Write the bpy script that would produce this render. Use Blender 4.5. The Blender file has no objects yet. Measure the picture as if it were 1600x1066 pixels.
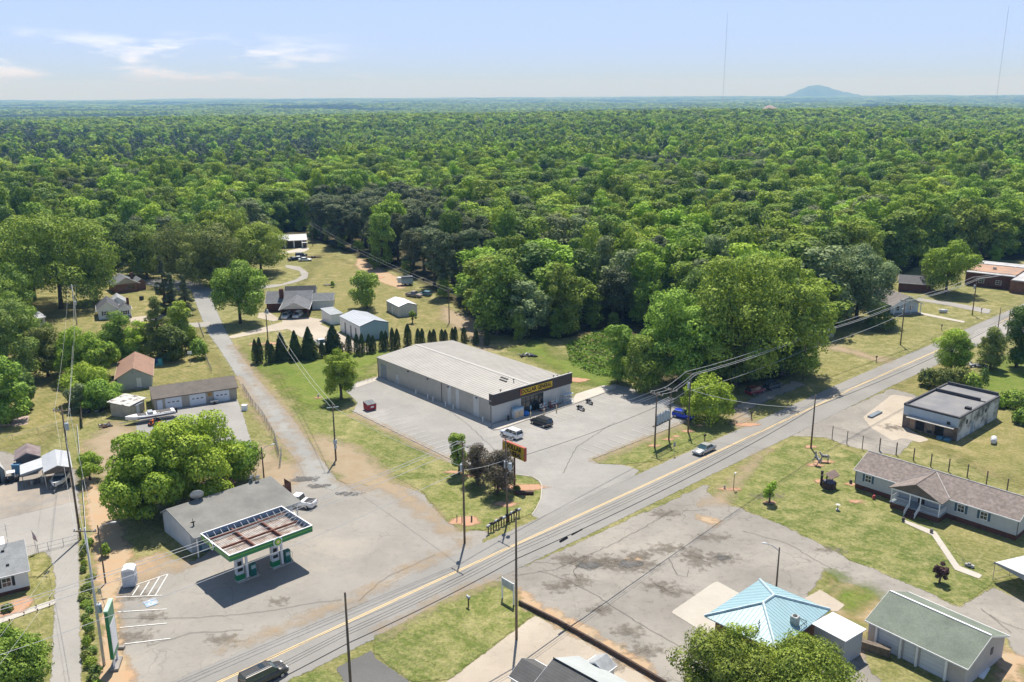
import bpy, bmesh, math, random
import numpy as np
from mathutils import Vector, Matrix, noise as mnoise
R = math.radians
random.seed(7); RNG = np.random.default_rng(7)
SC = bpy.context.scene
COL = SC.collection
# ------------------------------------------------------------------ camera, world, sun
FPX, HOR, CAMH, ROLL = 1400.0, 150.0, 60.0, -8/1600.0   # focal (px of 1600), horizon row, height
p_ = math.atan((533-HOR)/FPX); r_ = math.atan(ROLL)
FW = Vector((0, math.cos(p_), -math.sin(p_)))
RT0 = Vector((1, 0, 0)); UP0 = RT0.cross(FW)
RT = RT0*math.cos(r_) + UP0*math.sin(r_); UP = -RT0*math.sin(r_) + UP0*math.cos(r_)
cam = bpy.data.cameras.new('camera'); camo = bpy.data.objects.new('camera', cam); COL.objects.link(camo)
camo.matrix_world = Matrix(((RT.x, UP.x, -FW.x, 0), (RT.y, UP.y, -FW.y, 0), (RT.z, UP.z, -FW.z, CAMH), (0, 0, 0, 1)))
cam.sensor_width = 36; cam.lens = 36*FPX/1600; cam.clip_start = 1; cam.clip_end = 60000
SC.camera = camo
SC.render.resolution_x = 1024; SC.render.resolution_y = 682
SUN_EL, SUN_AZ = 62.0, 4.0      # azimuth measured from +Y towards +X
wld = bpy.data.worlds.new('World'); SC.world = wld; wld.use_nodes = True
wn = wld.node_tree; wn.nodes.clear()
def WN(t, **k):
    n = wn.nodes.new(t)
    for a, b in k.items(): setattr(n, a, b)
    return n
sky = WN('ShaderNodeTexSky', sky_type='NISHITA', sun_disc=False)
sky.sun_elevation = R(SUN_EL); sky.sun_rotation = R(SUN_AZ); sky.altitude = 200; sky.air_density = 1.0; sky.dust_density = 0.6; sky.ozone_density = 1.3
bg = WN('ShaderNodeBackground'); bg.inputs[1].default_value = 0.08
wo = WN('ShaderNodeOutputWorld')
tc = WN('ShaderNodeTexCoord'); sp = WN('ShaderNodeSeparateXYZ'); wn.links.new(tc.outputs['Generated'], sp.inputs[0])
# thin low clouds near the horizon: stretched noise in direction space
mp = WN('ShaderNodeMapping'); mp.inputs['Scale'].default_value = (6.5, 6.5, 34); mp.inputs['Location'].default_value = (1.3, 0.2, 0.4)
wn.links.new(tc.outputs['Generated'], mp.inputs[0])
cn = WN('ShaderNodeTexNoise'); cn.inputs['Scale'].default_value = 1.6; cn.inputs['Detail'].default_value = 9; cn.inputs['Roughness'].default_value = .62
wn.links.new(mp.outputs[0], cn.inputs[0])
def wmr(src, a, b, c=0, d=1):
    m = WN('ShaderNodeMapRange'); m.clamp = True
    for i, v in enumerate((a, b, c, d)): m.inputs[i+1].default_value = v
    wn.links.new(src, m.inputs[0]); return m.outputs[0]
def wmul(a, b, op='MULTIPLY'):
    m = WN('ShaderNodeMath', operation=op)
    for i, v in enumerate((a, b)):
        if isinstance(v, (int, float)): m.inputs[i].default_value = v
        else: wn.links.new(v, m.inputs[i])
    return m.outputs[0]
cl = wmr(cn.outputs[0], .475, .60)
cl = wmul(cl, wmr(sp.outputs['Z'], .066, .045)); cl = wmul(cl, wmr(sp.outputs['Z'], .010, .028))
cl = wmul(cl, wmr(sp.outputs['X'], -.12, -.3))
cl = wmul(cl, .85)
mx = WN('ShaderNodeMix', data_type='RGBA'); mx.inputs[7].default_value = (10.5, 12, 16, 1)
# a little extra blue-white veil so the sky reads pale as in the photograph
vl = WN('ShaderNodeMix', data_type='RGBA'); wn.links.new(wmr(sp.outputs['Z'], .0, .5, .95, .0), vl.inputs[0]); vl.inputs[7].default_value = (4.2, 5.7, 11.0, 1)
vh = WN('ShaderNodeMix', data_type='RGBA'); vh.inputs[7].default_value = (4.9, 6.8, 12.6, 1); wn.links.new(wmr(sp.outputs['Z'], .0, .13, .95, .0), vh.inputs[0]); wn.links.new(vl.outputs[2], vh.inputs[6])
wn.links.new(sky.outputs[0], vl.inputs[6]); wn.links.new(vh.outputs[2], mx.inputs[6]); wn.links.new(cl, mx.inputs[0])
wn.links.new(mx.outputs[2], bg.inputs[0]); wn.links.new(bg.outputs[0], wo.inputs[0])
sun = bpy.data.lights.new('sun', 'SUN'); suno = bpy.data.objects.new('sun', sun); COL.objects.link(suno)
sun.energy = 4.9; sun.angle = R(.55); sun.color = (1, .945, .86)
sd = Vector((math.sin(R(SUN_AZ))*math.cos(R(SUN_EL)), math.cos(R(SUN_AZ))*math.cos(R(SUN_EL)), math.sin(R(SUN_EL))))
suno.rotation_euler = sd.to_track_quat('Z', 'Y').to_euler()
SC.render.engine = 'CYCLES'
SC.view_settings.view_transform = 'Standard'; SC.view_settings.look = 'None'; SC.view_settings.exposure = 0.55
SC.cycles.max_bounces = 6; SC.cycles.transparent_max_bounces = 12; SC.cycles.volume_bounces = 0
SC.cycles.diffuse_bounces = 3; SC.cycles.glossy_bounces = 2; SC.cycles.transmission_bounces = 4
# ------------------------------------------------------------------ maths helpers
def G(x, y, z=0.0):
    "ground (or height z) point seen at survey pixel x, y of the 1600 px wide frame"
    d = FW*FPX + RT*(x-800) - UP*(y-533)
    t = (z-CAMH)/d.z
    return Vector((d.x*t, d.y*t, z))
def PX(w):
    v = Vector(w)-Vector((0, 0, CAMH)); f = v.dot(FW)
    return 800+FPX*v.dot(RT)/f, 533-FPX*v.dot(UP)/f
def HT(b, t):
    "height of something standing on pixel b with its top at pixel t"
    g = G(*b); d = FW*FPX + RT*(t[0]-800) - UP*(t[1]-533)
    return CAMH + d.z*(g.y/d.y)
def AZ(a, b): return math.atan2(b.y-a.y, b.x-a.x)
# ------------------------------------------------------------------ materials
MATS = {}
def nt(name):
    m = bpy.data.materials.new(name); m.use_nodes = True; t = m.node_tree; t.nodes.clear(); return m, t
def nd(t, typ, ins=None, **k):
    n = t.nodes.new(typ)
    for a, b in k.items(): setattr(n, a, b)
    for i, v in (ins or {}).items():
        if hasattr(v, 'is_output') or isinstance(v, bpy.types.NodeSocket): t.links.new(v, n.inputs[i])
        else: n.inputs[i].default_value = v
    return n
def c4(c): return (c[0], c[1], c[2], 1)
def mixc(t, f, a, b, bt='MIX'):
    return nd(t, 'ShaderNodeMix', {0: f, 6: a if not isinstance(a, tuple) else c4(a), 7: b if not isinstance(b, tuple) else c4(b)}, data_type='RGBA', blend_type=bt).outputs[2]
def rng(t, s, a, b, c=0, d=1): return nd(t, 'ShaderNodeMapRange', {0: s, 1: a, 2: b, 3: c, 4: d}).outputs[0]
def noi(t, co, sc, det=3, ro=.55): return nd(t, 'ShaderNodeTexNoise', {'Vector': co, 'Scale': sc, 'Detail': det, 'Roughness': ro}).outputs[0]
def M(name, col=None, rough=.7, var=.18, sc=1.2, col2=None, metal=0, bump=0, fine=None, spec=.3, emit=None, stripe=None, thr=(.35, .65)):
    if name in MATS: return MATS[name]
    m, t = nt(name); MATS[name] = m
    out = nd(t, 'ShaderNodeOutputMaterial'); b = nd(t, 'ShaderNodeBsdfPrincipled', {'Roughness': rough, 'Metallic': metal})
    b.inputs['Specular IOR Level'].default_value = spec
    t.links.new(b.outputs[0], out.inputs[0])
    co = nd(t, 'ShaderNodeTexCoord').outputs['Object']
    n1 = noi(t, co, sc, 5, .6)
    c2 = col2 or tuple(max(0, c*(1-var*1.6)) for c in col)
    c = mixc(t, rng(t, n1, *thr), col, c2)
    if fine:
        n2 = noi(t, co, fine[0], 2); c = mixc(t, rng(t, n2, .3, .7, 0, fine[1]), c, tuple(x*.35 for x in col))
    if stripe:   # (axis, period, amount): fine lines such as siding courses
        s = nd(t, 'ShaderNodeSeparateXYZ', {0: co}).outputs[stripe[0]]
        w = nd(t, 'ShaderNodeMath', {0: s, 1: stripe[1]}, operation='MODULO').outputs[0]
        w = nd(t, 'ShaderNodeMath', {0: w}, operation='ABSOLUTE').outputs[0]
        c = mixc(t, rng(t, w, 0, stripe[1]*.25, stripe[2], 0), c, tuple(x*.3 for x in col))
    t.links.new(c, b.inputs['Base Color'])
    if bump:
        bp = nd(t, 'ShaderNodeBump', {'Strength': .5, 'Distance': bump, 'Height': noi(t, co, (fine or (12, 0))[0], 3)}); t.links.new(bp.outputs[0], b.inputs['Normal'])
    if emit: b.inputs['Emission Color'].default_value = c4(emit[0]); b.inputs['Emission Strength'].default_value = emit[1]
    return m
def ground_mat(name, builder, soft=None, rough=.9):
    "builder(t, pos) -> colour socket; soft=(noise amp, noise scale, half width) fades the edge by attribute d"
    if name in MATS: return MATS[name]
    m, t = nt(name); MATS[name] = m
    out = nd(t, 'ShaderNodeOutputMaterial'); b = nd(t, 'ShaderNodeBsdfPrincipled', {'Roughness': rough}); b.inputs['Specular IOR Level'].default_value = .15
    pos = nd(t, 'ShaderNodeNewGeometry').outputs['Position']
    c, h = builder(t, pos); t.links.new(c, b.inputs['Base Color'])
    if h is not None:
        bp = nd(t, 'ShaderNodeBump', {'Strength': .6, 'Distance': .06, 'Height': h}); t.links.new(bp.outputs[0], b.inputs['Normal'])
    if soft:
        a = nd(t, 'ShaderNodeAttribute', attribute_name='d').outputs['Fac']
        n = rng(t, noi(t, pos, soft[1], 5, .65), .25, .75, -soft[0], soft[0])
        s = nd(t, 'ShaderNodeMath', {0: a, 1: n}, operation='ADD').outputs[0]
        f = rng(t, s, -soft[2], soft[2])
        if len(soft) > 3: f = nd(t, 'ShaderNodeMath', {0: f, 1: soft[3]}, operation='MULTIPLY').outputs[0]
        tr = nd(t, 'ShaderNodeBsdfTransparent'); mxs = nd(t, 'ShaderNodeMixShader', {0: f})
        t.links.new(tr.outputs[0], mxs.inputs[1]); t.links.new(b.outputs[0], mxs.inputs[2]); t.links.new(mxs.outputs[0], out.inputs[0])
    else: t.links.new(b.outputs[0], out.inputs[0])
    return m
def leaf_mat(name, a, b, trans=.2, rnd=.5, tip=None):
    if name in MATS: return MATS[name]
    m, t = nt(name); MATS[name] = m
    out = nd(t, 'ShaderNodeOutputMaterial'); co = nd(t, 'ShaderNodeTexCoord').outputs['Object']
    oi = nd(t, 'ShaderNodeObjectInfo').outputs['Random']
    n = noi(t, co, .35, 4, .7)
    c = mixc(t, rng(t, n, .38, .6), a, b)
    c = mixc(t, rng(t, noi(t, co, 2.2, 2), .42, .62, 0, .85), c, tip or tuple(min(1, x*1.5) for x in a))
    hs = nd(t, 'ShaderNodeHueSaturation', {'Hue': rng(t, oi, 0, 1, .5-.03*rnd, .5+.035*rnd), 'Saturation': 1.0, 'Value': rng(t, nd(t, 'ShaderNodeMath', {0: oi, 1: 7.31}, operation='MULTIPLY').outputs[0], 0, 7.31, 1, 1), 'Color': c})
    fr = nd(t, 'ShaderNodeMath', {0: nd(t, 'ShaderNodeMath', {0: oi, 1: 37.7}, operation='MULTIPLY').outputs[0]}, operation='FRACT').outputs[0]
    t.links.new(rng(t, fr, 0, 1, 1-.6*rnd, 1+.6*rnd), hs.inputs['Value'])
    d = nd(t, 'ShaderNodeBsdfDiffuse', {'Color': hs.outputs[0]}); tl = nd(t, 'ShaderNodeBsdfTranslucent', {'Color': hs.outputs[0]})
    mxs = nd(t, 'ShaderNodeMixShader', {0: trans}); t.links.new(d.outputs[0], mxs.inputs[1]); t.links.new(tl.outputs[0], mxs.inputs[2])
    gl = nd(t, 'ShaderNodeBsdfGlossy', {'Roughness': .6, 'Color': (1, 1, 1, 1)}); m2 = nd(t, 'ShaderNodeMixShader', {0: .012})
    t.links.new(mxs.outputs[0], m2.inputs[1]); t.links.new(gl.outputs[0], m2.inputs[2]); t.links.new(m2.outputs[0], out.inputs[0])
    return m
# ------------------------------------------------------------------ mesh builder
class MB:
    def __init__(s): s.v = []; s.f = []
    def add(s, vs, fs):
        o = len(s.v); s.v += [tuple(v) for v in vs]; s.f += [tuple(i+o for i in f) for f in fs]; return s
    def box(s, x0, y0, z0, x1, y1, z1):
        x0, x1 = min(x0, x1), max(x0, x1); y0, y1 = min(y0, y1), max(y0, y1); z0, z1 = min(z0, z1), max(z0, z1)
        return s.add([(x0, y0, z0), (x1, y0, z0), (x1, y1, z0), (x0, y1, z0), (x0, y0, z1), (x1, y0, z1), (x1, y1, z1), (x0, y1, z1)],
                     [(0, 3, 2, 1), (4, 5, 6, 7), (0, 1, 5, 4), (1, 2, 6, 5), (2, 3, 7, 6), (3, 0, 4, 7)])
    def slab(s, pts, th):
        "thick polygon: pts is its top face, th its vertical thickness"
        n = len(pts); b = [(p[0], p[1], p[2]-th) for p in pts]
        return s.add(list(pts)+b, [tuple(range(n)), tuple(range(2*n-1, n-1, -1))]+[((i+1) % n, i, n+i, n+(i+1) % n) for i in range(n)])
    def ext(s, pts, d):
        "extrude a planar polygon along vector d"
        n = len(pts); b = [tuple(p[k]+d[k] for k in range(3)) for p in pts]
        return s.add(list(pts)+b, [tuple(range(n)), tuple(range(2*n-1, n-1, -1))]+[((i+1) % n, i, n+i, n+(i+1) % n) for i in range(n)])
    def cyl(s, p, q, r0, r1=None, n=10, cap=True):
        r1 = r0 if r1 is None else r1; p = Vector(p); q = Vector(q); d = (q-p).normalized()
        a = d.orthogonal().normalized(); b = d.cross(a)
        vs = []
        for c, r in ((p, r0), (q, r1)):
            for i in range(n):
                t = 2*math.pi*i/n; vs.append(c+a*math.cos(t)*r+b*math.sin(t)*r)
        fs = [(i, (i+1) % n, n+(i+1) % n, n+i) for i in range(n)]
        if cap: fs += [tuple(range(n-1, -1, -1)), tuple(range(n, 2*n))]
        return s.add(vs, fs)
    def tube(s, pts, r, n=6):
        pts = [Vector(p) for p in pts]; rs = r if isinstance(r, (list, tuple)) else [r]*len(pts); vs = []; fs = []
        ref = Vector((0, 0, 1)) if abs((pts[-1]-pts[0]).normalized().z) < .9 else Vector((1, 0, 0))
        for i, p in enumerate(pts):
            d = (pts[min(i+1, len(pts)-1)]-pts[max(i-1, 0)]).normalized(); a = d.cross(ref).normalized(); b = d.cross(a)
            for k in range(n):
                t = 2*math.pi*k/n; vs.append(p+a*math.cos(t)*rs[i]+b*math.sin(t)*rs[i])
        for i in range(len(pts)-1):
            for k in range(n): fs.append((i*n+k, i*n+(k+1) % n, (i+1)*n+(k+1) % n, (i+1)*n+k))
        fs += [tuple(range(n-1, -1, -1)), tuple(range((len(pts)-1)*n, len(pts)*n))]
        return s.add(vs, fs)
    def ball(s, c, r, n=10, m=6):
        rx, ry, rz = r if isinstance(r, (tuple, list)) else (r, r, r); vs = []; fs = []
        for j in range(1, m):
            ph = math.pi*j/m
            for i in range(n):
                t = 2*math.pi*i/n; vs.append((c[0]+rx*math.sin(ph)*math.cos(t), c[1]+ry*math.sin(ph)*math.sin(t), c[2]+rz*math.cos(ph)))
        top = len(vs); vs += [(c[0], c[1], c[2]+rz), (c[0], c[1], c[2]-rz)]
        for j in range(m-2):
            for i in range(n): fs.append((j*n+i, (j+1)*n+i, (j+1)*n+(i+1) % n, j*n+(i+1) % n))
        for i in range(n): fs.append((top, i, (i+1) % n)); fs.append((top+1, (m-2)*n+(i+1) % n, (m-2)*n+i))
        return s.add(vs, fs)
    def build(s, name, mat, parent=None, smooth=False, bevel=0, loc=None):
        me = bpy.data.meshes.new(name); me.from_pydata([tuple(v) for v in s.v], [], s.f); me.materials.append(mat)
        if bevel:
            bm = bmesh.new(); bm.from_mesh(me); bmesh.ops.bevel(bm, geom=[e for e in bm.edges], offset=bevel, segments=1, affect='EDGES', clamp_overlap=True); bm.to_mesh(me); bm.free()
        me.update()
        if smooth: me.polygons.foreach_set('use_smooth', [True]*len(me.polygons))
        o = bpy.data.objects.new(name, me); COL.objects.link(o)
        if parent: o.parent = parent
        if loc: o.location = loc
        return o
def tag(o, label=None, cat=None, group=None, kind=None):
    if label: o['label'] = label
    if cat: o['category'] = cat
    if group: o['group'] = group
    if kind: o['kind'] = kind
    return o
def E(name, loc, rz, label, cat, group=None):
    o = bpy.data.objects.new(name, None); COL.objects.link(o); o.location = loc; o.rotation_euler = (0, 0, rz)
    o.empty_display_size = .3
    return tag(o, label, cat, group)
def copy_thing(o, loc, rz, label=None, scale=None):
    c = o.copy(); COL.objects.link(c); c.location = loc; c.rotation_euler = (0, 0, rz)
    if label: c['label'] = label
    if scale: c.scale = scale
    def rec(src, dst):
        for ch in src.children:
            k = ch.copy(); COL.objects.link(k); k.parent = dst; k.matrix_parent_inverse = ch.matrix_parent_inverse.copy(); rec(ch, k)
    rec(o, c); return c
def textmesh(s, size, ext, bold=0.0, name='lettering'):
    cu = bpy.data.curves.new('t', 'FONT'); cu.body = s; cu.size = size; cu.extrude = ext; cu.offset = bold; cu.align_x = 'CENTER'; cu.align_y = 'CENTER'; cu.resolution_u = 3
    o = bpy.data.objects.new('t', cu); COL.objects.link(o); dg = bpy.context.evaluated_depsgraph_get()
    me = bpy.data.meshes.new_from_object(o.evaluated_get(dg)); bpy.data.objects.remove(o); me.name = name; return me
def textobj(s, size, ext, mat, parent, loc, rot, bold=0, sx=1, name='lettering'):
    me = textmesh(s, size, ext, bold, name); me.materials.clear(); me.materials.append(mat)
    o = bpy.data.objects.new(name, me); COL.objects.link(o); o.parent = parent; o.location = loc; o.rotation_euler = rot; o.scale = (sx, 1, 1); return o
# ------------------------------------------------------------------ ground
def polyd(P, X, Y):
    "signed distance to polygon P (n,2), positive inside"
    n = len(P); d2 = np.full(X.shape, 1e18); ins = np.zeros(X.shape, bool)
    for i in range(n):
        a = P[i]; b = P[(i+1) % n]; e = b-a; L = e.dot(e)+1e-12
        t = np.clip(((X-a[0])*e[0]+(Y-a[1])*e[1])/L, 0, 1)
        d2 = np.minimum(d2, (X-a[0]-t*e[0])**2+(Y-a[1]-t*e[1])**2)
        cr = ((a[1] > Y) != (b[1] > Y)); 
        with np.errstate(divide='ignore', invalid='ignore'): xi = (b[0]-a[0])*(Y-a[1])/(b[1]-a[1]+1e-15)+a[0]
        ins ^= cr & (X < xi)
    return np.where(ins, 1, -1)*np.sqrt(d2)
PCOUNT = [0]
def patch(name, pts, mat, layer, margin=1.2, res=.9, world=False, kind='structure'):
    W = np.array([(p[0], p[1]) if world else tuple(G(*p))[:2] for p in pts], float)
    x0, y0 = W.min(0)-margin-res; x1, y1 = W.max(0)+margin+res
    nx = int((x1-x0)/res)+2; ny = int((y1-y0)/res)+2
    if nx*ny > 4e5: print('BIG', name, nx, ny, pts[:3])
    X, Y = np.meshgrid(x0+np.arange(nx)*res, y0+np.arange(ny)*res)
    D = polyd(W, X, Y)
    keep = (D[:-1, :-1] > -margin) | (D[1:, 1:] > -margin) | (D[1:, :-1] > -margin) | (D[:-1, 1:] > -margin)
    used = np.zeros(D.shape, bool); jj, ii = np.nonzero(keep)
    for a, b in ((0, 0), (0, 1), (1, 0), (1, 1)): used[jj+a, ii+b] = True
    idx = np.full(D.shape, -1); idx[used] = np.arange(used.sum())
    PCOUNT[0] += 1
    V = np.stack([X[used], Y[used], np.full(used.sum(), layer*.008+PCOUNT[0]*.00006)], 1)
    F = np.stack([idx[jj, ii], idx[jj, ii+1], idx[jj+1, ii+1], idx[jj+1, ii]], 1)
    me = bpy.data.meshes.new(name); me.from_pydata(V.tolist(), [], F.tolist()); me.materials.append(mat)
    at = me.attributes.new('d', 'FLOAT', 'POINT'); at.data.foreach_set('value', D[used].astype(np.float32))
    o = bpy.data.objects.new(name, me); COL.objects.link(o)
    if kind: o['kind'] = kind
    return o
def strip(c, w0, w1=None):
    "world polygon of a strip along centre points (world xy), half widths left/right"
    w1 = w0 if w1 is None else w1; L = []; Rr = []
    for i, p in enumerate(c):
        a = Vector(c[max(i-1, 0)][:2]); b = Vector(c[min(i+1, len(c)-1)][:2]); d = (b-a).normalized(); n = Vector((-d.y, d.x)); p = Vector(p[:2])
        L.append(tuple(p+n*w0)); Rr.append(tuple(p-n*w1))
    return L+Rr[::-1]
def grass(t, pos, base=((.195, .19, .06), (.125, .145, .038), (.38, .33, .17), (.43, .29, .15))):
    a = noi(t, pos, .045, 6, .62); b = noi(t, pos, .35, 5, .65); c = noi(t, pos, 3.2, 3, .6)
    col = mixc(t, rng(t, a, .36, .62), base[0], base[1])
    dry = nd(t, 'ShaderNodeMath', {0: rng(t, b, .42, .66), 1: rng(t, noi(t, pos, .05, 5), .36, .6, .3, 1)}, operation='MULTIPLY').outputs[0]
    col = mixc(t, dry, col, base[2])
    soil = rng(t, noi(t, pos, .12, 6, .7), .66, .76, 0, .8)
    col = mixc(t, soil, col, base[3])
    col = mixc(t, rng(t, c, .38, .66, 0, .5), col, tuple(x*.42 for x in base[1]))
    col = mixc(t, rng(t, noi(t, pos, 1.3, 5, .75), .48, .68, 0, .6), col, base[2])
    mw = nd(t, 'ShaderNodeTexWave', {'Vector': pos, 'Scale': .42, 'Distortion': 1.5, 'Detail': 2, 'Detail Scale': .3}, wave_type='BANDS', bands_direction='DIAGONAL').outputs[1]
    col = mixc(t, rng(t, mw, .4, .9, 0, .16), col, tuple(x*1.5 for x in base[0]))
    return col, c
def asphalt(col, dark, stain=.35, pale=None, crack=.5):
    def f(t, pos):
        a = noi(t, pos, .09, 6, .65); b = noi(t, pos, 1.1, 5, .7); c = noi(t, pos, 14, 2)
        k = mixc(t, rng(t, a, .35, .68), col, dark)
        if pale: k = mixc(t, rng(t, noi(t, pos, .05, 5, .7), .5, .66, 0, .8), k, pale)
        k = mixc(t, rng(t, b, .55, .85, 0, stain), k, tuple(x*.4 for x in dark))
        k = mixc(t, rng(t, c, .4, .7, 0, .22), k, tuple(x*.5 for x in dark))
        if crack:
            w = nd(t, 'ShaderNodeTexVoronoi', {'Vector': nd(t, 'ShaderNodeVectorMath', {0: pos, 1: nd(t, 'ShaderNodeVectorMath', {0: nd(t, 'ShaderNodeTexNoise', {'Vector': pos, 'Scale': .4, 'Detail': 4}).outputs[1], 1: (3, 3, 0)}, operation='MULTIPLY').outputs[0]}, operation='ADD').outputs[0], 'Scale': .16}, feature='DISTANCE_TO_EDGE').outputs[0]
            k = mixc(t, nd(t, 'ShaderNodeMath', {0: rng(t, w, 0, .009, crack, 0), 1: rng(t, noi(t, pos, .07, 3), .42, .62)}, operation='MULTIPLY').outputs[0], k, tuple(x*.35 for x in dark))
        return k, c
    return f
# ------------------------------------------------------------------ terrain
def smooth(a, b, x):
    t = min(1, max(0, (x-a)/(b-a))); return t*t*(3-2*t)
def hT(x, y):
    r = math.hypot(x, y)
    if r < 430: return 0.0
    n = mnoise.noise(Vector((x/900, y/900, 3.1)))+.5*mnoise.noise(Vector((x/380, y/380, 9.2)))
    h = smooth(430, 1100, r)*n*17
    w = math.atan2(x, y)
    h -= smooth(2100+500*w, 3000+500*w, r)*22
    h += smooth(2500, 5000, r)*mnoise.noise(Vector((x/2600, y/1700, 5.7)))*26
    h += smooth(8000, 15000, r)*(18+22*mnoise.noise(Vector((x/5200, y/3800, 1.7))))
    return h
rr = [0]+list(np.arange(20, 430, 41))+list(np.geomspace(430, 30000, 90)); NA = 180
tv = [(0, 0, 0)]; tf = []
for r in rr[1:]:
    for k in range(NA):
        a = 2*math.pi*k/NA; x, y = r*math.sin(a), r*math.cos(a); tv.append((x, y, hT(x, y)))
for k in range(NA): tf.append((0, 1+(k+1) % NA, 1+k))
for j in range(len(rr)-2):
    for k in range(NA): b = 1+j*NA; c = b+NA; tf.append((b+k, b+(k+1) % NA, c+(k+1) % NA, c+k))
def far_ground(t, pos):
    col, h = grass(t, pos)
    r = nd(t, 'ShaderNodeVectorMath', {0: pos}, operation='LENGTH').outputs['Value']
    n1 = noi(t, pos, .004, 6, .7)
    fc = mixc(t, rng(t, n1, .4, .62), (.055, .095, .022), (.03, .055, .02))
    return mixc(t, rng(t, r, 420, 520), col, fc), h
g = MB(); g.v = tv; g.f = tf
tag(g.build('ground', ground_mat('ground_turf', far_ground), smooth=True), kind='structure')
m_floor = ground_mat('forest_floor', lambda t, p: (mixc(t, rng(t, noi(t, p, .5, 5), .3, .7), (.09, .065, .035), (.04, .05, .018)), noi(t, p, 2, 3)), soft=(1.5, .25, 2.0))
# forest boundary: rows of survey pixels where the woods meet the open ground
YB = np.array([(-700, 620), (-400, 600), (-100, 560), (-20, 540), (5, 470), (50, 425), (150, 416), (250, 418), (300, 432), (345, 430), (385, 400), (430, 384), (440, 372), (480, 372), (500, 378), (520, 388), (560, 402), (600, 420), (650, 438), (680, 455), (715, 478), (738, 503), (765, 522), (820, 530), (880, 532), (935, 516), (965, 515), (985, 522), (1004, 545), (1012, 598), (1060, 600), (1120, 606), (1180, 600), (1235, 590), (1252, 560), (1262, 530), (1290, 492), (1330, 470), (1372, 452), (1400, 436), (1440, 415), (1520, 408), (1600, 408), (1800, 400), (2400, 380)], float)
FP = [(x, y-2) for x, y in YB]
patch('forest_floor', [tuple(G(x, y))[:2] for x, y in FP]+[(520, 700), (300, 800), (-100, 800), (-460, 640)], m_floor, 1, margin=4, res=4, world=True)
# ------------------------------------------------------------------ ground surfaces
A_ROAD = ground_mat('road_asphalt', asphalt((.295, .287, .27), (.235, .23, .215), .15, crack=.25), soft=(.22, 1.2, .06))
A_SIDE = ground_mat('side_asphalt', asphalt((.33, .33, .31), (.25, .25, .24), .2, crack=.2), soft=(.35, .8, .12))
A_LOT = ground_mat('lot_asphalt', asphalt((.33, .322, .30), (.265, .26, .245), .35, pale=(.38, .37, .345), crack=.2), soft=(.2, .8, .06))
A_GAS = ground_mat('gas_asphalt', asphalt((.325, .308, .278), (.255, .243, .22), .5, pale=(.385, .35, .30), crack=.45), soft=(.6, .5, .15))
A_OLD = ground_mat('old_asphalt', asphalt((.315, .297, .265), (.22, .207, .185), .85, pale=(.38, .35, .305), crack=.7), soft=(.5, .5, .12))
A_DRV = ground_mat('drive_paving', asphalt((.36, .345, .32), (.29, .28, .26), .3, crack=.15), soft=(.25, .8, .08))
A_BLK = ground_mat('dark_drive', asphalt((.155, .155, .15), (.12, .12, .115), .2, crack=.1), soft=(.15, .8, .06))
A_GRV = ground_mat('gravel', asphalt((.33, .31, .28), (.22, .205, .185), .6, pale=(.40, .33, .25), crack=0), soft=(.7, .5, .3))
CONC = ground_mat('concrete', asphalt((.52, .49, .43), (.43, .40, .35), .25, crack=.35), soft=(.04, 2, .03))
CONC2 = ground_mat('tan_concrete', asphalt((.46, .405, .33), (.37, .325, .265), .45, pale=(.50, .45, .37), crack=.3), soft=(.1, 1, .05))
DIRT = ground_mat('orange_dirt', lambda t, p: (mixc(t, rng(t, noi(t, p, .4, 5, .65), .3, .7), (.46, .30, .18), (.42, .34, .23)), noi(t, p, 3, 4)), soft=(1.1, .45, .5, .92))
DIRTT = ground_mat('pale_dirt', lambda t, p: (mixc(t, rng(t, noi(t, p, .4, 5, .65), .3, .7), (.44, .36, .26), (.37, .28, .18)), noi(t, p, 3, 4)), soft=(1.9, .4, 1.5, .72))
REDD = ground_mat('red_mulch', lambda t, p: (mixc(t, rng(t, noi(t, p, 1.4, 4), .3, .7), (.47, .25, .16), (.42, .29, .19)), noi(t, p, 3, 4)), soft=(.35, 1.2, .25, .95))
def turf(base): return lambda t, p: grass(t, p, base)
TURF = ground_mat('verge_turf', turf(((.15, .18, .042), (.09, .125, .026), (.36, .32, .15), (.42, .29, .15))), soft=(.35, .9, .12))
TURFG = ground_mat('green_turf', turf(((.15, .21, .03), (.10, .17, .022), (.24, .25, .07), (.30, .24, .1))), soft=(3.5, .15, 2.5, .9))
TURFY = ground_mat('yellow_turf', turf(((.225, .22, .07), (.16, .175, .05), (.42, .34, .17), (.46, .31, .16))), soft=(4, .12, 3, .85))
STAIN = ground_mat('pavement_stain', lambda t, p: (mixc(t, rng(t, noi(t, p, 2.2, 5, .7), .35, .65), (.10, .09, .075), (.24, .21, .17)), noi(t, p, 5, 3)), soft=(1.7, 1.1, .9, .7))
TAR = ground_mat('tar_patch', lambda t, p: (mixc(t, rng(t, noi(t, p, 1.2, 4, .6), .35, .65), (.09, .09, .085), (.16, .155, .15)), noi(t, p, 5, 3)), soft=(.7, .9, .2, .92))
CL = [G(*q) for q in [(350, 1062.7), (525, 981), (700, 899.7), (920, 798.8), (1050, 738.8), (1200, 669.5), (1350, 598.8), (1471.8, 545), (1600, 487)]]
u0 = Vector((math.cos(R(43.4)), math.sin(R(43.4)), 0))
CL = [CL[0]-u0*160, CL[0]-u0*60]+CL+[CL[-1]+u0*60, CL[-1]+u0*260]
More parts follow.
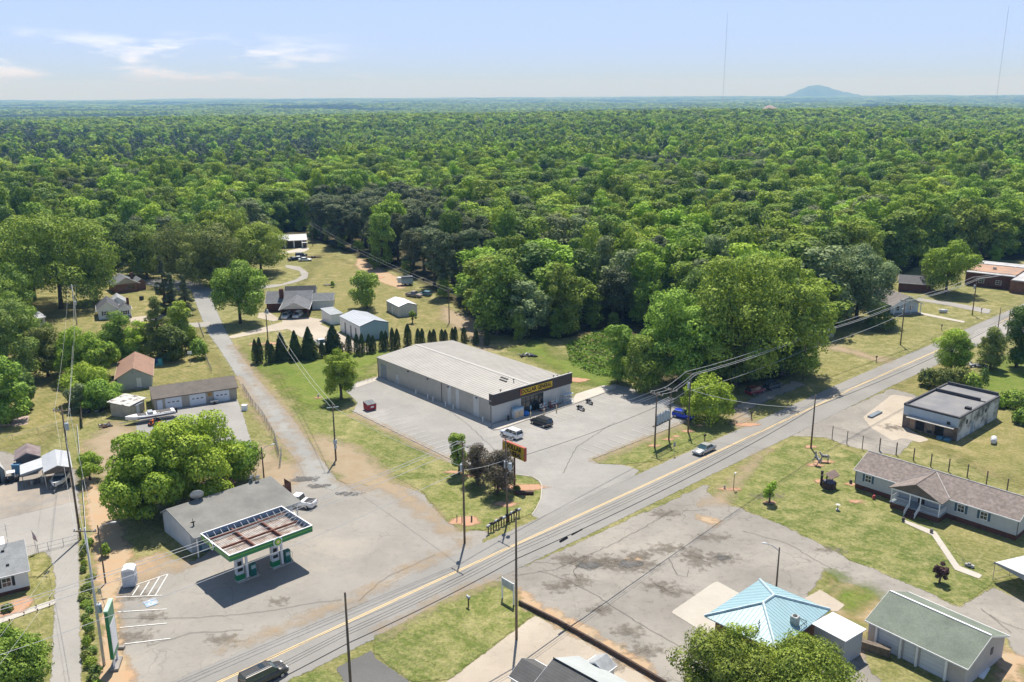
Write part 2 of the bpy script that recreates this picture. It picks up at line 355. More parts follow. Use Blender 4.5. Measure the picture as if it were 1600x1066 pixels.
# turf zones
patch('lawn', [(1105, 770), (1240, 684), (1290, 690), (1345, 712), (1440, 800), (1500, 870), (1560, 905), (1500, 948), (1451, 926), (1330, 876), (1220, 819)], TURF, 1)
patch('lawn', [(372, 545), (400, 570), (440, 600), (478, 650), (520, 640), (560, 600), (600, 560), (620, 545), (460, 560)], TURFG, 1)
patch('lawn', [(880, 560), (1000, 580), (940, 602), (905, 600), (870, 580), (800, 545), (840, 528)], TURFG, 1)
patch('lawn', [(1560, 560), (1700, 540), (1700, 680), (1560, 680), (1520, 620), (1530, 590)], TURFG, 1)
patch('lawn', [(500, 395), (560, 415), (620, 440), (690, 480), (740, 525), (700, 540), (630, 545), (560, 500), (490, 490), (470, 440)], TURFY, 1, res=1.5)
patch('lawn', [(1500, 600), (1460, 560), (1420, 580), (1380, 640), (1440, 690), (1600, 760), (1700, 740), (1600, 650)], TURFY, 1, res=1.5)
patch('lawn', [(0, 600), (60, 590), (110, 615), (112, 650), (60, 690), (0, 700)], TURFY, 1, res=1.5)
patch('dirt', [(560, 402), (590, 418), (640, 442), (628, 452), (590, 440), (555, 415)], DIRT, 2, margin=3)
patch('dirt', [(690, 478), (745, 500), (770, 545), (750, 550), (725, 520), (690, 500)], DIRTT, 2, margin=3)
patch('lawn', [(-60, 470), (60, 440), (160, 440), (250, 450), (300, 480), (330, 560), (370, 610), (240, 600), (150, 600), (120, 660), (60, 700), (-60, 710)], TURFY, 1, res=2)
# main road and pavements
patch('gravel_lot', [(0, 705), (120, 735), (125, 790), (118, 830), (60, 815), (0, 820), (-120, 840), (-120, 700)], A_GRV, 2)
patch('driveway', [(-60, 822), (0, 812), (118, 783), (123, 845), (124, 950), (128, 1090), (78, 1090), (83, 1000), (87, 900), (79, 871), (67.5, 862), (38, 870), (0, 900), (-60, 900)], A_DRV, 3)
patch('parking_lot', [(551, 645), (590, 664), (660, 699), (711, 727), (760, 737), (806, 741), (832, 745), (847, 758), (845, 780), (831, 806), (870, 822), (935, 790), (1000, 735), (975, 727), (934, 724.5), (928, 717), (1074, 658), (1086, 650), (1060, 634), (1000, 610), (960, 600), (893, 622), (769.5, 661.6), (589.3, 588.4), (556, 598), (541, 612), (559, 629)], A_LOT, 2)
patch('gas_station_lot', [(463, 721), (447, 737), (418, 752), (440, 790), (300, 880), (236, 868), (196, 885), (182, 905), (184, 960), (190, 1000), (196, 1030), (206, 1090), (330, 1110), (420, 1044), (560, 972), (740, 868), (763, 832), (757, 829), (718, 831), (697, 815), (675, 790), (660, 770), (620, 757), (575, 760), (529, 753), (500, 735)], A_GAS, 2)
patch('side_road', [(300, 455), (303.8, 467.5), (313, 492), (326, 522), (345, 549), (371, 590), (386, 620), (412.5, 655.6), (438, 687), (463.8, 722), (478, 748), (520, 768), (535, 757), (507, 723), (484, 691), (452.5, 648), (403, 592), (365.6, 540), (354.4, 520), (343, 495.7), (333, 472), (328, 459), (345, 452), (300, 440), (240, 436), (200, 440), (260, 450)], A_SIDE, 3)
patch('old_parking_lot', [(764, 915), (774, 905), (900, 850), (1105, 757), (1106, 770), (1132, 785.6), (1220, 819.4), (1299, 859), (1330, 876), (1451, 926.6), (1502, 950), (1549, 918), (1650, 960), (1680, 1100), (1600, 1040), (1565, 990), (1480, 1010), (1380, 940), (1340, 930), (1290, 890), (1260, 930), (1290, 960), (1345, 985), (1355, 1040), (1400, 1100), (1060, 1110), (1024, 1066), (940, 1012), (835, 950), (811.6, 924)], A_OLD, 2)
patch('apron_lot', [(1237, 681), (1300, 648), (1393, 607), (1433, 618), (1412, 668), (1450, 688), (1427, 688), (1405, 712), (1375, 708), (1330, 698), (1290, 684)], A_OLD, 2)
patch('concrete_apron', [(1394, 616), (1430, 622), (1412, 666), (1452, 688), (1436, 692), (1410, 684), (1396, 690), (1360, 668), (1348, 652)], CONC2, 3)
patch('road', strip(CL, 3.5, 5.0), A_ROAD, 4, margin=.8, world=True)
patch('blacktop_drive', [(525, 1044), (582, 1016), (588, 1030), (655, 1075), (700, 1110), (560, 1110), (540, 1072)], A_BLK, 5)
patch('concrete_lot', [(835.6, 962), (700, 1064), (640, 1110), (1110, 1110), (1024, 1060)], CONC2, 3)
patch('verge', [(582, 1018), (588, 994), (640, 968), (700, 934), (774, 907), (811, 922), (831, 946), (835, 961), (700, 1063), (641, 1066)], TURF, 6)
patch('verge', [(433, 1072), (470, 1055), (503, 1045), (530, 1054), (545, 1072), (540, 1110), (400, 1110)], TURF, 6)
patch('verge', [(924.4, 717.5), (1000, 687), (1074.4, 659), (1110, 656), (1146, 652), (1156, 667), (1095, 695), (1052, 713.5), (1010, 723), (975, 726), (934, 724.5)], TURF, 6)
patch('verge', [(529, 753), (560, 750), (620, 748), (660, 768), (675, 788), (697, 812), (718, 828), (757, 829), (806, 811), (831, 804), (845, 780), (846.6, 758.5), (831, 746), (806, 742.7), (760, 738), (711, 727.5), (660, 699.5), (590, 664.5), (551, 645.5), (500, 640), (452, 642), (470, 672), (495, 705)], TURF, 6, res=.7)
# dirt and wear
patch('dirt', [(484, 694), (500, 680), (560, 700), (600, 735), (640, 770), (690, 815), (730, 832), (700, 836), (650, 800), (600, 768), (540, 760), (520, 742)], DIRTT, 7, margin=3)
patch('dirt', [(398, 740), (440, 720), (462, 722), (470, 745), (440, 780), (418, 760)], DIRTT, 5, margin=2)
patch('dirt', [(150, 760), (185, 780), (205, 880), (250, 862), (262, 868), (240, 905), (186, 900), (188, 1000), (212, 1066), (185, 1090), (140, 1090), (160, 1000), (150, 900), (135, 800), (128, 700)], DIRT, 3, margin=3)
patch('dirt', [(208, 895), (262, 868), (300, 880), (262, 893), (215, 915)], DIRTT, 5)
patch('dirt', [(135, 690), (180, 660), (210, 672), (240, 662), (200, 700), (180, 760), (150, 740)], DIRTT, 3, margin=3)
patch('dirt', [(392, 690), (425, 700), (440, 725), (400, 745), (360, 745), (330, 760), (350, 700)], DIRTT, 2, margin=3)
patch('dirt', [(811, 920), (835, 935), (900, 973), (1000, 1025), (1040, 1066), (1020, 1066), (940, 1015), (850, 968), (815, 945)], DIRT, 7, margin=.9)
patch('dirt', [(1300, 905), (1340, 918), (1380, 940), (1355, 1000), (1345, 1030), (1322, 1010), (1300, 960)], DIRT, 3, margin=2)
patch('dirt', [(1095, 790), (1130, 765), (1180, 715), (1200, 702), (1150, 760), (1135, 790), (1110, 790)], DIRTT, 7, margin=.7)
patch('dirt', [(1086, 806), (1110, 808), (1133, 820), (1120, 822), (1095, 815)], DIRT, 5, margin=.7)
patch('dirt', [(990, 868), (1003, 872), (998, 880), (984, 876)], DIRT, 5, margin=.7)
patch('dirt', [(1555, 990), (1570, 1010), (1600, 1030), (1600, 1066), (1560, 1066)], DIRT, 3, margin=1.5)
patch('dirt', [(1142, 640), (1152, 640), (1160, 654), (1175, 658), (1160, 668), (1150, 668), (1140, 655)], DIRTT, 8, margin=1)
patch('verge', [(1310, 905), (1345, 915), (1368, 935), (1350, 960), (1340, 985), (1322, 975), (1310, 940)], TURFG, 4, margin=2)
for q, nm in (([(1022, 622)], ''),): pass
def blob(name, x, y, rx, ry, mat, layer, seed=0):
    c = G(x, y); random.seed(seed+int(x*7+y)); P = [(c.x+rx*math.cos(a)*(1+random.uniform(-.25, .25)), c.y+ry*math.sin(a)*(1+random.uniform(-.25, .25))) for a in np.linspace(0, 2*math.pi, 14)[:-1]]
    return patch(name, P, mat, layer, margin=min(1.3, .4+max(rx, ry)*.4), res=min(.8, max(rx, ry)/3), world=True)
for i, (x, y, a, b) in enumerate([(935, 878, 3.2, 1.3), (985, 884, 3.6, 1.5), (1000, 868, 1.5, 1), (1040, 858, 1.6, 1), (1040, 803, 1.8, 1), (872, 917, 1.3, .8), (902, 908, 1.6, .8), (937, 953, 1.0, .6), (980, 987, 1.3, .7), (1005, 1018, 1.6, .9), (1085, 872, 1.1, 2.4), (1128, 873, 1.8, 1), (1032, 916, 1.6, .6), (1055, 925, 1.3, .5), (1110, 840, 2.2, .5), (1300, 860, 1.6, .4), (350, 1000, 1.5, .6), (215, 930, 1.5, .7), (236, 964, 1.0, .5), (212, 996, 1.6, .6), (1395, 668, 1.6, 1), (1200, 775, 2, .5), (432, 940, .9, .35), (890, 876, 1.6, 1.2), (960, 1040, 1, .6)]):
    blob('pavement_stain', x, y, a, b, STAIN, 8, i)
for i, (x, y, a, b) in enumerate([(475, 749, 2.2, 1.0), (497, 760, 1.8, .6), (545, 772, 2.2, .5), (983, 882, 1.6, 1.0), (925, 884, 1.7, .9), (1128, 872, 1.0, .7)]): blob('tar_patch', x, y, a, b, TAR, 9, i)
for x, y, a in [(811, 742+22, .1)]: pass
for i, (x, y, a, b) in enumerate([(790, 858-5+0-65, 1.8, 1.0), (726, 815, 2.4, 1.5), (815, 762, 4.2, 1.2), (1022, 697, 1, .6), (1045, 687, 1, .6), (1074, 674, 1.1, .7), (1057, 682, .9, .5), (1091, 666, .8, .4), (1267, 699, 1.1, .7), (1202, 786, 1.2, .5), (1286, 722, 2.0, .7), (1272, 727, 1.4, .7), (497, 622, .9, .6), (735, 744, 1.2, .5), (900, 594, 2.6, 1.6), (1166, 664, 2.5, 1), (1148, 765, 1.2, .5), (1133, 765, 1, .4), (1284, 752, 1.2, .8), (423, 537, 2, 1.2), (400, 538, 2.4, 1), (585, 434, 4, 2), (1330, 757, 1.0, .5), (1338, 784, 1.2, .5), (710, 738, 2, .6)]):
    blob('mulch_patch', x, y, a, b, REDD, 9, i)
def crack(pts, w=.09, mat=TAR):
    P = []; rc = random.Random(int(pts[0][0]*3+pts[0][1]))
    for a, b in zip(pts[:-1], pts[1:]):
        A_, B_ = G(*a), G(*b); n = max(2, int((B_-A_).length/.7))
        for i in range(n): q = A_.lerp(B_, i/n); P.append((q.x+rc.uniform(-.14, .14), q.y+rc.uniform(-.14, .14)))
    P.append(tuple(G(*pts[-1]))[:2]); L_ = strip(P, w/2*1.2, w/2*.8); n = len(P)
    b = MB(); b.v = [(x, y, .092) for x, y in L_]; b.f = [(i, i+1, 2*n-2-i, 2*n-1-i) for i in range(n-1)]; b.f = [f[::-1] for f in b.f]
    tag(b.build('pavement_crack', M('crack_dark', (.10, .095, .085), .95, .3, 1)), kind='structure')
for c_ in ([(350, 963), (420, 956), (480, 944), (535, 938)], [(190, 967), (240, 968), (300, 966), (350, 963)], [(560, 1000-60), (600, 905), (680, 868)], [(890, 868), (905, 880), (897, 893), (902, 906)], [(1045, 872), (1052, 890), (1060, 900), (1072, 902), (1076, 892)], [(1046, 872), (1080, 868), (1108, 880), (1125, 886)], [(1020, 912), (1035, 918), (1045, 926), (1062, 930)], [(840, 892), (880, 905), (930, 930), (1000, 975), (1060, 1010)], [(800, 900), (870, 890), (960, 850), (1050, 800)], [(1160, 830), (1230, 850), (1300, 890)], [(1545, 960), (1570, 975), (1600, 985)], [(1530, 950), (1555, 968), (1580, 990)],
           [(620, 690), (680, 712), (740, 725)], [(700, 640), (740, 672), (790, 720)], [(880, 740), (900, 700), (960, 660)], [(1260, 660), (1320, 672), (1370, 690)], [(230, 1010), (300, 990), (380, 985)]): crack(c_, .05)
# tar stripe island under the sign, walks, pads
patch('sidewalk', [(769, 664.5), (893, 627), (900, 616), (943, 602.5), (963, 604), (962, 607), (900, 629.5), (850, 646), (780, 671), (768, 671)], CONC, 8, margin=.3, res=.5)
patch('sidewalk', [(589, 588), (770, 662), (766, 668), (584, 593)], CONC, 7, margin=.3, res=.5)
patch('concrete_pad', [(556, 600), (588, 591), (592, 594), (555, 607)], CONC, 7, margin=.3, res=.5)
patch('concrete_pad', [(1119, 908), (1048, 957), (1113, 997), (1160, 930)], CONC, 6, margin=.3, res=.5)
patch('concrete_pad', [(1282, 922), (1320, 946), (1306, 958), (1255, 936)], CONC2, 6, margin=.3, res=.5)
patch('concrete_pad', [(450, 392), (478, 386), (484, 389), (476, 393.5), (440, 397)], CONC, 4, margin=.5, res=.8)
patch('garden_path', [(1407, 815), (1412, 812.5), (1462, 831), (1499, 885), (1535, 899), (1530, 905), (1492, 891), (1456, 837)], CONC, 8, margin=.2, res=.35)
patch('garden_path', [(-20, 974), (45, 951), (88, 936), (88, 944), (48, 958), (0, 975), (-20, 982)], CONC, 8, margin=.2, res=.35)
patch('garden_path', [(1428, 486.5), (1508, 502.5), (1506, 505), (1427, 489.5)], CONC, 8, margin=.3, res=.6)
patch('driveway', [(1434, 466), (1480, 472), (1549, 484), (1545, 491), (1480, 477.5), (1432, 470)], A_DRV, 8, margin=.5)
patch('driveway', [(1300, 521+16), (1370, 561-3), (1395, 560), (1380, 568), (1330, 553), (1290, 545)], DIRTT, 5, margin=.8)
patch('driveway', [(1526, 516), (1560, 505), (1610, 490), (1700, 470), (1700, 500), (1610, 520), (1560, 528), (1520, 540), (1490, 547)], A_DRV, 5, margin=.8)
patch('driveway', [(356, 526), (405, 513.5), (442.5, 503), (437, 497.5), (483, 496), (512, 501), (500, 507), (530.7, 520), (560, 537), (585, 548), (565, 551), (540, 548), (505, 545), (474, 529.5), (450, 514.5), (405, 521), (362, 529.5)], CONC2, 5, margin=.8)
patch('driveway', [(446, 414), (469, 417), (482, 427), (480, 435), (461, 442), (430, 449), (405, 452), (328, 462), (326, 455), (400, 447), (440, 444), (462, 437), (471, 431), (468, 424), (446, 418)], A_DRV, 5, margin=.8)
patch('driveway', [(300, 505), (330, 503), (328, 511), (300, 512), (262, 512), (262, 506)], A_DRV, 5, margin=.8)
patch('driveway', [(200, 497), (240, 492), (300, 488), (300, 492), (240, 500), (205, 505)], CONC2, 5, margin=.8)
patch('garage_apron', [(242, 643), (371, 624), (380, 650), (392, 688), (395, 720), (250, 735), (215, 690), (212, 660)], A_LOT, 4, margin=.8)
patch('driveway', [(1142, 641), (1150, 636), (1190, 615), (1240, 596), (1262, 600), (1200, 626), (1170, 640), (1174, 655), (1156, 668), (1152, 668)], A_GRV, 7, margin=1.5)
patch('road_seam', strip([G(*q) for q in [(350, 1013), (440, 983), (560, 932), (660, 880), (735, 842)]], .28), DIRTT, 9, margin=1.2, res=.6, world=True)
patch('road_shoulder', strip([G(*q) for q in [(588, 994), (640, 966), (700, 934), (774, 907)]], .3), DIRTT, 9, margin=1, res=.6, world=True)
# road side road verge dust
for q in ([(372, 590), (412, 655), (438, 687), (460, 720)], [(365, 540), (403, 592), (452, 645), (478, 685)]):
    patch('road_shoulder', strip([G(*p) for p in q], .5), DIRTT, 8, margin=1.6, res=.7, world=True)
for A_, B_ in (((552, 647), (703, 720)), ((930, 720.5), (1075, 661))): patch('curb_border', strip([G(*A_), G(*B_)], .55), DIRTT, 9, margin=.8, res=.4, world=True)
# painted markings (thin worn paint)
def paint_mat(n, c, wear=(.42, .52)):
    return ground_mat(n, lambda t, p: (mixc(t, rng(t, noi(t, p, 1.8, 5, .7), *wear), c, (.38, .36, .33)), None), rough=.7)
YEL = paint_mat('yellow_paint', (.70, .52, .25), (.52, .75)); WHT = paint_mat('white_paint', (.74, .74, .72), (.5, .75)); BLU = paint_mat('blue_paint', (.25, .42, .66), (.4, .6))
FAD = paint_mat('faded_paint', (.62, .61, .58), (.45, .7))
def flat(name, polys, mat, z, label=None):
    b = MB()
    for P in polys:
        P = [Vector((p[0], p[1])) for p in P]; ar = sum(P[i].x*P[(i+1) % len(P)].y-P[(i+1) % len(P)].x*P[i].y for i in range(len(P)))
        if ar < 0: P = P[::-1]
        b.add([(p.x, p.y, z) for p in P], [tuple(range(len(P)))])
    return tag(b.build(name, mat), kind='structure')
def line(a, b, w, px=True):
    a = G(*a) if px else Vector(a); b = G(*b) if px else Vector(b); d = (b-a).normalized(); n = Vector((-d.y, d.x, 0))*w/2
    return [a+n, a-n, b-n, b+n]
pl = []
for o in (-.14, .14):
    for i in range(len(CL)-1):
        a, b = CL[i].copy(), CL[i+1].copy(); d = (b-a).normalized(); n = Vector((-d.y, d.x, 0))
        pl.append(line(a+n*o, b+n*o, .13, False))
flat('road_markings', pl, YEL, .045)
flat('parking_lines', [line(a, b, .13) for a, b in [((180, 934), (253, 931)), ((206, 917), (262.6, 897.6)), ((262.6, 897.6), (243, 931)), ((249, 903), (231.5, 931)), ((233.5, 909.5), (219.5, 931)), ((217.5, 915), (207, 931)), ((183.8, 957), (260.6, 952.5)), ((187.5, 981.6), (260.6, 974.6)), ((195, 1007), (266, 998.5))]], WHT, .075)
# accessible-bay mark: a wheelchair figure painted on a blue square
cc = G(236, 942.5); ang = R(38)
def loc2(x, y): return Vector((cc.x+x*math.cos(ang)-y*math.sin(ang), cc.y+x*math.sin(ang)+y*math.cos(ang)))
flat('parking_symbol', [[loc2(-.75, -.8), loc2(.75, -.8), loc2(.75, .8), loc2(-.75, .8)]], BLU, .075)
ringp = [[loc2(.34*math.cos(a)-.05, .34*math.sin(a)-.2), loc2(.24*math.cos(a)-.05, .24*math.sin(a)-.2), loc2(.24*math.cos(a+.32)-.05, .24*math.sin(a+.32)-.2), loc2(.34*math.cos(a+.32)-.05, .34*math.sin(a+.32)-.2)] for a in np.arange(2.0, 6.6, .32)]
flat('parking_symbol', ringp+[[loc2(-.1, 0), loc2(.02, 0), loc2(.02, .42), loc2(-.1, .42)], [loc2(-.1, 0), loc2(.3, 0), loc2(.3, .1), loc2(-.1, .1)], [loc2(.3, .1), loc2(.2, .05), loc2(.4, -.5), loc2(.5, -.45)], [loc2(-.14, .5), loc2(.06, .5), loc2(.06, .68), loc2(-.14, .68)]], WHT, .08)
# stall lines by the curb stops of the store lot
sl = []; DV = Vector((math.cos(R(131)), math.sin(R(131)), 0)); UV = Vector((math.cos(R(41)), math.sin(R(41)), 0))
S0, S1 = G(553, 644), G(700, 716.5)
nS = 16; STOPW = [(S0+(S1-S0)*(i/(nS-1)), AZ(S0, S1)) for i in range(nS)]
dS = (S1-S0).normalized(); nrm = Vector((-dS.y, dS.x, 0)); nrm = nrm if nrm.x > 0 else -nrm
for p, a in STOPW[::1]: sl.append(line(p+dS*1.3+nrm*.2, p+dS*1.3+nrm*4.6, .1, False))
T0, T1 = G(929, 717), G(1071, 660.5)
nT = 12; STOPE = [(T0+(T1-T0)*((i+.3)/(nT-.4)), AZ(T0, T1)) for i in range(nT)]
dT = (T1-T0).normalized(); nr2 = Vector((-dT.y, dT.x, 0))
for p, a in STOPE: sl.append(line(p+dT*1.35+nr2*.2, p+dT*1.35+nr2*4.6, .1, False))
F0, F1 = G(783, 673), G(960, 610); dF = (F1-F0).normalized(); nF = Vector((dF.y, -dF.x, 0))
for i in range(14): p = F0+(F1-F0)*(i/13); sl.append(line(p+nF*.5, p+nF*5.0, .1, False))
flat('parking_lines', sl, FAD, .075)
# kerb of the store walk: a real step
CK = M('kerb_concrete', (.48, .45, .40), .85, .1, 2)
kb = MB()
def kerb(b, pts, w, h):
    for a, c in zip(pts[:-1], pts[1:]):
        a = Vector(a); c = Vector(c); d = (c-a).normalized(); n = Vector((-d.y, d.x, 0))*w/2
        b.slab([a+n+Vector((0, 0, h)), a-n+Vector((0, 0, h)), c-n+Vector((0, 0, h)), c+n+Vector((0, 0, h))], h)
kerb(kb, [G(*q) for q in [(770, 672.5), (780, 671.5), (850, 647.5), (900, 630.5), (962, 608)]], .18, .14)
tag(kb.build('kerb', CK), kind='structure')
kb = MB(); kerb(kb, [G(*q) for q in [(806, 742), (832, 745.5), (843, 752), (847, 760), (845, 780), (838, 795), (831, 805)]], .15, .1)
tag(kb.build('kerb', CK), kind='structure')
# ------------------------------------------------------------------ foliage
BARK = M('bark', (.13, .10, .075), .95, .3, 3)
L_OAK = leaf_mat('leaf_oak', (.185, .285, .036), (.10, .17, .024), tip=(.38, .50, .08))
L_LIME = leaf_mat('leaf_lime', (.25, .38, .035), (.15, .26, .028), tip=(.43, .56, .07))
L_DARK = leaf_mat('leaf_dark', (.115, .19, .04), (.07, .125, .028), tip=(.25, .34, .08))
L_GREY = leaf_mat('leaf_grey', (.18, .23, .09), (.12, .17, .06), tip=(.30, .36, .17))
L_PINE = leaf_mat('leaf_pine', (.12, .155, .065), (.075, .10, .045), .12, tip=(.20, .235, .12))
L_CED = leaf_mat('leaf_cedar', (.045, .075, .02), (.028, .052, .016), .1, .2, tip=(.08, .115, .035))
L_MYR = leaf_mat('leaf_myrtle', (.12, .09, .055), (.085, .095, .04), .2, .2, tip=(.24, .19, .15))
L_PURP = leaf_mat('leaf_purple', (.09, .045, .055), (.06, .03, .04), .2, .2, tip=(.15, .09, .09))
L_OLIVE = leaf_mat('leaf_olive', (.165, .21, .045), (.105, .14, .035), tip=(.28, .33, .09))
FORM = [L_OAK, L_LIME, L_DARK, L_GREY, L_PINE, L_CED, L_MYR, L_PURP, L_OLIVE]
def quads(c, n, s, rng_, asp=.75):
    "leaf faces at c (N,3) facing n with size s (N,)"
    N = len(c); n = n/np.linalg.norm(n, axis=1, keepdims=True).clip(1e-6)
    t = rng_.normal(size=(N, 3)); t -= (t*n).sum(1, keepdims=True)*n; t /= np.linalg.norm(t, axis=1, keepdims=True).clip(1e-6); b = np.cross(n, t)
    s = s[:, None]; a = t*s*.5; b = b*s*.5*asp; k = n*s*.13
    return np.stack([c-a-b*.55, c-b*1.0*.9+a*.3-k, c+a+b*.2, c+b-a*.25-k], 1).reshape(-1, 3)
def leafmesh(name, V, mat):
    me = bpy.data.meshes.new(name); N = len(V)//4
    me.vertices.add(len(V)); me.vertices.foreach_set('co', V.astype(np.float32).ravel())
    me.loops.add(len(V)); me.loops.foreach_set('vertex_index', np.arange(len(V), dtype=np.int32))
    me.polygons.add(N); me.polygons.foreach_set('loop_start', np.arange(0, len(V), 4, dtype=np.int32)); me.polygons.foreach_set('loop_total', np.full(N, 4, np.int32))
    me.materials.append(mat); me.update(); me.validate(); return me
def fan(v, f):
    pass
def tree_protos(kind, seed, H=20.0, Rr=7.0, n=5000, leaf=.7, lobes=26, base=.16, mat=None, trunk=True, squash=1.0):
    "returns (crown mesh, trunk mesh) of nominal height H"
    g_ = np.random.default_rng(seed); cz0 = H*base; L = []; brs = []
    if kind == 'broad':
        ch = (H-cz0)/2; cz = cz0+ch
        for i in range(lobes):
            d = g_.normal(size=3); d /= np.linalg.norm(d)
            if d[2] < -.9: d[2] *= -.5
            k = g_.uniform(.52, .80) if i % 5 else g_.uniform(0, .45)
            lr = Rr*g_.uniform(.24, .42)*min(1, (30/lobes)**.42)
            w = 1-.22*max(0, d[2])
            L.append((np.array([d[0]*Rr*k*w, d[1]*Rr*k*w, cz+d[2]*ch*(k+.13)*squash]), lr))
    elif kind == 'tall':     # narrow forest tree
        ch = (H-cz0)/2; cz = cz0+ch
        for i in range(lobes):
            z = g_.uniform(-.85, .86); rr_ = Rr*math.sqrt(max(.05, 1-z*z*.9))*g_.uniform(.2, .82); a = g_.uniform(0, 6.28)
            L.append((np.array([rr_*math.cos(a), rr_*math.sin(a), cz+z*ch]), Rr*g_.uniform(.26, .45)))
    elif kind == 'pine':
        for i in range(lobes):
            t = (i+g_.uniform(0, 1))/lobes; z = cz0+(H-cz0)*t*.97; rr_ = Rr*(1-t)**.7*g_.uniform(.25, .85); a = g_.uniform(0, 6.28)
            L.append((np.array([rr_*math.cos(a), rr_*math.sin(a), z]), max(.5, Rr*(.34-.16*t))*g_.uniform(.7, 1.1)))
    if kind in ('broad', 'tall', 'pine'):
        w = np.array([l[1]**2 for l in L]); cnt = np.maximum(6, (n*w/w.sum()).astype(int)); cs = []; ns = []
        for (c, r), m in zip(L, cnt):
            d = g_.normal(size=(m, 3)); d[:, 2] += .35; d /= np.linalg.norm(d, axis=1, keepdims=True)
            rad = r*(1-.42*g_.uniform(0, 1, (m, 1))**2.2+.05)*(1+.18*np.sin(5*d[:, :1]+seed)*np.cos(4*d[:, 1:2]))
            p = d*rad; p[:, 2] *= .78 if kind != 'pine' else .5
            cs.append(c+p); ns.append(d+g_.normal(size=(m, 3))*.33+np.array([0, 0, .2]))
        c = np.concatenate(cs); nn = np.concatenate(ns)
        if kind != 'pine':
            rr5 = np.percentile(np.hypot(c[:, 0], c[:, 1]), 98); c[:, :2] *= Rr/rr5; zt_ = c[:, 2].max(); zb5 = c[:, 2].min(); tgt = max(.02*H, cz0*.8); c[:, 2] = tgt+(c[:, 2]-zb5)*(H-tgt)/(zt_-zb5)
        q = quads(c, nn, leaf*g_.uniform(.55, 1.35, len(c)), g_)
    elif kind == 'column':   # arborvitae: flame-shaped column
        t = g_.uniform(0, 1, n)**.8; a = g_.uniform(0, 6.283, n); pr = Rr*np.minimum(1, (t*6+.55))*(1-t**1.9)**.62*(1+.13*np.sin(a*3+seed+t*9)+.08*np.sin(a*7+t*21))
        rad = pr*g_.uniform(.72, 1.05, n); c = np.stack([rad*np.cos(a), rad*np.sin(a), .1+t*(H-.1)], 1)
        nn = np.stack([np.cos(a), np.sin(a), .35+0*a], 1)+g_.normal(size=(n, 3))*.4; q = quads(c, nn, leaf*g_.uniform(.6, 1.3, n), g_)
        brs = []
    elif kind == 'cone':     # leyland cypress: ragged cone
        t = g_.uniform(0, 1, n)**1.25; a = g_.uniform(0, 6.283, n)
        tier = .78+.22*np.abs(np.sin(t*26+np.sin(a*3)*1.2))+.16*np.sin(a*5+t*17+seed); pr = Rr*np.minimum(1, .62+t*3.5)*(1-t)**.78*tier+.06
        rad = pr*g_.uniform(.55, 1.08, n); c = np.stack([rad*np.cos(a), rad*np.sin(a), .25+t*(H-.25)-rad*.1], 1)
        nn = np.stack([np.cos(a), np.sin(a), .5+0*a], 1)+g_.normal(size=(n, 3))*.5; q = quads(c, nn, leaf*g_.uniform(.6, 1.4, n), g_)
    elif kind == 'weep':     # drooping mound
        d = g_.normal(size=(n, 3)); d[:, 2] = np.abs(d[:, 2])*1.0-.35; d /= np.linalg.norm(d, axis=1, keepdims=True)
        s = 1+.14*np.sin(7*np.arctan2(d[:, 1], d[:, 0])+seed)+.1*np.sin(13*d[:, 2]+5*d[:, 0]); rad = g_.uniform(.7, 1.03, n)*s
        c = d*rad[:, None]*np.array([Rr, Rr, H*.58]); c[:, 2] += H*.42; c[:, 2] = c[:, 2].clip(.1)
        nn = d+g_.normal(size=(n, 3))*.5+np.array([0, 0, .2]); q = quads(c, nn, leaf*1.25*g_.uniform(.6, 1.4, n), g_, .7)
    crown = leafmesh('crown', q, mat)
    if not trunk: return crown, None
    b = MB(); tr = H*.018+.08; top = H*(.62 if kind in ('broad', 'tall', 'weep') else .96)
    pts = [Vector((0, 0, -.3)), Vector((g_.normal()*.1, g_.normal()*.1, H*.12)), Vector((g_.normal()*.25*H/20, g_.normal()*.25*H/20, H*.35)), Vector((g_.normal()*.4*H/20, 0, top))]
    b.tube(pts, [tr*1.35, tr, tr*.8, tr*.18], 7)
    if kind in ('broad', 'tall'):
        for (c, r) in L[:min(11, len(L))]:
            s = pts[2].lerp(pts[1], g_.uniform(0, .6)); e = Vector(c); mdl = s.lerp(e, .5)+Vector((0, 0, -.05*H*.3))
            b.tube([s, mdl, e], [tr*.5, tr*.3, tr*.08], 5)
    me = bpy.data.meshes.new('trunk'); me.from_pydata([tuple(v) for v in b.v], [], b.f); me.materials.append(BARK); me.update()
    return crown, me
def place(name, pr, loc, h, H, wscale, label, cat, group=None, rz=None, mat=None, partname='crown'):
    rz = random.uniform(0, 6.28) if rz is None else rz
    t = E(name, loc, rz, label, cat, group); s = h/H; t.scale = (wscale, wscale, s)
    c = bpy.data.objects.new(partname, pr[0]); COL.objects.link(c); c.parent = t
    if mat: c.material_slots[0].link = 'OBJECT'; c.material_slots[0].material = mat
    if pr[1]:
        k = bpy.data.objects.new('trunk', pr[1]); COL.objects.link(k); k.parent = t
    return t
def spec(base, top, width):
    "tree from survey pixels: location, height, crown radius in metres"
    g0 = G(*base); h = HT(base, top); dist = (g0-Vector((0, 0, CAMH))).dot(FW); return g0, h, width/FPX*dist/2
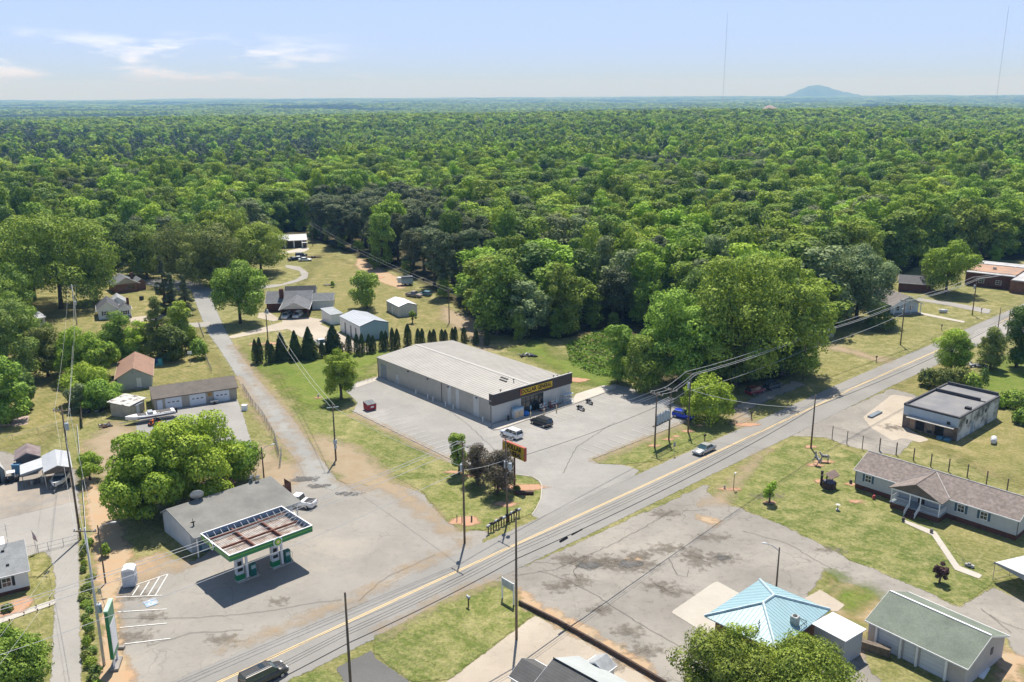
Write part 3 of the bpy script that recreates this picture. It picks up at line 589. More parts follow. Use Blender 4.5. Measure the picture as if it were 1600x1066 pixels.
# ---- close trees: unique crowns
def near_tree(base, top, width, mat, label, n=9000, leaf=.42, kind='broad', lobes=34, seed=None, b=.14, cat='tree', name='broadleaf_tree', group=None):
    loc, h, r = spec(base, top, width); s = seed or int(base[0]*3+base[1]); r *= 1.02; n = int(n*1.8); leaf = leaf*.86; b = b*.7
    if base[0] < 345 and 470 < base[1] < 660: r *= 1.16; b *= .5
    pr = tree_protos(kind, s, h, r*1.02, n, leaf, lobes, b, mat)
    return place(name, pr, loc, h, h, 1, label, cat, group)
near_tree((376, 505), (370, 406), 84, L_OAK, 'large round dark green shade tree beside the side road, in front of the hipped house', 12000, .55, lobes=60)
near_tree((409, 427), (410, 346), 88, L_OAK, 'broad green tree beside the curving grey drive, just left of the far garage', 11000, .65, lobes=50)
near_tree((574, 482), (574, 422), 51, L_OAK, 'lone green tree on the yellow field behind the blue metal building', 5000, .55, lobes=30)
near_tree((533, 624), (530, 546), 52, L_LIME, 'lone leafy oval tree on the grass behind the store parking lot, near the red dumpster', 8000, .34, lobes=44, b=.2)
near_tree((226, 812), (216, 676), 128, L_LIME, 'big bright green tree left of the fuel station roof, leftmost of the three crowded ones', 22000, .42, lobes=60, b=.05)
near_tree((305, 785), (308, 647), 150, L_LIME, 'tallest bright green tree behind the fuel station, centre of the three crowded ones', 24000, .42, lobes=62, b=.05)
near_tree((362, 752), (368, 688), 88, L_LIME, 'low bright green tree over bare dirt behind the fuel station, rightmost of three', 9000, .4, lobes=36, b=.1)
near_tree((140.6, 750), (150, 706), 52, L_LIME, 'small leaning bright green tree beside the left driveway pole line', 2600, .36, lobes=14, b=.35)
near_tree((717, 741), (717, 677), 31, L_OAK, 'slim young light green tree at the edge of the store lot beside the dark bushes', 4200, .26, 'tall', 34, b=.22)
near_tree((745, 757), (749, 690), 44, L_MYR, 'dark brownish crape myrtle next to the slim young tree, left of the pair', 7000, .22, 'tall', 46, b=.0, cat='crape myrtle', name='crape_myrtle')
near_tree((777, 772), (775, 703), 56, L_MYR, 'dark brownish crape myrtle right of its twin and just left of the yellow sign post', 8000, .22, 'tall', 50, b=.0, cat='crape myrtle', name='crape_myrtle')
near_tree((1202, 786), (1203, 752), 24, L_LIME, 'very small bright green tree in a mulch ring on the long house lawn', 1300, .22, lobes=16, b=.3)
near_tree((1468, 911), (1468, 880), 23, L_PURP, 'small purple-leaved tree between the lawn walk and the green-roofed garage', 1300, .22, lobes=16, b=.28)
near_tree((966, 598), (961, 506), 46, L_OAK, 'narrow green tree at the end of the store walk, left edge of the thicket', 8000, .4, 'tall', 44, b=.1)
near_tree((1004, 612), (1002, 525), 62, L_OAK, 'leafy green tree at the corner of the store parking lot, right of the narrow tree', 9000, .42, 'tall', 46, b=.04)
near_tree((1338, 500), (1336, 380), 104, L_GREY, 'big grey-green tree left of the small grey-roofed house', 14000, .6, lobes=56, b=.12)
near_tree((1308, 508), (1310, 465), 36, L_LIME, 'small bright green tree in front of the old overgrown shed', 2600, .5, lobes=18, b=.1)
near_tree((1478, 458), (1478, 374), 84, L_LIME, 'broad light green tree between the small grey-roofed house and the long brick building', 10000, .6, lobes=46, b=.1)
near_tree((76, 588), (73, 510), 68, L_OLIVE, 'dull olive round tree in the left yard, left of the two bright ones', 9000, .42, lobes=42, b=.12)
near_tree((128, 592), (132, 506), 60, L_LIME, 'bright green tree behind the white porch house, between the olive tree and the brown-roofed house', 8000, .42, lobes=36, b=.06)
near_tree((108, 570), (112, 522), 36, L_LIME, 'small bright green tree against the left pole line, next to the olive tree', 3500, .4, lobes=18, b=.06)
near_tree((187, 562), (183, 484), 52, L_OAK, 'green tree hiding the porch of the white gabled house', 7000, .42, lobes=36, b=.06)
near_tree((222, 560), (222, 500), 44, L_LIME, 'green leafy tree between the white gabled house and the tall cedar', 5000, .42, lobes=26, b=.06)
near_tree((250, 560), (246, 462), 54, L_OLIVE, 'tall dark open-crowned cedar behind the brown-roofed house', 8000, .36, 'pine', 60, b=.1, cat='cedar', name='cedar_tree')
near_tree((284, 548), (282, 470), 40, L_OAK, 'narrow green tree right of the tall cedar beside the side road', 5000, .42, 'tall', 30, b=.1)
near_tree((140, 626), (140, 566), 64, L_LIME, 'spreading pale green tree over the wooden fence beside the brown-roofed house', 8000, .36, lobes=36, b=.08)
near_tree((160, 640), (160, 592), 54, L_OAK, 'low leafy green tree against the wooden fence, left of the brown-roofed house', 6000, .36, lobes=30, b=.05)
near_tree((126, 640), (124, 598), 34, L_GREY, 'low pale shrubby tree at the corner of the wooden fence', 3000, .34, lobes=16, b=.05)
near_tree((96, 482), (100, 328), 150, L_OAK, 'very large dark green oak in the upper left yard behind the pole', 18000, .7, lobes=70, b=.14)
near_tree((14, 612), (5, 470), 84, L_DARK, 'tall dark green tree on the left edge of the frame beside the sloping yard', 12000, .5, lobes=50, b=.05)
near_tree((8, 660), (-6, 556), 76, L_OAK, 'dark green tree at the far left edge above the sheds, nearest of the left-edge trees', 9000, .45, lobes=40, b=.05)
near_tree((20, 520), (16, 408), 66, L_OAK, 'green tree left of the small white house at the left edge', 9000, .5, lobes=40, b=.06)
near_tree((258, 492), (258, 397), 32, L_PINE, 'tall slim dark pine behind the tall cedar, tallest of three pines', 4500, .5, 'pine', 46, b=.1, cat='pine', name='pine_tree')
near_tree((271, 490), (270, 425), 28, L_PINE, 'short dark pine right of the brick house, middle of three pines', 3500, .45, 'pine', 40, b=.12, cat='pine', name='pine_tree')
near_tree((291, 492), (290, 428), 28, L_PINE, 'short dark pine nearest the side road bend, rightmost of three pines', 3500, .45, 'pine', 40, b=.14, cat='pine', name='pine_tree')
near_tree((330, 448), (322, 348), 92, L_OLIVE, 'large olive-green tree beyond the upper bend of the side road', 12000, .65, lobes=54, b=.08)
near_tree((205, 432), (203, 345), 78, L_DARK, 'dark tree mass behind the roof of the brick house', 9000, .7, lobes=44, b=.06)
near_tree((25, 1120), (18, 985), 130, L_OAK, 'dense green tree cut off by the bottom left corner of the frame', 22000, .26, lobes=70, b=.03)
near_tree((1130, 1100), (1120, 998), 150, L_OAK, 'leafy green tree in front of the blue metal roof, left of the bottom pair', 20000, .26, lobes=60, b=.04)
near_tree((1240, 1120), (1238, 1004), 190, L_OAK, 'wide leafy green tree at the bottom edge right of the blue metal roof corner', 26000, .26, lobes=80, b=.04)
near_tree((1152, 1085), (1163, 980), 66, L_OAK, 'leafy tree top poking up against the eave of the blue metal roof', 6500, .25, 'tall', 36, b=.04)
near_tree((1485, 580), (1488, 512), 52, L_LIME, 'vine-smothered bright green tree stump beside the main road', 9000, .3, 'tall', 40, b=.02)
near_tree((1503, 584), (1508, 526), 30, L_LIME, 'narrow vine-covered trunk right of the vine-smothered stump', 3500, .3, 'tall', 26, b=.02)
near_tree((1547, 576), (1548, 510), 42, L_OLIVE, 'olive-green tree at the right edge left of the dark evergreen', 6000, .36, lobes=36, b=.04)
near_tree((1588, 574), (1590, 478), 50, L_DARK, 'dark evergreen tree at the right edge beside the far driveway', 9000, .36, 'tall', 50, b=.04)
near_tree((645, 505), (645, 484), 13, L_OAK, 'tiny tree in the field in front of the white metal shed', 700, .3, lobes=9, b=.3)
near_tree((590, 452), (519-0, 437), 6, L_OAK, 'x', 10, .3, lobes=3) if False else None
for (b_, t_, w_, m_, l_) in [((1062, 600), (1058, 452), 128, L_OAK, 'left dome of the huge rounded tree mass behind the blue car'), ((1148, 602), (1150, 398), 150, L_OAK, 'tallest central dome of the huge rounded tree mass beside the main road'), ((1222, 586), (1222, 402), 132, L_OAK, 'right dome of the huge rounded tree mass, next to the old shed'),
        ((1100, 560), (1098, 412), 120, L_DARK, 'dark dome at the back of the huge rounded tree mass'), ((1180, 560), (1190, 388), 130, L_OAK, 'high rear dome of the huge rounded tree mass')]:
    near_tree(b_, t_, w_, m_, l_, 15000, .62, lobes=80, b=.01)
for (b_, t_, w_, m_, l_) in [((1085, 598), (1085, 530), 84, L_DARK, 'dark low tree right behind the drooping green mound tree'), ((1146, 594), (1146, 525), 88, L_DARK, 'dark low tree behind the shaded parked cars, left of its pair'), ((1206, 584), (1206, 515), 84, L_DARK, 'dark low tree behind the shaded parked cars, right of its pair'), ((1246, 560), (1246, 492), 56, L_OAK, 'low leafy tree touching the left wall of the old shed')]:
    near_tree(b_, t_, w_, m_, l_, 6000, .55, lobes=46, b=.0)
for (b_, t_, w_, m_, l_) in [((30, 560), (28, 455), 60, L_OAK, 'dark leafy tree left of the small white cottage, behind the olive tree'), ((-8, 540), (-10, 420), 90, L_OAK, 'tall green tree at the left edge beyond the small white cottage'), ((38, 640), (34, 575), 34, L_DARK, 'small dark tree standing below the left-edge trees near the pink slab'),
        ((55, 470), (50, 360), 90, L_OAK, 'big green tree far left, left of the very large oak'), ((150, 470), (160, 385), 60, L_LIME, 'bright green tree right of the very large oak, behind the white gabled house'), ((230, 436), (232, 350), 76, L_OAK, 'green tree behind the three slim pines'), ((285, 440), (282, 342), 88, L_OLIVE, 'broad olive-green tree behind the upper bend of the side road, left one'), ((360, 420), (352, 318), 84, L_OAK, 'tall green tree between the olive trees and the far garage'),
        ((208, 560), (206, 520), 36, L_OAK, 'low green tree directly behind the brown roof ridge'), ((268, 562), (268, 505), 44, L_DARK, 'dark bushy tree right of the tall cedar and behind the tan garage'), ((160, 590), (164, 530), 46, L_LIME, 'bright green tree touching the left side of the brown roof')]:
    near_tree(b_, t_, w_, m_, l_, 6500, .5, lobes=44, b=.08)
# weeping mound, shrubs
def mound(base, top, width, mat, label, n=3000, leaf=.3, kind='weep', cat='bush', name='bush', group=None):
    loc, h, r = spec(base, top, width); h = max(h, .7)
    pr = tree_protos(kind, int(base[0]*7+base[1]), h, r, n, leaf, 12, .02, mat, trunk=False)
    return place(name, (pr[0], None), loc, h, h, 1, label, cat, group, partname='foliage')
mound((1106, 657), (1104, 592), 75, L_LIME, 'large drooping bright green mound tree beside the blue car', 12000, .3, name='weeping_tree', cat='tree')
for i, (b, t, w, m_, l) in enumerate([((1450, 603), 577, 30, L_OLIVE, 'brownish bush beside the road left of the flat-roofed building, leftmost bush'), ((1474, 610), 577, 34, L_OLIVE, 'rounded dull green bush behind the rear corner of the flat-roofed building'), ((1496, 606), 575, 34, L_OLIVE, 'rounded olive bush just below the vine-smothered stump'), ((1518, 612), 584, 26, L_OAK, 'low green bush behind the flat roof near the log pile'), ((1535, 612), 573, 15, L_DARK, 'narrow dark upright bush by the rear corner of the flat-roofed building'),
        ((1585, 634), 612, 44, L_OAK, 'big leafy bush in the grass right of the flat-roofed building'), ((1598, 662), 640, 30, L_OAK, 'leafy bush at the right edge below the bigger bush'), ((1560, 636), 620, 22, L_LIME, 'small bright bush right of the flat-roofed building'),
        ((165, 870), 850, 14, L_LIME, 'small green bush beside the street lamp post'), ((1371, 490), 473, 30, L_DARK, 'dark bush at the left wall of the small grey-roofed house'), ((1375, 515), 488, 44, L_DARK, 'low dark bush mass in front of the small grey-roofed house'),
        ((74, 519), 504, 18, L_OAK, 'round green bush at the corner of the small white house at left'), ((520, 449), 439, 6, L_OAK, 'tiny shrub alone in the yellow field'),
        ((12, 955), 944, 16, L_OLIVE, 'small round shrub in the red mulch bed of the white house'), ((312, 560), 530, 26, L_OAK, 'shrub clump by the side road beside the fenced lawn'), ((300, 548), 520, 26, L_LIME, 'pale shrub left of the clump by the side road'), ((808, 768), 759, 10, L_OLIVE, 'low shrub under the yellow sign')]):
    mound(b, (b[0], t), w, m_, l, 2600 if w > 20 else 900, .3 if w > 20 else .2)
# hedge plants along the left driveway (countable clumps)
rng2 = random.Random(5)
SHR = [tree_protos('weep', 300+i, 1.4, .9, 700, .2, 10, .02, m_, trunk=False)[0] for i, m_ in enumerate([L_OAK, L_DARK, L_OLIVE])]
for i in range(22):
    y = 852+i*10.5; x = 131+rng2.uniform(-4, 3)+(y-850)*.045+rng2.choice((0, 7))
    place('shrub', (SHR[i % 3], None), G(x, y), rng2.uniform(.5, 1.3), 1.4, rng2.uniform(.4, .8), 'scruffy green shrub in the narrow strip between the left driveway and the fuel station', 'shrub', 'shrubs between the left driveway and the fuel station', partname='foliage')
# arborvitae columns
ARB = [tree_protos('column', 50+i, 5.0, .95, 2600, .2, mat=L_CED) for i in range(4)]
arb = [(400, 567, 530, 12), (407, 567, 527, 12), (420.5, 567, 531, 13), (426, 567, 537, 12), (504, 558, 533, 12), (545, 552, 523, 13), (558, 554, 521, 11), (566, 554, 521, 11), (577, 551, 522, 11), (583.5, 551, 524, 11), (597.5, 547, 517, 12), (603.5, 547, 517, 10), (613.5, 545, 512, 11), (621, 545, 513.5, 11), (637.5, 541, 506, 14), (653.5, 540, 513, 11), (660, 540, 513, 10), (672, 537, 516, 9), (678, 537, 514, 10), (690.5, 535, 514, 9), (696, 535, 515, 9), (707, 533, 512, 9), (711.5, 533, 510, 9), (725, 536, 511, 11), (744, 538, 514, 10), (760.5, 540, 514, 10)]
for i, (x, y, t, w) in enumerate(arb):
    loc, h, r = spec((x, y), (x, t), w)
    place('arborvitae', ARB[i % 4], loc, h, 5.0, r/.95, 'narrow dark green columnar arborvitae in the clipped row behind the store', 'arborvitae', 'columnar arborvitae in the row behind the store')
for (x, y, t, w, l) in [(440.5, 563, 520, 24, 'leftmost cone-shaped dark cypress of the row beyond the side road lawn'), (462, 562, 519, 22, 'second cone-shaped dark cypress of the row, between the leftmost and the broad one'), (483.5, 561, 511, 29, 'broad cone-shaped cypress in the middle of the row, left of the white truck'), (521, 550, 506, 33, 'tallest cone-shaped cypress of the row, right of the white truck')]:
    loc, h, r = spec((x, y), (x, t), w); pr = tree_protos('cone', int(x), h*random.uniform(.95, 1.05), r*1.12, 6500, .36, mat=L_CED)
    place('cypress_tree', pr, loc, h, h, 1, l, 'cypress', 'cone-shaped cypresses beyond the side road lawn')
# ---- the woods
PB = [tree_protos('broad' if i % 3 else 'tall', 100+i, 20, 6.4 if i % 3 else 5.4, 6000, .70, 40, .03, [L_OAK, L_LIME, L_OAK, L_DARK, L_LIME, L_GREY, L_OAK][i]) for i in range(7)]
PP = [tree_protos('tall', 140+i, 20, 4.3, 4200, .6, 34, .3, L_PINE) for i in range(2)]
rg = random.Random(11)
pin_px = [(600, 312, 120, 34), (640, 345, 120, 36), (150, 232, 210, 16), (330, 215, 190, 13), (420, 235, 120, 16), (20, 205, 120, 14), (1090, 243, 150, 8), (1010, 238, 60, 5), (790, 192, 80, 4), (560, 330, 60, 40), (110, 285, 80, 10), (1240, 320, 20, 10)]
def is_pine(px, py, x, y):
    py = 150+(py-150)*.68
    for a, b, c, d in pin_px:
        if ((px-a)/c)**2+((py-b)/d)**2 < 1+.5*mnoise.noise(Vector((x/40, y/40, 2))): return rg.random() < .88
    return rg.random() < .07+.25*max(0, mnoise.noise(Vector((x/260, y/260, 7)))-.12)
cand = []
def sample(r0, r1, sp, half=R(36)):
    N = int(half*(r1*r1-r0*r0)/sp**2)
    for _ in range(N):
        r = math.sqrt(rg.uniform(r0*r0, r1*r1)); a = rg.uniform(-half, half); yield r*math.sin(a), r*math.cos(a), r
# jittered grid in the near zone so crowns touch without clumping
sp = 9.0; ny = int(640/sp)
for j in range(int(150/sp), ny):
    for i in range(int(-440/sp), int(440/sp)):
        x = i*sp+rg.uniform(-3, 3)+(sp/2 if j % 2 else 0); y = j*sp+rg.uniform(-3, 3)
        if rg.random() < .04: continue
        if abs(math.atan2(x, y)) > R(36) or math.hypot(x, y) > 640: continue
        px, py = PX((x, y, 0))
        yb = np.interp(px, YB[:, 0], YB[:, 1])
        if py > yb-1.5: continue
        edge = yb-py
        cand.append((math.hypot(x, y), x, y, px, py, edge))
cand.sort()
EX = [(457, 384, 34), (1415, 442, 52), (1555, 430, 62)]
cand = [c for c in cand if not any(abs(c[3]-a) < w and b-22 < c[4] < b+14 for a, b, w in EX)]
cand = [c for c in cand if not (1005 < c[3] < 1262 and c[4] > 515)]
vis = [c for c in cand if -45 < c[3] < 1645]
def hval(x, y, edge):
    t = .5+.5*mnoise.noise(Vector((x/55, y/55, .3)))*1.6
    return 15+t*8+rg.uniform(-3.5, 4.5)
nindiv = 298
def wood_label(px, py, k):
    q = ['mid-green', 'bright lime-green', 'mid-green', 'dark green', 'bright lime-green', 'pale grey-green', 'mid-green'][k]; s = 'narrow ' if k in (0, 3, 6) else 'broad '
    z = 'in the woods behind the left houses' if px < 430 else 'at the wood edge along the yellow field' if px < 745 else 'in the tall woods right behind the store' if px < 965 else 'in the big thicket beside the main road' if px < 1262 and py > 470 else 'in the woods behind the big roadside thicket' if px < 1300 else 'in the woods behind the small houses at right'
    return s+q+' tree '+z
ind = vis[:nindiv]; rest = set(id(c) for c in ind)
for c in ind:
    d, x, y, px, py, edge = c
    if is_pine(px, py, x, y):
        h = rg.uniform(16, 21); place('pine_tree', PP[rg.randrange(2)], (x, y, 0), h, 20, rg.uniform(.85, 1.15), 'grey-green rounded pine '+wood_label(px, py, 0).split(' tree ')[1], 'pine', 'trees in the front rows of the woods', rz=rg.uniform(0, 6.28))
    else:
        h = hval(x, y, edge)*(1.05 if 960 < px < 1260 and py > 470 else 1.0)
        k = rg.choices(range(7), [3, 2.2, 3, 2.2, 2.2, 1, 3])[0]
        place('forest_tree', PB[k], (x, y, 0), h, 20, rg.choice((.85, 1.0, 1.15, 1.4, 1.6))*rg.uniform(.9, 1.1), wood_label(px, py, k), 'tree', 'trees in the front rows of the woods', rz=rg.uniform(0, 6.28))
# everything further back: ONE scattered object
pc = bpy.data.collections.new('wood_source')
def src(nm, me):
    o = bpy.data.objects.new(nm, me); pc.objects.link(o); return o
SRC = []
def mergemesh(cr, tr):
    if tr is None: return cr
    bm = bmesh.new(); bm.from_mesh(cr); n0 = len(bm.faces); bm.from_mesh(tr); bm.faces.ensure_lookup_table()
    for f in bm.faces[n0:]: f.material_index = 1
    me = bpy.data.meshes.new('tree_src'); bm.to_mesh(me); bm.free(); me.materials.append(cr.materials[0]); me.materials.append(BARK); return me
for i, (c, t) in enumerate(PB): src('s%02d' % i, mergemesh(c, t))
for i, (c, t) in enumerate(PP): src('s%02d' % (7+i), mergemesh(c, t))
FARM = [L_OAK, L_LIME, L_DARK, L_LIME, L_GREY]
for i in range(5): src('s%02d' % (9+i), tree_protos('broad', 170+i, 20, 6.4, 700, 1.9, 20, .1, FARM[i], trunk=False)[0])
for i in range(2): src('s%02d' % (14+i), tree_protos('pine', 180+i, 20, 4.6, 620, 1.5, 30, .2, L_PINE, trunk=False)[0])
pts = []; 
for c in cand:
    if id(c) in rest: continue
    d, x, y, px, py, edge = c
    pin = is_pine(px, py, x, y); h = rg.uniform(15, 20) if pin else hval(x, y, edge)
    k = (7+rg.randrange(2)) if pin else rg.choices(range(7), [3, 2.2, 3, 2, 2.4, 1, 3])[0]
    pts.append((x, y, hT(x, y), rg.choice((.85, 1, 1.15, 1.35, 1.55))*rg.uniform(.9, 1.1), h/20*rg.uniform(.9, 1.12), k))
for c in cand:
    if c[5] < 16 and rg.random() < .9: pts.append((c[1]+rg.uniform(-4, 4), c[2]-rg.uniform(1, 5), 0, rg.uniform(.3, .5), rg.uniform(.2, .42), rg.choices(range(7), [2, 3, 2, 2, 3, 1, 2])[0]))
for r0, r1, sp, ws in ((640, 1500, 8.0, 1.0), (1500, 3200, 12.5, 1.5), (3200, 7500, 27, 3.1), (7500, 27000, 90, 9.5)):
    for x, y, r in sample(r0, r1, sp, R(35)):
        z = hT(x, y); px, py = PX((x, y, z))
        pin = is_pine(px, py, x, y) if r < 3200 else (mnoise.noise(Vector((x/900, y/900, 4))) > .25)
        tone = mnoise.noise(Vector((x/180, y/180, 8)))
        wts = [3, 2.5+5*max(0, tone), 2+5*max(0, -tone), 2.5, .8]
        k = (14+rg.randrange(2)) if pin else 9+rg.choices(range(5), wts)[0]
        h = (rg.uniform(13, 24) if not pin else rg.uniform(14, 18))
        hs = h/20*(1 if r < 7500 else .9)
        pts.append((x, y, z-(0 if r < 3200 else 3), ws*rg.uniform(.8, 1.25)*(1.25 if pin and r > 1500 else 1), hs, k))
pts = np.array(pts); print('forest instances', len(pts))
me = bpy.data.meshes.new('forest'); me.vertices.add(len(pts)); me.vertices.foreach_set('co', pts[:, :3].astype(np.float32).ravel())
sc3 = np.stack([pts[:, 3], pts[:, 3], pts[:, 4]], 1).astype(np.float32)
a = me.attributes.new('scl', 'FLOAT_VECTOR', 'POINT'); a.data.foreach_set('vector', sc3.ravel())
a = me.attributes.new('rot', 'FLOAT_VECTOR', 'POINT'); a.data.foreach_set('vector', np.stack([0*pts[:, 0], 0*pts[:, 0], RNG.uniform(0, 6.28, len(pts))], 1).astype(np.float32).ravel())
a = me.attributes.new('idx', 'INT', 'POINT'); a.data.foreach_set('value', pts[:, 5].astype(np.int32))
fo = bpy.data.objects.new('forest', me); COL.objects.link(fo); tag(fo, 'dense green woodland stretching back to the horizon behind the front rows', 'forest', kind='stuff')
ng = bpy.data.node_groups.new('scatter', 'GeometryNodeTree')
ng.interface.new_socket('Geometry', in_out='INPUT', socket_type='NodeSocketGeometry'); ng.interface.new_socket('Geometry', in_out='OUTPUT', socket_type='NodeSocketGeometry')
gi = ng.nodes.new('NodeGroupInput'); go = ng.nodes.new('NodeGroupOutput'); io = ng.nodes.new('GeometryNodeInstanceOnPoints'); ci = ng.nodes.new('GeometryNodeCollectionInfo')
ci.inputs['Collection'].default_value = pc; ci.inputs['Separate Children'].default_value = True; ci.inputs['Reset Children'].default_value = True
def na(nm, ty):
    n = ng.nodes.new('GeometryNodeInputNamedAttribute'); n.data_type = ty; n.inputs[0].default_value = nm; return n.outputs[0]
ng.links.new(gi.outputs[0], io.inputs['Points']); ng.links.new(ci.outputs[0], io.inputs['Instance']); io.inputs['Pick Instance'].default_value = True
ng.links.new(na('idx', 'INT'), io.inputs['Instance Index']); ng.links.new(na('scl', 'FLOAT_VECTOR'), io.inputs['Scale'])
er = ng.nodes.new('FunctionNodeEulerToRotation'); ng.links.new(na('rot', 'FLOAT_VECTOR'), er.inputs[0]); ng.links.new(er.outputs[0], io.inputs['Rotation'])
ng.links.new(io.outputs[0], go.inputs[0])
md = fo.modifiers.new('scatter', 'NODES'); md.node_group = ng
# bright kudzu patch behind the store: ground cover nobody could count
W = np.array([tuple(G(*q))[:2] for q in [(885, 545), (925, 524), (965, 512), (985, 525), (968, 580), (945, 588), (905, 572)]]); kx = []
x0, y0 = W.min(0); x1, y1 = W.max(0); g_ = np.random.default_rng(3)
X = g_.uniform(x0, x1, 9000); Y = g_.uniform(y0, y1, 9000); D = polyd(W, X, Y); kk = D > -.8+g_.normal(size=9000)*.6
X, Y = X[kk], Y[kk]; hz = .35+.45*np.sin(X*.7)*np.cos(Y*.6)+.3*np.sin(X*2.1+Y*1.7)
c = np.stack([X, Y, np.maximum(.1, hz)*g_.uniform(.5, 1, len(X))], 1); nn = g_.normal(size=c.shape)*.5+np.array([0, 0, 1])
ko = bpy.data.objects.new('ground_vines', leafmesh('ground_vines', quads(c, nn, g_.uniform(.3, .8, len(X)), g_), leaf_mat('leaf_vine', (.17, .27, .025), (.11, .19, .02), tip=(.24, .34, .04)))); COL.objects.link(ko)
tag(ko, 'bright green vines covering the ground behind the store', 'ground cover', kind='stuff')
# distant hill, cleared ground and its haze-blue ridge are plain terrain
def hill(name, px, dist, width, rise, mat, ex=1.0, depth=.5):
    d = G(px, 200)-Vector((0, 0, 0)); d.z = 0; d.normalize(); c = d*dist; s = Vector((d.y, -d.x, 0)); b = MB(); n, m = 48, 12
    for j in range(m+1):
        for i in range(n+1):
            u = i/n*2-1; v = j/m*2-1
            h = math.exp(-(u*2.3)**2)*.86+.22*math.exp(-((u-.62)*3.4)**2)+.02*math.sin(u*37); h = max(0, h-.06)*max(0, 1-v*v)
            p = c+s*(u*width)+d*(v*width*depth); b.v.append((p.x, p.y, hT(p.x, p.y)*0-5+h*rise))
    for j in range(m):
        for i in range(n): b.f.append((j*(n+1)+i, j*(n+1)+i+1, (j+1)*(n+1)+i+1, (j+1)*(n+1)+i))
    return tag(b.build(name, mat, smooth=True), kind='structure')
HM = M('far_woodland', (.05, .085, .03), .95, .4, .004)
hill('hill', 1270, 19000, 1080, 300, HM)
cg = hill('cleared_ground', 1200, 3900, 62, 26, M('bare_earth', (.42, .31, .25), .95, .25, .02), depth=.6); cg.location.z = 3
# haze
HZ = True
if HZ:
    hb = MB().box(-30500, -30500, -65, 30500, 30500, 520); hm, t = nt('haze'); MATS['haze'] = hm
    ho = nd(t, 'ShaderNodeOutputMaterial'); pv = nd(t, 'ShaderNodeVolumePrincipled'); pv.inputs['Color'].default_value = (.24, .56, 1, 1); pv.inputs['Absorption Color'].default_value = (1, 1, 1, 1); pv.inputs['Density'].default_value = 1.15e-4; pv.inputs['Anisotropy'].default_value = .0
    t.links.new(pv.outputs[0], ho.inputs['Volume']); tag(hb.build('haze', hm), 'pale blue haze over the far woodland', 'haze', kind='stuff')
# ------------------------------------------------------------------ buildings
WHITE = M('white_paint_wall', (.74, .75, .76), .6, .06, 1.5); TRIM = M('white_trim', (.80, .81, .82), .5, .05, 2)
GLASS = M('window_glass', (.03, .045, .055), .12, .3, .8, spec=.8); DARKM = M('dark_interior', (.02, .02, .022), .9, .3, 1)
STEEL = M('galvanised_steel', (.45, .47, .49), .35, .12, 2, metal=.6); BLACK = M('black_plastic', (.025, .025, .027), .5, .2, 2)
WOODP = M('weathered_wood', (.20, .165, .13), .9, .25, 2.5); WOODD = M('dark_wood', (.10, .06, .045), .85, .25, 2)
BRICK = M('red_brick', (.27, .135, .085), .9, .2, 1.2, fine=(9, .4), stripe=(2, .22, .3)); BRICKD = M('dark_red_brick', (.17, .075, .055), .9, .2, 1.2, fine=(9, .4), stripe=(2, .22, .3))
CONCB = M('foundation_block', (.30, .28, .26), .9, .15, 1)
SIDW = M('white_siding', (.72, .74, .77), .6, .05, 1, stripe=(2, .22, .18)); SIDB = M('bluegrey_siding', (.50, .53, .54), .65, .06, 1, stripe=(2, .22, .18))
def side_frame(side, L, W):
    if side == 'S': return lambda u, d, z: (u, -d, z)
    if side == 'N': return lambda u, d, z: (u, W+d, z)
    if side == 'W': return lambda u, d, z: (-d, u, z)
    return lambda u, d, z: (L+d, u, z)
def wbox(mb, fr, u0, u1, z0, z1, d0, d1):
    a = fr(u0, d0, z0); b = fr(u1, d1, z1); return mb.box(*a, *b)
def window(root, fr, u, z, w, h, shut=None, mull=True, frame=TRIM, proud=.05):
    b = MB(); t = .08
    wbox(b, fr, u, u+w, z+h-t, z+h, 0.003, proud); wbox(b, fr, u, u+w, z, z+t, 0.003, proud+.03); wbox(b, fr, u, u+t, z+t, z+h-t, 0.003, proud); wbox(b, fr, u+w-t, u+w, z+t, z+h-t, 0.003, proud)
    if mull: wbox(b, fr, u+t, u+w-t, z+h*.5-.03, z+h*.5+.03, .008, proud-.01); wbox(b, fr, u+w/2-.02, u+w/2+.02, z+t, z+h*.5-.03, .008, proud-.015); wbox(b, fr, u+w/2-.02, u+w/2+.02, z+h*.5+.03, z+h-t, .008, proud-.015)
    f = b.build('window', frame, root); p = MB(); wbox(p, fr, u+t, u+w-t, z+t, z+h-t, .002, .02); p.build('pane', GLASS, f)
    if shut:
        for a in (u-.36, u+w+.04):
            s = MB(); wbox(s, fr, a, a+.32, z-.02, z+h+.02, .003, .04)
            for k in range(int(h/.16)): wbox(s, fr, a+.05, a+.27, z+.08+k*.16, z+.12+k*.16, .042, .052)
            s.build('shutter', shut, root)
    return f
def door(root, fr, u, z, w, h, mat, panels=0, lights=False, nm='door', handle=True):
    b = MB(); wbox(b, fr, u, u+w, z, z+h, .003, .05)
    for k in range(panels): wbox(b, fr, u+.08, u+w-.08, z+h*k/panels+.04, z+h*(k+1)/panels-.03, .052, .065)
    d = b.build(nm, mat, root)
    if lights:
        for k in range(3): p = MB(); wbox(p, fr, u+w*(.14+.27*k), u+w*(.14+.27*k)+w*.16, z+h*.56, z+h*.65, .067, .075); p.build('pane', GLASS, d)
    if handle and w < 1.6: hb_ = MB(); wbox(hb_, fr, u+w-.16, u+w-.1, z+h*.45, z+h*.48, .052, .11); hb_.build('handle', STEEL, d)
    return d
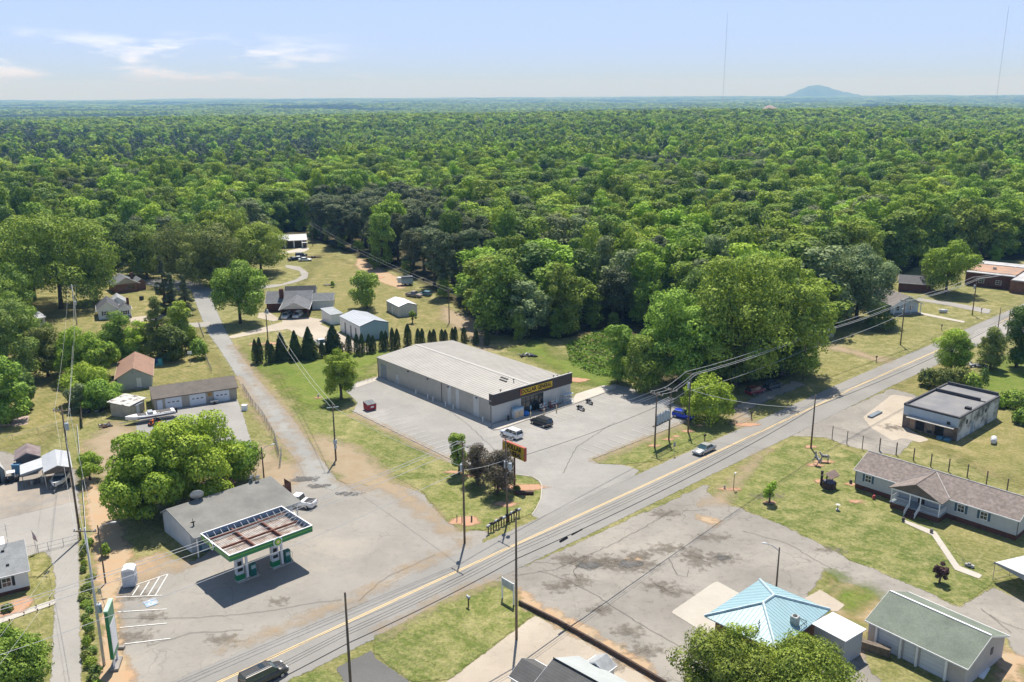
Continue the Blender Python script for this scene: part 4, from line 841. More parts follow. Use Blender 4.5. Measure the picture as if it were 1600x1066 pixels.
def gable(root, L, W, h, rise, axis='x', over=.35, wall=WHITE, roof=None, x0=0, y0=0, z0=0, gover=None, fascia=TRIM, th=.12, gable_mat=None, ridge_at=.5, skip_wall=False, rname='roof', wname='wall', ribs=0, ribmat=None):
    "walls and pitched roof in local space; ridge along axis; returns roof object"
    go_ = over*.7 if gover is None else gover
    w = MB()
    if axis == 'x':
        T = lambda a, b, z: (x0+a, y0+b, z); LL, WW = L, W
    else:
        T = lambda a, b, z: (x0+W_ - b, y0+a, z) if False else (x0+b, y0+a, z); LL, WW = W, L
    rm = WW*ridge_at
    if not skip_wall:
        body = MB(); body.add([T(0, 0, z0), T(LL, 0, z0), T(LL, WW, z0), T(0, WW, z0), T(0, 0, h), T(LL, 0, h), T(LL, WW, h), T(0, WW, h), T(0, rm, h+rise-.02), T(LL, rm, h+rise-.02)],
                 [(0, 1, 5, 4), (2, 3, 7, 6), (0, 4, 8, 7, 3), (1, 2, 6, 9, 5), (4, 5, 9, 8), (7, 8, 9, 6)])
        wo_ = body.build(wname, wall, root)
        bm = bmesh.new(); bm.from_mesh(wo_.data); bmesh.ops.recalc_face_normals(bm, faces=bm.faces); bm.to_mesh(wo_.data); bm.free()
    s1 = rise/rm; s2 = rise/(WW-rm); r = MB(); e = over
    za = h-s1*e+.03; zb = h-s2*e+.03; zr = h+rise+.03
    A = [T(-go_, -e, za), T(LL+go_, -e, za), T(LL+go_, rm, zr), T(-go_, rm, zr)]
    B = [T(-go_, rm, zr), T(LL+go_, rm, zr), T(LL+go_, WW+e, zb), T(-go_, WW+e, zb)]
    r.slab([(p[0], p[1], p[2]+th) for p in A], th); r.slab([(p[0], p[1], p[2]+th) for p in B], th)
    ro = r.build(rname, roof, root); bm = bmesh.new(); bm.from_mesh(ro.data); bmesh.ops.recalc_face_normals(bm, faces=bm.faces); bm.to_mesh(ro.data); bm.free()
    if ribs:
        k = MB(); n = int((LL+2*go_)/ribs)
        for i in range(n+1):
            a = -go_+.03+i*((LL+2*go_-.06)/n)
            for (y1, z1, y2, z2) in ((-e, za, rm, zr), (WW+e, zb, rm, zr)):
                P = [T(a-.045, y1, z1+th+.045), T(a+.045, y1, z1+th+.045), T(a+.045, y2, z2+th+.045), T(a-.045, y2, z2+th+.045)]; k.slab(P, .055)
        kr = k.build('roof_ribs', ribmat or roof, ro)
    if fascia:
        f = MB(); g2 = go_+.025
        for (ya, z_a, yb, z_b) in ((-e, za, rm, zr), (WW+e, zb, rm, zr)):
            for xa in (-g2, LL+go_+.003):
                P = [T(xa, ya, z_a+th+.02), T(xa+.022, ya, z_a+th+.02), T(xa+.022, yb, z_b+th+.02), T(xa, yb, z_b+th+.02)]; f.slab(P, th+.08)
        f.add([], []); fo_ = f.build('fascia', fascia, ro)
        q = MB(); 
        for y_, z_ in ((-e-.003, za), (WW+e+.003, zb)):
            sgn = -1 if y_ < 0 else 1
            q.slab([T(-go_, y_, z_+th), T(LL+go_, y_, z_+th), T(LL+go_, y_+sgn*.07, z_+th), T(-go_, y_+sgn*.07, z_+th)], .14)
        q.build('gutter', fascia, ro)
    return ro
def site(A, B, az=None, z=0):
    a = G(*A, z); b = G(*B, z); L = (b-a).length; return Vector((a.x, a.y, 0)), (R(az) if az is not None else AZ(a, b)), L
# ---- discount store
SHM = M('tan_metal_wall', (.43, .41, .37), .55, .08, .6, stripe=(1, .3, .35), spec=.4); SHF = M('front_block_wall', (.56, .56, .54), .7, .06, .8, stripe=(2, .4, .12))
SROOF = M('pale_metal_roof', (.39, .375, .34), .5, .08, .25, spec=.4); SRIB = M('roof_rib_metal', (.37, .355, .32), .5, .1, .5)
loc, rz, L = site((769.5, 661.6), (893, 625.5), 41); L = 20.8; SW_ = 39.6
store = E('store_building', loc, rz, 'long discount store with pale ribbed metal roof and dark sign band over its entrance', 'store')
h0 = 4.35
w = MB(); w.box(0, .3, 0, L, SW_, h0); gb = MB()
body = gable(store, L, SW_-.3, h0, .95, 'y', .12, SHM, SROOF, y0=.3, gover=.1, fascia=SHM, ribs=.8, ribmat=SRIB)
f = side_frame('S', L, SW_); b = MB()
ent0, ent1 = 7.3, 13.2
wbox(b, f, 0, ent0, 0, 5.0, -.28, .02); wbox(b, f, ent1, L, 0, 5.0, -.28, .02); wbox(b, f, ent0+.003, ent1-.003, 3.35, 4.995, -.28, .018)
b.build('front_wall', SHF, store)
b = MB(); wbox(b, f, ent0+.01, ent1-.01, 0.01, 3.3, -.27, -.05); sf = b.build('shopfront_glass', GLASS, store)
b = MB()
for k in range(6): u = ent0+.1+k*1.14; wbox(b, f, u, u+.08, 0, 3.3, -.045, .01)
wbox(b, f, ent0+.1, ent1-.1, 2.3, 2.4, -.047, .008); b.build('glazing_bars', M('dark_bronze', (.04, .035, .03), .5, .1), sf)
b = MB(); wbox(b, f, -.06, L+.06, 3.55, 5.75, .03, .34); b.box(-.06, -.03+.003, 3.55, .0-.003, .9, 5.75); b.box(L+.003, -.027, 3.55, L+.06, .9, 5.75)
par = b.build('sign_band', M('dark_brown_metal', (.065, .055, .055), .5, .1, .8, stripe=(0, .45, .3)), store)
b = MB(); wbox(b, f, -.1, L+.1, 5.755, 5.85, .0, .38); b.build('coping', M('grey_coping', (.45, .44, .43), .5), par)
SY = M('sign_yellow', (.66, .44, .03), .5, .06, 1); SB = M('sign_black', (.015, .013, .012), .5, .05, 1); SR = M('sign_red', (.42, .10, .06), .6, .1, 1)
b = MB(); s0, s1 = 6.95, 15.2; wbox(b, f, s0, s1, 4.15, 5.35, .343, .46); sg = b.build('store_sign', SY, store)
b = MB(); wbox(b, f, s0-.28, s0-.003, 4.1, 5.4, .343, .47); b.build('sign_end', SR, sg)
b = MB(); wbox(b, f, s0, s1, 4.08, 4.145, .343, .465); wbox(b, f, s0, s1, 5.355, 5.42, .343, .465); b.build('sign_frame', SB, sg)
textobj('DOLLAR', 1.12, .012, SB, sg, ((s0+s1)/2-2.15, -.475, 4.745), (R(90), 0, 0), .035, .92)
textobj('GENERAL', 1.12, .012, SB, sg, ((s0+s1)/2+2.0, -.475, 4.745), (R(90), 0, 0), .035, .78)
# ridge cap, roof vents
b = MB(); zr = h0+.95+.19; b.slab([(L/2-.35, .6, zr), (L/2, .6, zr+.07), (L/2, SW_, zr+.07), (L/2-.35, SW_, zr)], .05); b.slab([(L/2, .6, zr+.07), (L/2+.35, .6, zr), (L/2+.35, SW_, zr), (L/2, SW_, zr+.07)], .05)
b.build('ridge_cap', M('ridge_metal', (.44, .43, .40), .5, .05), store)
for (x, y) in ((L*.38, 5.2), (L*.38+1.0, 6.0)):
    b = MB(); z_ = h0+.16+.95*(x/(L/2)); b.box(x, y, z_, x+.35, y+2.1, z_+.16); b.build('roof_vent', M('vent_dark', (.06, .06, .06), .6), store)
for (x, y) in ((3.6, 1.8), (8.9, 4.0), (17.5, 1.6), (18.6, 1.6)):
    b = MB(); z_ = h0+.1+.95*(min(x, L-x)/(L/2)); b.cyl((x, y, z_), (x, y, z_+.75), .07); b.box(x-.25, y-.05, z_+.6, x+.25, y+.05, z_+.72); b.build('roof_fitting', BLACK, store)
fw = side_frame('W', L, SW_)
for (u, w_, h_, m_) in ((10.2, 1.05, 4.25, WHITE), (12.9, 1.05, 4.25, WHITE), (4.0, 1.7, 4.28, WHITE)):
    b = MB(); wbox(b, fw, u, u+w_, 0, h_, .003, .03); b.build('pale_wall_panel', M('pale_panel', (.56, .57, .56), .6, .08, .5, stripe=(1, .3, .25)), store)
door(store, fw, 31.3, 0, 1.1, 2.2, M('grey_door', (.52, .54, .55), .6)); door(store, fw, 36.2, 0, 2.2, 3.3, M('steel_roller', (.24, .27, .30), .6, .1, 1, stripe=(2, .2, .3)), nm='roller_door')
b = MB()
for u in (15.9,): wbox(b, fw, u, u+.1, 0, h0, .004, .09)
wbox(b, fw, 39.4, 39.55, 0, h0, .004, .08); wbox(b, fw, .3, .42, 0, h0, .004, .08); b.build('downpipe', M('downpipe_brown', (.12, .10, .09), .6), store)
for u in (4.5, 13.5, 20.5, 27.5): b = MB(); wbox(b, fw, u, u+.35, 3.85, 4.05, .004, .22); b.build('wall_lamp', M('lamp_bronze', (.05, .045, .04), .5), store)
for k in range(6):      # white bollards along the wall
    pos = loc+UV*-1.05+DV*(1.6, 10.9, 13.4, 17.6, 19.4, 23.6)[k]
    b = MB(); b.cyl((0, 0, 0), (0, 0, 1.1), .09, n=10); b.ball((0, 0, 1.1), .09); o = b.build('bollard', TRIM, smooth=True, loc=pos); tag(o, 'white bollard standing along the long metal wall of the store', 'bollard', 'white bollards along the store wall')
def at_front(u, d): return loc+UV*u-DV*d
# ice freezer, second freezer, propane cage, displays
def icebox(name, pos, w, d, h, label, mt):
    t = E(name, pos, R(41), label, 'ice freezer'); b = MB(); b.box(0, -d, .1, w, 0, h); b.box(.05, -d+.05, 0, w-.05, -.05, .1); b.build('cabinet', mt, t, bevel=.03)
    for k in range(2): q = MB(); q.box(w*(.04+.48*k), -d-.05, .35, w*(.48+.48*k), -d-.003, h-.35); dd = q.build('door', M('ice_door', (.62, .50, .36), .5, .1), t); q = MB(); q.box(w*.5+(-.1 if k == 0 else .05), -d-.1, .9, w*.5+(-.05 if k == 0 else .1), -d-.053, 1.3); q.build('handle', STEEL, dd)
    q = MB(); q.box(.0, -d, h+.003, w, 0, h+.25); q.build('header', M('ice_blue', (.30, .48, .62), .5, .1), t)
icebox('ice_freezer', at_front(4.4, .45), 2.3, 1.0, 1.9, 'white ice freezer with tan doors against the front wall left of the store entrance', M('freezer_white', (.62, .68, .74), .5))
t = E('drink_cage', at_front(17.7, .45), R(41), 'pale wire gas bottle cage at the right end of the store front', 'cage')
b = MB(); b.box(0, -1.0, 0, 2.5, 0, .08); b.box(0, -1.0, 1.85, 2.5, 0, 1.9)
for k in range(6): b.box(k*.49, -1.0, .08, k*.49+.05, -.95, 1.85); b.box(k*.49, -.05, .08, k*.49+.05, 0, 1.85)
for z_ in (.65, 1.25): b.box(0, -1.0-.003, z_, 2.5, -.94, z_+.06)
b.build('cage_frame', M('cage_white', (.70, .76, .82), .5), t)
for k in range(12): b = MB(); x = .25+(k % 6)*.4; z_ = .1+(k//6)*.75; b.cyl((x, -.5, z_), (x, -.5, z_+.42), .16); b.build('gas_bottle', M('gas_bottle', (.50, .56, .62), .4), t, smooth=True)
def rack(u, label, seed):
    t = E('display_rack', at_front(u, .9), R(41), label, 'display rack'); b = MB(); rr_ = random.Random(seed)
    for k, z_ in enumerate((.3, .75, 1.2)): b.box(0, -.8+k*.18, z_, 2.0, -.1, z_+.04)
    for x in (0, 1.94): b.box(x, -.12, 0, x+.06, -.06, 1.55); b.box(x, -.78, 0, x+.06, -.72, .3)
    b.build('rack_frame', BLACK, t)
    for k, z_ in enumerate((.34, .79, 1.24)):
        for i in range(6):
            q = MB(); x = .08+i*.32; q.box(x, -.72+k*.18, z_, x+.24, -.3, z_+rr_.uniform(.18, .34)); q.build('goods', M('goods_%d' % rr_.randrange(5), [(.55, .6, .66), (.25, .40, .16), (.45, .12, .10), (.70, .70, .68), (.16, .24, .42)][rr_.randrange(5)], .6), t)
rack(11.0, 'stepped rack of mixed goods right beside the store entrance doors', 1); rack(13.7, 'stepped rack of mixed goods further right of the store entrance, under the sign end', 4)
b = MB(); b.ball((0, 0, .45), (.75, .45, .6), 12, 8); tag(b.build('paddling_pool', M('pool_blue', (.03, .19, .62), .4, .1), smooth=True, loc=at_front(7.5, 1.1)), 'bright blue plastic pool shell leaning beside the store entrance', 'pool')
b = MB(); b.cyl((0, 0, 0), (0, 0, .95), .22); b.ball((0, 0, .95), (.22, .22, .12)); tag(b.build('ashtray_bin', BLACK, smooth=True, loc=at_front(3.2, .9)), 'small black bin against the front wall left of the ice freezer', 'bin')
for i, (x, y, l) in enumerate([(829, 653, 'sign post behind the black car'), (850, 648, 'middle striped sign post right of the black car'), (869.5, 643, 'blue-signed post nearest the motorcycles')]):
    t = E('parking_sign', G(x, y), R(41), l+', at the store kerb', 'parking sign'); b = MB(); b.cyl((0, 0, 0), (0, 0, 1.15), .11); b.build('bollard_base', M('bollard_tan', (.62, .50, .32), .6), t, smooth=True)
    b = MB(); b.cyl((0, 0, 1.15), (0, 0, 2.5), .035); b.build('post', STEEL, t); b = MB(); b.box(-.18, -.04, 1.85, .18, -.02, 2.45); b.build('sign_panel', M('sign_blue', (.20, .38, .55), .5), t)
# ---- fuel station shop
GR = M('grey_felt_roof', (.23, .23, .215), .9, .2, .35, col2=(.17, .17, .16), fine=(6, .2))
loc, rz, L = site((300, 864.6), (447, 806), 43.5); L = 15.6; GWid = 8.9
shop = E('fuel_shop', loc, rz, 'low white fuel station shop with a long grey felt roof and satellite dishes', 'shop')
gable(shop, L, GWid+1.9, 2.95, 1.25, 'x', .1, None, GR, gover=.3, fascia=M('grey_fascia', (.45, .47, .48), .7), th=.16, ridge_at=.79, y0=-1.9, skip_wall=True)
yr_ = (GWid+1.9)*.79; zs0 = 2.9+1.25*1.9/yr_; b = MB(); b.ext([(0, 0, 0), (0, GWid, 0), (0, GWid, 2.92), (0, yr_-1.9, 4.15), (0, 0, zs0)], (L, 0, 0)); b.build('wall', M('pale_blockwork', (.58, .61, .63), .8, .08, .7), shop)
for x in (.1, 4.6, 9.2, L-.25): b = MB(); b.box(x, -1.75, 0, x+.14, -1.61, 2.9); b.build('porch_post', TRIM, shop)
f = side_frame('S', L, GWid)
b = MB(); wbox(b, f, 3.2, 4.3, 0, 2.15, .003, .06); d_ = b.build('door', GLASS, shop); b = MB(); wbox(b, f, 3.1, 3.2, 0, 2.25, .003, .09); wbox(b, f, 4.3, 4.4, 0, 2.25, .003, .09); wbox(b, f, 3.1, 4.4, 2.25, 2.33, .003, .09); b.build('door_frame', TRIM, d_)
window(shop, f, 5.0, .7, 2.4, 1.4); window(shop, f, 9.0, .7, 2.4, 1.4); window(shop, f, 12.2, .9, 1.6, 1.2)
def dish(root, x, y, z, r, az, col=(.55, .55, .52)):
    b = MB(); n, m = 16, 4; R0 = Matrix.Rotation(az, 3, 'Z') @ Matrix.Rotation(R(60), 3, 'X'); V = []
    for j in range(m+1):
        q = j/m*r
        for i in range(n): t = 2*math.pi*i/n; V.append(Vector((x, y, z+.75))+R0 @ Vector((q*math.cos(t), q*math.sin(t), .35*q*q/r)))
    for j in range(m):
        for i in range(n): b.f.append((j*n+i, j*n+(i+1) % n, (j+1)*n+(i+1) % n, (j+1)*n+i))
    b.v = V; d = b.build('satellite_dish', M('dish_grey', col, .5), root, smooth=True); sm = d.modifiers.new('s', 'SOLIDIFY'); sm.thickness = .03
    c = MB(); c.tube([(x, y, z-.1), (x, y, z+.6)], .04); c.tube([(x-.5, y+.4, z), (x, y, z+.5), (x+.5, y+.4, z)], .03); e = R0 @ Vector((0, 0, .8)); c.tube([(x, y, z+.75-.2), (x+e.x*.8, y+e.y*.8, z+.75+e.z*.8)], .02); c.build('mount', STEEL, d)
zr_ = 2.95+1.25+.15
dish(shop, 4.1, 6.2, zr_-.1, 1.0, R(160)); dish(shop, 12.9, 6.6, zr_, .42, R(200), (.75, .75, .75)); dish(shop, 13.6, 6.2, zr_-.1, .38, R(170), (.08, .08, .09))
b = MB(); b.tube([(.9, .8, 2.9), (.9, .8, 4.6)], .035); b.box(.6, .72, 4.0, 1.2, .88, 4.1); b.box(.82, .6, 3.2, .98, .7, 4.2); b.build('roof_mast', BLACK, shop)
t = E('newspaper_boxes', shop.matrix_basis @ Vector((0, 0, 0)), rz, 'blue ice box and shelf standing under the left front eave of the fuel shop', 'box'); t.location = loc+Vector((math.cos(rz)*1.0+math.sin(rz)*.9, math.sin(rz)*1.0-math.cos(rz)*.9, 0))
b = MB(); b.box(0, 0, 0, 1.1, .7, 1.5); b.build('cabinet', M('box_teal', (.06, .16, .22), .5), t, bevel=.04); b = MB(); b.box(.08, -.03, .3, 1.02, -.003, 1.3); b.build('door', M('box_pale', (.25, .36, .42), .5), t)
# brown shed behind the shop and its fenced bin corner
loc2_, rz2, L2 = site((311, 795), (352, 781), 43.5)
t = E('shed', loc2_, rz2, 'dark maroon shed hidden between the big green trees and the fuel shop roof', 'shed')
b = MB(); b.box(0, 0, 0, 6.0, 3.0, 2.3); b.build('wall', M('maroon_boards', (.10, .045, .04), .8, .2, 1, stripe=(0, .4, .4)), t); b = MB(); b.slab([(-.2, -.2, 2.45), (6.2, -.2, 2.45), (6.2, 3.2, 2.75), (-.2, 3.2, 2.75)], .1); b.build('roof', M('maroon_roof', (.12, .06, .055), .8), t)
t = E('bin_enclosure', G(437, 777), R(43), 'small brown slatted bin enclosure at the right end of the fuel shop', 'enclosure')
b = MB()
for k in range(9): b.box(k*.24, 0, .1, k*.24+.17, .05, 1.8); b.box(2.1, .1+k*.24, .1, 2.15, .27+k*.24, 1.8)
b.box(0, .052, .4, 2.1, .1, .5); b.box(0, .052, 1.4, 2.1, .1, 1.5); b.build('slats', M('brown_slats', (.13, .065, .05), .8), t)
# ---- fuel canopy
zc = 5.55; cs = [G(*q, zc) for q in [(358, 868), (486, 819.5), (447, 788), (321.7, 829)]]
ca = AZ(cs[0], cs[1])*.5+AZ(cs[3], cs[2])*.5; CLn, CWd = 11.7, 8.0
can = E('fuel_canopy', Vector((cs[0].x, cs[0].y, 0)), ca, 'open-topped green and white fuel station canopy on twin columns over the pumps', 'fuel canopy')
GN = M('canopy_green', (.012, .20, .075), .35, .06, 1, spec=.5); GL = M('canopy_light_green', (.16, .46, .05), .35, .05, 1, spec=.5); RST = M('rusty_steel', (.20, .085, .06), .8, .25, 2); PAN = M('canopy_panel', (.50, .48, .45), .7, .2, 1.2, col2=(.27, .19, .15))
def ring(b, z0, z1, o, i):
    b.box(-o, -o, z0, CLn+o, -i, z1); b.box(-o, CWd+i, z0, CLn+o, CWd+o, z1); b.box(-o, -i, z0, -i, CWd+i, z1); b.box(CLn+i, -i, z0, CLn+o, CWd+i, z1)
b = MB(); ring(b, 4.62, 5.05, .0, -.04); ring(b, 5.16, 5.46, 0, -.04); b.build('fascia', GN, can)
b = MB(); ring(b, 5.053, 5.157, .02, -.04); b.build('fascia_stripe', GL, can)
b = MB(); ring(b, 5.463, 5.54, .04, -.12); b.build('fascia_cap', TRIM, can)
BKP = M('fascia_back', (.26, .34, .44), .6, .15, 1)
b = MB(); ring(b, 4.75, 5.45, -.045, -.09); b.build('fascia_back', BKP, can)
b = MB(); b.box(.045, .045, 4.6, CLn-.045, CWd-1.35, 4.66)
for k in range(38): b.box(.35+k*.29, .3, 4.663, .41+k*.29, CWd-1.4, 4.73)
b.build('deck', PAN, can)
b = MB(); b.box(.045, CWd-1.347, 4.6, CLn-.045, CWd-.045, 4.64); b.build('gutter_pan', M('dark_pan', (.12, .14, .17), .6), can)
b = MB()
for x in (CLn*.34, CLn*.665): b.box(x-.11, .35, 4.74, x+.11, CWd-.5, 5.12)
for y in (.55, 3.2, CWd-1.5): b.box(.4, y-.08, 4.95, CLn-.4, y+.08, 5.19-.003)
b.build('steel_beam', RST, can)
b = MB()
for k in range(12): x = .7+k*.95; b.tube([(x, CWd-.12, 5.35), (x, CWd-1.3, 4.75)], .035, 5)
for k in range(9): y = .6+k*.8; b.tube([(CLn-.12, y, 5.35), (CLn-1.0, y, 4.75)], .035, 5)
b.build('struts', M('strut_white', (.62, .64, .66), .6), can)
colx = (3.35, 8.35); b = MB()
for x in colx:
    for y in (2.6,):
        b = MB(); b.box(x-.14, y-.14, .15, x+.14, y+.14, 4.6); b.build('column', TRIM, can)
# round flower logo on the front fascia and the ends
def sunflower(px_, py_, ang_, r):
    o = bpy.data.objects.new('emblem', None)
    b = MB(); n = 28; Mx = Matrix.Translation((px_, py_, 5.06)) @ Matrix.Rotation(ang_, 4, 'Z')
    def disc(rr2, y0, y1, mt, nm, par, pet=0, rin=None):
        q = MB(); P = []
        for i in range(n*2):
            t = 2*math.pi*i/(n*2); rad = rr2 if not pet else rr2*(.80+.20*abs(math.cos(t*pet/2)))
            P.append(Mx @ Vector((rad*math.cos(t), y0, rad*math.sin(t))))
        D = (Mx.to_3x3() @ Vector((0, y1-y0, 0))); return q.ext(P, D).build(nm, mt, par)
    d = disc(r, -.06, -.16, TRIM, 'emblem_disc', can); disc(r*.86, -.163, -.18, M('emblem_green', (.05, .40, .06), .5), 'petals', d, 9); disc(r*.66, -.183, -.2, M('emblem_lime', (.35, .62, .06), .5), 'petals', d, 9)
    disc(r*.46, -.203, -.22, M('emblem_yellow', (.80, .78, .12), .5), 'petals', d, 9); disc(r*.22, -.223, -.235, M('emblem_pale', (.85, .88, .62), .5), 'petals', d)
sunflower(6.55, 0, 0, .62); sunflower(0, 4.7, R(-90), .55); sunflower(CLn, 4.9, R(90), .55)
textobj('bp', .42, .006, TRIM, can, (7.05, -.02, 5.3), (R(90), 0, 0), .01).name = 'lettering'
ccA = can.matrix_basis
def in_can(x, y): return Vector((cs[0].x+x*math.cos(ca)-y*math.sin(ca), cs[0].y+x*math.sin(ca)+y*math.cos(ca), 0))
for k, x in enumerate(colx):
    t = E('pump_island', in_can(x, 2.6), ca, ('left' if k == 0 else 'right')+' fuel pump island under the canopy with a tall white price pylon', 'pump island')
    b = MB(); b.box(-1.6, -.55, 0, 1.5, .55, .15); b.build('kerb', CK, t, bevel=.04)
    for j, xx in enumerate((-1.0, .75)):
        if j == 0:
            q = MB(); q.box(xx-.55, -.3, .15, xx+.45, .3, 3.4); q.build('pylon', M('pylon_white', (.62, .68, .72), .4), t, bevel=.03)
            q = MB(); q.box(xx-.6, -.34, .3, xx+.5, .34, 1.05); q.build('pylon_base', GN, t); q = MB(); q.box(xx-.4, -.33, 1.5, xx+.3, -.303, 1.95); q.box(xx-.35, -.33, 2.3, xx+.2, -.303, 2.9); q.build('display', BLACK, t)
        else:
            q = MB(); q.box(xx-.4, -.3, .15, xx+.4, .3, 1.9); q.build('pump', M('pump_teal', (.02, .16, .13), .4), t, bevel=.03); q = MB(); q.box(xx-.3, -.33, 1.2, xx+.3, -.303, 1.7); q.build('display', M('pump_face', (.4, .5, .5), .4), t)
            q = MB(); q.tube([(xx+.45, 0, 1.6), (xx+.75, -.1, 1.3), (xx+.65, -.1, .5), (xx+.45, 0, .8)], .025); q.build('hose', BLACK, t)
# ---- long low house with a gabled porch
SHN = M('brown_shingle', (.235, .20, .175), .9, .25, .8, col2=(.30, .25, .23), fine=(2.2, .6), thr=(.3, .7))
loc, rz, L = site((1335, 762), (1587, 845)); W_ = 8.0
mob = E('long_house', loc, rz, 'long grey-sided house with brown shingles and a white railed gable porch', 'house')
hm_ = 3.15
gable(mob, L, W_, hm_, 1.75, 'x', .35, SIDB, SHN, gover=.25, z0=.75)
b = MB(); b.box(.03, .03, 0, L-.03, W_-.03, .75); b.build('foundation', BRICKD, mob)
f = side_frame('S', L, W_); SHB = M('blue_shutter', (.07, .14, .20), .6)
for u in (1.55, 15.6, 18.75): window(mob, f, u, 1.55, 1.05, 1.2, SHB)
fe = side_frame('E', L, W_); window(mob, fe, 2.8, 1.6, 1.2, 1.1, SHB)
b = MB(); b.box(L-.04, -.04, 0.75, L+.05, .05, hm_); b.box(-.05, -.05, .75, .04, .04, hm_); b.build('corner_post', M('corner_dark', (.10, .10, .11), .6), mob)
px0, px1, pd = 7.0, 14.2, 2.6; fl = .95
b = MB(); b.box(px0, -pd, 0, px1, -.02, fl-.1); b.build('porch_base', BRICKD, mob)
b = MB(); b.box(px0-.08, -pd-.08, fl-.097, px1+.08, -.01, fl); b.build('porch_floor', M('porch_boards', (.42, .47, .50), .7), mob)
# porch gable: ridge runs towards the viewer from the main ridge
zp = hm_; rp = 1.62; xm = (px0+px1)/2; r = MB(); ex = .35; s = rp/((px1-px0)/2)
for (xa, xb_) in ((px0-ex, xm), (px1+ex, xm)):
    ze = zp-s*ex+.08; r.slab([(xa, -pd-.35, ze+.12), (xb_, -pd-.35, zp+rp+.2), (xb_, W_/2-.35, zp+rp+.2), (xa, -.1, ze+.12)], .12)
po = r.build('porch_roof', SHN, mob); bm = bmesh.new(); bm.from_mesh(po.data); bmesh.ops.recalc_face_normals(bm, faces=bm.faces); bm.to_mesh(po.data); bm.free()
b = MB(); b.add([(px0, -pd, zp), (px1, -pd, zp), (xm, -pd, zp+rp), (px0, -pd+.1, zp), (px1, -pd+.1, zp), (xm, -pd+.1, zp+rp)], [(0, 1, 2), (5, 4, 3), (0, 3, 4, 1), (1, 4, 5, 2), (2, 5, 3, 0)]); b.build('porch_gable', M('brown_siding', (.17, .14, .12), .8, .15, 1, stripe=(2, .2, .3)), mob)
b = MB(); b.box(px0-.06, -pd-.05, zp-.22, px1+.06, -pd+.15, zp-.003); b.box(px0-.06, -pd+.153, zp-.22, px0+.1, -.01, zp-.003); b.box(px1-.1, -pd+.153, zp-.22, px1+.06, -.01, zp-.003); b.build('porch_beam', TRIM, mob)
for x in (px0, px0+2.75, px0+4.3, px1-.14): b = MB(); b.box(x, -pd, fl, x+.14, -pd+.14, zp-.22); b.build('porch_post', TRIM, mob)
def rail(b, p, q, h=.9, sp_=.16):
    p = Vector(p); q = Vector(q); n_ = int((q-p).length/sp_)
    b.tube([p+Vector((0, 0, h)), q+Vector((0, 0, h))], .04, 4); b.tube([p+Vector((0, 0, .12)), q+Vector((0, 0, .12))], .03, 4)
    for i in range(n_+1): c = p.lerp(q, i/max(1, n_)); b.tube([c+Vector((0, 0, .1)), c+Vector((0, 0, h))], .022, 4)
b = MB(); y = -pd+.07; rail(b, (px0+.1, y, fl), (px0+2.75, y, fl)); rail(b, (px0+4.44, y, fl), (px1-.1, y, fl)); rail(b, (px0+.07, y, fl), (px0+.07, -.1, fl)); rail(b, (px1-.07, y, fl), (px1-.07, -.1, fl))
rail(b, (px0+2.8, y, fl), (px0+2.8, -pd-1.5, 0)); rail(b, (px0+4.35, y, fl), (px0+4.35, -pd-1.5, 0)); b.build('porch_rail', TRIM, mob)
b = MB()
for k in range(4): b.box(px0+2.9, -pd-.1-.35*(k+1), 0, px0+4.25, -pd-.1-.35*k-.003, fl-.2*(k+1))
b.build('steps', BRICKD, mob)
door(mob, f, px0+3.0, fl, .95, 2.05, M('door_dark', (.08, .05, .045), .6)); window(mob, f, px0+5.0, 1.6, 1.6, 1.1)
b = MB(); b.tube([(xm, -pd-.3, zp+rp+.22), (xm, W_/2-.4, zp+rp+.22)], .05, 4); b.build('ridge_trim', M('ridge_brown', (.12, .09, .08), .8), po)
b = MB(); b.tube([(px0-.3, -.25, zp+.12), (xm-.1, W_/2-.35, zp+rp+.27)], .06, 4); b.tube([(px1+.3, -.25, zp+.12), (xm+.1, W_/2-.35, zp+rp+.27)], .06, 4); b.tube([(-.2, W_/2, hm_+1.75+.2), (L+.2, W_/2, hm_+1.75+.2)], .07, 4); b.build('valley_flashing', M('pale_flashing', (.66, .64, .62), .6), mob)
# ---- flat-roofed derelict shop
loc, rz, L = site((1409, 667), (1488, 692), -48.5); L = 10.0; W_ = 18.0; hb2 = 4.5
dw = M('mottled_whitewash', (.55, .56, .55), .85, .3, .45, col2=(.12, .125, .12), thr=(.42, .6)); fl_ = M('blue_siding', (.42, .50, .58), .7, .08, .5, stripe=(2, .25, .2)); flr = M('tar_roof', (.17, .175, .19), .85, .25, .3, col2=(.24, .235, .23))
de = E('derelict_shop', loc, rz, 'flat-roofed derelict shop with a pale blue front, rusty awning and stained side wall', 'shop')
b = MB(); b.box(0, 0, 0, L, W_, hb2-.25); b.build('wall', dw, de)
b = MB(); b.box(.3, .3, hb2-.247, L-.3, W_*.68, hb2-.15); b.box(.3, W_*.68+.33, hb2-.247, L-.3, W_-.3, hb2-.02); rf = b.build('roof', flr, de)
b = MB(); b.box(-.06, -.08, hb2-.244, .297, W_+.06, hb2+.22); b.box(L-.297, -.08, hb2-.244, L+.06, W_+.06, hb2+.05); b.box(.3, W_-.297, hb2-.244, L-.3, W_+.06, hb2+.55); b.box(.3, -.08, hb2-.244, L-.3, .297, hb2+.1); b.box(.303, W_*.68+.003, hb2-.244, L-1.4, W_*.68+.32, hb2+.45); b.build('parapet', M('parapet_dark', (.075, .075, .085), .7), de)
f = side_frame('S', L, W_); b = MB(); wbox(b, f, 0, L, 2.55, hb2-.25, .003, .07); b.build('upper_siding', fl_, de)
b = MB(); wbox(b, f, 0, L, 0, 2.5, .003, .03); b.build('lower_front', M('dark_stained_front', (.10, .085, .075), .8, .3, .8, col2=(.22, .17, .14)), de)
